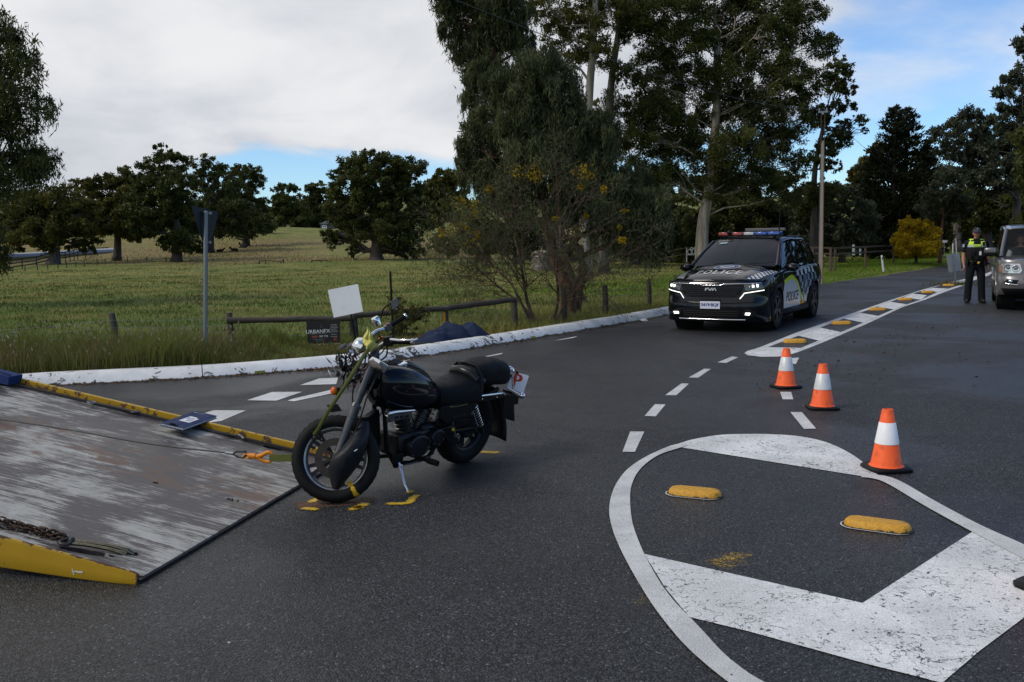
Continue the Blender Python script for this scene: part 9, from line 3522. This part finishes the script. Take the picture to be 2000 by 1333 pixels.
for s, pr in ((-1, 'L'), (1, 'R')):
  sj = J('sj' + pr, (s * 0.205, 0.01, 1.465), (0.068, 0.068))
  up_ = J('ua' + pr, (s * 0.245, 0.02, 1.30), (0.056, 0.056))
  el = J('el' + pr, (s * 0.272, 0.035, 1.165), (0.046, 0.046))
  fa = J('fa' + pr, (s * 0.278, 0.005, 1.05), (0.043, 0.043))
  wr = ('wr' + pr, (s * 0.268, -0.035, 0.925), (0.030, 0.026))
  chains.append([sho, sj, up_, el, fa, wr])
  hc = hand_chains(wr[1], (0.0 - s * 0.05, -0.14, -1.0), -s, pr, 0.9)
  P_ = {}
  for ch_ in hc:
    c2 = []
    for n_, p, r in ch_:
      if p is not None:
        P_[n_] = (n_, p, r)
      c2.append(P_[n_])
    chains.append(c2)
  hip = J('hip' + pr, (s * 0.105, 0.0, 0.90), (0.098, 0.098))
  th = J('th' + pr, (s * 0.125, -0.005, 0.70), (0.086, 0.088))
  kn = J('kn' + pr, (s * 0.140, -0.008, 0.50), (0.062, 0.064))
  ca_ = J('ca' + pr, (s * 0.150, 0.012, 0.33), (0.058, 0.060))
  an = J('an' + pr, (s * 0.160, 0.018, 0.10), (0.042, 0.044))
  to_ = J('to' + pr, (s * 0.178, -0.10, 0.035), (0.030, 0.020))
  chains.append([pel, hip, th, kn, ca_, an, to_])
body = skinned(chains, 2)
mb = MB()
head_mesh(mb, (0, -0.015, 1.695), 1.0)
hm = bpy.data.meshes.new('headpart')
hm.from_pydata(mb.v, [], mb.f)
hm.shade_smooth()
bm_ = __import__('bmesh').new()
bm_.from_mesh(body)
bm_.from_mesh(hm)
bm_.to_mesh(body)
bm_.free()
body.shade_smooth()
link('body', body, M_SKIN, po)
def inflate(n, k, dz=0.0):
  nm, p, r = H[n]
  r = r if isinstance(r, tuple) else (r, r)
  return (nm, (p[0], p[1], p[2] + dz), (r[0] + k, r[1] + k))
ch = [[inflate('pel', .014), inflate('bel', .016), inflate('che', .016), inflate('sho', .016), ('nk', (0, 0.010, 1.545), (0.074, 0.074))]]
for pr in 'LR':
  s = -1 if pr == 'L' else 1
  ch.append([inflate('sho', .016), inflate('sj' + pr, .014), ('se' + pr, (s * 0.245, 0.02, 1.30), (0.074, 0.076)), ('sc' + pr, (s * 0.262, 0.028, 1.215), (0.072, 0.074))])
link('shirt', skinned(ch, 2), M_UNIF, po)
ch = [[('bl', (0, -0.012, 1.10), (0.188, 0.150)), inflate('pel', .026)]]
for pr in 'LR':
  s = -1 if pr == 'L' else 1
  ch.append([inflate('pel', .026), inflate('hip' + pr, .018), inflate('th' + pr, .022), inflate('kn' + pr, .028), inflate('ca' + pr, .032), ('cu' + pr, (s * 0.158, 0.012, 0.13), (0.088, 0.092)), ('cv' + pr, (s * 0.166, -0.006, 0.012), (0.084, 0.098))])
link('trousers', skinned(ch, 2), M_UNIF, po)
for pr, s in (('L', -1), ('R', 1)):
  mb = MB()
  mb.ball((s * 0.172, -0.050, 0.050), (0.060, 0.140, 0.064), Matrix.Rotation(rad(10 * s), 3, 'Z'), 16, 10)
  mb.box((s * 0.174, -0.055, 0.012), (0.10, 0.25, 0.022), Matrix.Rotation(rad(10 * s), 3, 'Z'))
  mb.cyl((s * 0.162, 0.012, 0.03), (s * 0.158, 0.016, 0.19), 0.060, 0.066, 14)
  mb.build('boot', M_BOOT, po, 60)
def torso_ring(z, k=0.0):
  zs = [0.98, 1.12, 1.25, 1.34, 1.42, 1.50]
  wx = np.interp(z, zs, [0.188, 0.205, 0.212, 0.212, 0.198, 0.165]) + k
  wy = np.interp(z, zs, [0.140, 0.165, 0.168, 0.162, 0.140, 0.105]) + k
  return wx, wy
def vest_patch(name, z0, z1, a0, a1, mat, k, nz=8, na=24, parent=None):
  rows = []
  for i in range(nz + 1):
    z = z0 + (z1 - z0) * i / nz
    wx, wy = torso_ring(z, k)
    r = []
    for j in range(na + 1):
      a = rad(a0 + (a1 - a0) * j / na)
      e = 2.6
      c, s_ = math.sin(a), -math.cos(a)
      m = (abs(c) ** e + abs(s_) ** e) ** (-1 / e)
      r.append((c * m * wx, s_ * m * wy - 0.008, z))
    rows.append(r)
  mb = MB()
  mb.sheet(rows)
  return mb.build(name, mat, parent or po, 60, solid=0.012)
vest_patch('shirt_front', 1.40, 1.535, -46, 46, M_UNIF, 0.017, 5, 14)
vt = vest_patch('vest', 1.04, 1.36, -178, 178, M_VEST, 0.020)
vest_patch('hi_vis_yoke', 1.36, 1.415, -62, 62, simple('hi_vis_grey', (0.36, 0.42, 0.42), 0.6), 0.022, 3, 20)
vest_patch('hi_vis_yoke', 1.415, 1.50, -62, -22, M_HIVIS, 0.022, 4, 8)
vest_patch('hi_vis_yoke', 1.415, 1.50, 22, 62, M_HIVIS, 0.022, 4, 8)
vest_patch('hi_vis_yoke', 1.36, 1.425, -22, 22, M_HIVIS, 0.024, 3, 8)
for s in (-1, 1):
  mb = MB()
  mb.sheet([[(s * 0.07, -0.115, 1.50), (s * 0.15, -0.10, 1.49)], [(s * 0.075, -0.05, 1.555), (s * 0.16, -0.04, 1.545)], [(s * 0.08, 0.05, 1.56), (s * 0.16, 0.05, 1.55)], [(s * 0.08, 0.13, 1.50), (s * 0.15, 0.12, 1.49)]])
  mb.build('shoulder_strap', M_HIVIS, po, 60, solid=0.008)
wx, wy = torso_ring(1.385, 0.04)
for k in range(2):
  text_on('lettering', 'POLICE', 0.055, frame(Vector((0.002 * k, -wy - 0.020 - 0.001 * k, 1.385)), Vector((1, 0, 0)), Vector((0, 0, 1))), simple('vest_print', (0.02, 0.03, 0.10), 0.6), po)
for (x, z, w, h) in ((-0.11, 1.20, 0.10, 0.13), (0.12, 1.19, 0.09, 0.12), (-0.02, 1.10, 0.09, 0.10)):
  wx, wy = torso_ring(z, 0.02)
  mb = MB()
  mb.box((x, -wy - 0.02, z), (w, 0.035, h))
  mb.build('pouch', M_VEST, vt, 30, bevel=0.008)
mb = MB()
mb.box((0.055, -0.225, 1.215), (0.045, 0.008, 0.095))
mb.build('id_card', M_PLAC, po, 30)
mb = MB()
mb.tube([(0.05, -0.205, 1.335), (0.075, -0.215, 1.30), (0.055, -0.222, 1.265)], 0.006, 5)
mb.build('lanyard', M_SHARD, po, 60)
mb = MB()
mb.box((0.135, -0.16, 1.44), (0.05, 0.05, 0.09))
mb.build('radio', M_BLACK, po, 30, bevel=0.008)
vest_patch('duty_belt', 0.985, 1.035, -178, 178, M_BOOT, 0.016, 2)
for (a, w, h, m_) in ((-58, 0.07, 0.11, M_BLACK), (-25, 0.06, 0.08, M_BLACK), (52, 0.07, 0.12, M_BLACK), (75, 0.08, 0.16, M_BLACK)):
  wx, wy = torso_ring(1.0, 0.03)
  c = Vector((math.sin(rad(a)) * wx * 1.08, -math.cos(rad(a)) * wy * 1.12, 0.99))
  mb = MB()
  mb.box(c, (w, 0.05, h), Matrix.Rotation(rad(a), 3, 'Z'))
  mb.build('belt_pouch', m_, po, 30, bevel=0.008)
mb = MB()
mb.box((0.03, -0.195, 0.985), (0.05, 0.04, 0.055), Matrix.Rotation(rad(20), 3, 'Y'))
mb.build('yellow_taser_grip', simple('taser_yellow', (0.55, 0.42, 0.02), 0.5), po, 30, bevel=0.01)
mb = MB()
mb.lathe([(0.100, 1.505), (0.078, 1.55), (0.070, 1.575)], Matrix.Translation((0, 0.0, 0)) @ Matrix.Diagonal((1.0, 1.0, 1, 1)), 20)
mb.sheet([[(-0.085, -0.135, 1.50), (0.085, -0.135, 1.50)], [(-0.07, -0.075, 1.55), (0.07, -0.075, 1.55)], [(-0.06, -0.055, 1.575), (0.06, -0.055, 1.575)]])
mb.build('collar', M_UNIF, po, 60)
mb = MB()
mb.box((-0.29, -0.05, 1.40), (0.012, 0.055, 0.075), Matrix.Rotation(rad(40), 3, 'Z'))
mb.build('sleeve_badge', simple('badge_grey', (0.30, 0.34, 0.40), 0.7), po, 30)
mb = MB()
mb.lathe([(0.040, -0.018), (0.043, 0), (0.040, 0.018)], Matrix.Translation((0.270, -0.022, 0.955)), 14)
mb.build('watch', M_BLACK, po, 60)
mb = MB()
vs, fs = [], []
nu, nv = 24, 8
for i in range(nv + 1):
  t = i / nv
  for k in range(nu):
    a = 2 * math.pi * k / nu
    r = math.cos(t * math.pi / 2) ** 0.55
    vs.append((math.sin(a) * 0.090 * r, -math.cos(a) * 0.110 * r - 0.012, 1.735 + 0.105 * math.sin(t * math.pi / 2)))
for i in range(nv):
  for k in range(nu):
    l = (k + 1) % nu
    fs.append((i * nu + k, i * nu + l, (i + 1) * nu + l, (i + 1) * nu + k))
mb.add(vs, fs)
cap = mb.build('cap', M_CAP, po, 80)
mb = MB()
rows = []
for i in range(6):
  t = i / 5
  rows.append([(math.sin(rad(a)) * (0.090 + 0.004 * t), -math.cos(rad(a)) * (0.110 + 0.075 * t * math.cos(rad(a))) - 0.012, 1.742 - 0.028 * t - 0.012 * abs(math.sin(rad(a))) * t) for a in range(-62, 63, 8)])
mb.sheet(rows)
mb.build('peak', M_CAP, cap, 80, solid=0.006)
mb = MB()
mb.lathe([(0.092, 0), (0.093, 0.02), (0.0915, 0.022)], Matrix.Translation((0, -0.012, 1.742)) @ Matrix.Diagonal((1, 1.2, 1, 1)), 24)
mb.build('check_band', simple('cap_band', (0.10, 0.11, 0.12), 0.7, 0, 0.9, 90), cap, 60)
mb = MB()
mb.ball((0, -0.128, 1.79), (0.02, 0.008, 0.024), nu=10, nv=6)
mb.build('cap_badge', M_STEEL, cap, 60)
mb = MB()
mb.lathe([(0.081, -0.045), (0.085, 0.0), (0.084, 0.02)], Matrix.Translation((0, 0.004, 1.72)) @ Matrix.Diagonal((1, 1.2, 1, 1)), 20)
hv = [v for v in mb.v]
mb.f = [f for f in mb.f if all(mb.v[i][1] > 0.0 for i in f)]
mb.build('hair', simple('grey_hair', (0.10, 0.09, 0.08), 0.8), po, 60)
for s in (-1, 1):
  mb = MB()
  mb.ball((s * 0.030, -0.103, 1.715), (0.014, 0.008, 0.008), nu=10, nv=6)
  mb.build('eye', M_DARKEYE, po, 60)
  mb = MB()
  mb.tube([(s * 0.012, -0.112, 1.728), (s * 0.03, -0.112, 1.732), (s * 0.048, -0.102, 1.727)], 0.004, 5)
  mb.build('eyebrow', M_DARKEYE, po, 60)
mb = MB()
mb.tube([(-0.026, -0.102, 1.634), (0, -0.112, 1.633), (0.026, -0.102, 1.634)], 0.005, 5)
mb.build('mouth', M_LIP, po, 60)
# ---- driver behind the windscreen of the silver car
dr = empty('person')
setM(dr, LM @ Matrix.Translation((-0.02, -0.40, 0.0)) @ Matrix.Rotation(rad(90), 4, 'Z'))
tag(dr, 'driver in a pale grey top sitting behind the windscreen of the silver car', 'person')
ch = [[('pel', (0, 0.05, 0.78), (0.17, 0.14)), ('bel', (0, 0.10, 0.95), (0.165, 0.13)), ('che', (0, 0.15, 1.15), (0.18, 0.12)), ('sho', (0, 0.17, 1.30), (0.12, 0.085)), ('nek', (0, 0.16, 1.38), (0.058, 0.058)), ('hdb', (0, 0.15, 1.45), (0.06, 0.066))]]
for s, pr in ((-1, 'L'), (1, 'R')):
  ch.append([('sho', None, None), ('sj' + pr, (s * 0.20, 0.16, 1.29), (0.062, 0.062)), ('el' + pr, (s * 0.26, -0.06, 1.10), (0.046, 0.046)), ('wq' + pr, (s * 0.20, -0.30, 1.10), (0.03, 0.03)), ('hq' + pr, (s * 0.16, -0.40, 1.13), (0.036, 0.03))])
  ch.append([('pel', None, None), ('hi' + pr, (s * 0.10, 0.0, 0.76), (0.10, 0.10)), ('kn' + pr, (s * 0.14, -0.44, 0.80), (0.07, 0.07)), ('an' + pr, (s * 0.13, -0.68, 0.46), (0.05, 0.05))])
seen, c3 = {}, []
for c_ in ch:
  r_ = []
  for n_, p, r in c_:
    if p is not None:
      seen[n_] = (n_, p, r)
    r_.append(seen[n_])
  c3.append(r_)
body = skinned(c3, 2)
mb = MB()
head_mesh(mb, (0, 0.135, 1.53), 0.98)
hm = bpy.data.meshes.new('headpart')
hm.from_pydata(mb.v, [], mb.f)
bm_ = __import__('bmesh').new()
bm_.from_mesh(body)
bm_.from_mesh(hm)
bm_.to_mesh(body)
bm_.free()
body.shade_smooth()
link('body', body, M_SKIN, dr)
ch = [[('bel', (0, 0.10, 0.90), (0.18, 0.145)), ('che', (0, 0.15, 1.15), (0.195, 0.135)), ('sho', (0, 0.17, 1.30), (0.135, 0.10)), ('nk', (0, 0.165, 1.345), (0.075, 0.07))]]
for s, pr in ((-1, 'L'), (1, 'R')):
  ch.append([ch[0][2], ('sj' + pr, (s * 0.20, 0.16, 1.29), (0.075, 0.075)), ('el' + pr, (s * 0.26, -0.06, 1.10), (0.062, 0.062))])
link('shirt', skinned(ch, 2), simple('pale_grey_top', (0.36, 0.36, 0.37), 0.8), dr)
mb = MB()
mb.ball((0, 0.152, 1.565), (0.085, 0.103, 0.105), nu=20, nv=12)
mb.f = [f for f in mb.f if not all(mb.v[i][1] < 0.075 and mb.v[i][2] < 1.60 for i in f) and all(mb.v[i][2] > 1.50 for i in f)]
mb.build('hair', simple('brown_hair', (0.06, 0.045, 0.035), 0.7), dr, 60)
for s in (-1, 1):
  mb = MB()
  mb.ball((s * 0.030, 0.046, 1.548), (0.015, 0.008, 0.009), nu=10, nv=6)
  mb.build('eye', M_DARKEYE, dr, 60)
mb = MB()
mb.tube([(-0.024, 0.050, 1.47), (0, 0.042, 1.469), (0.024, 0.050, 1.47)], 0.005, 5)
mb.build('mouth', M_LIP, dr, 60)
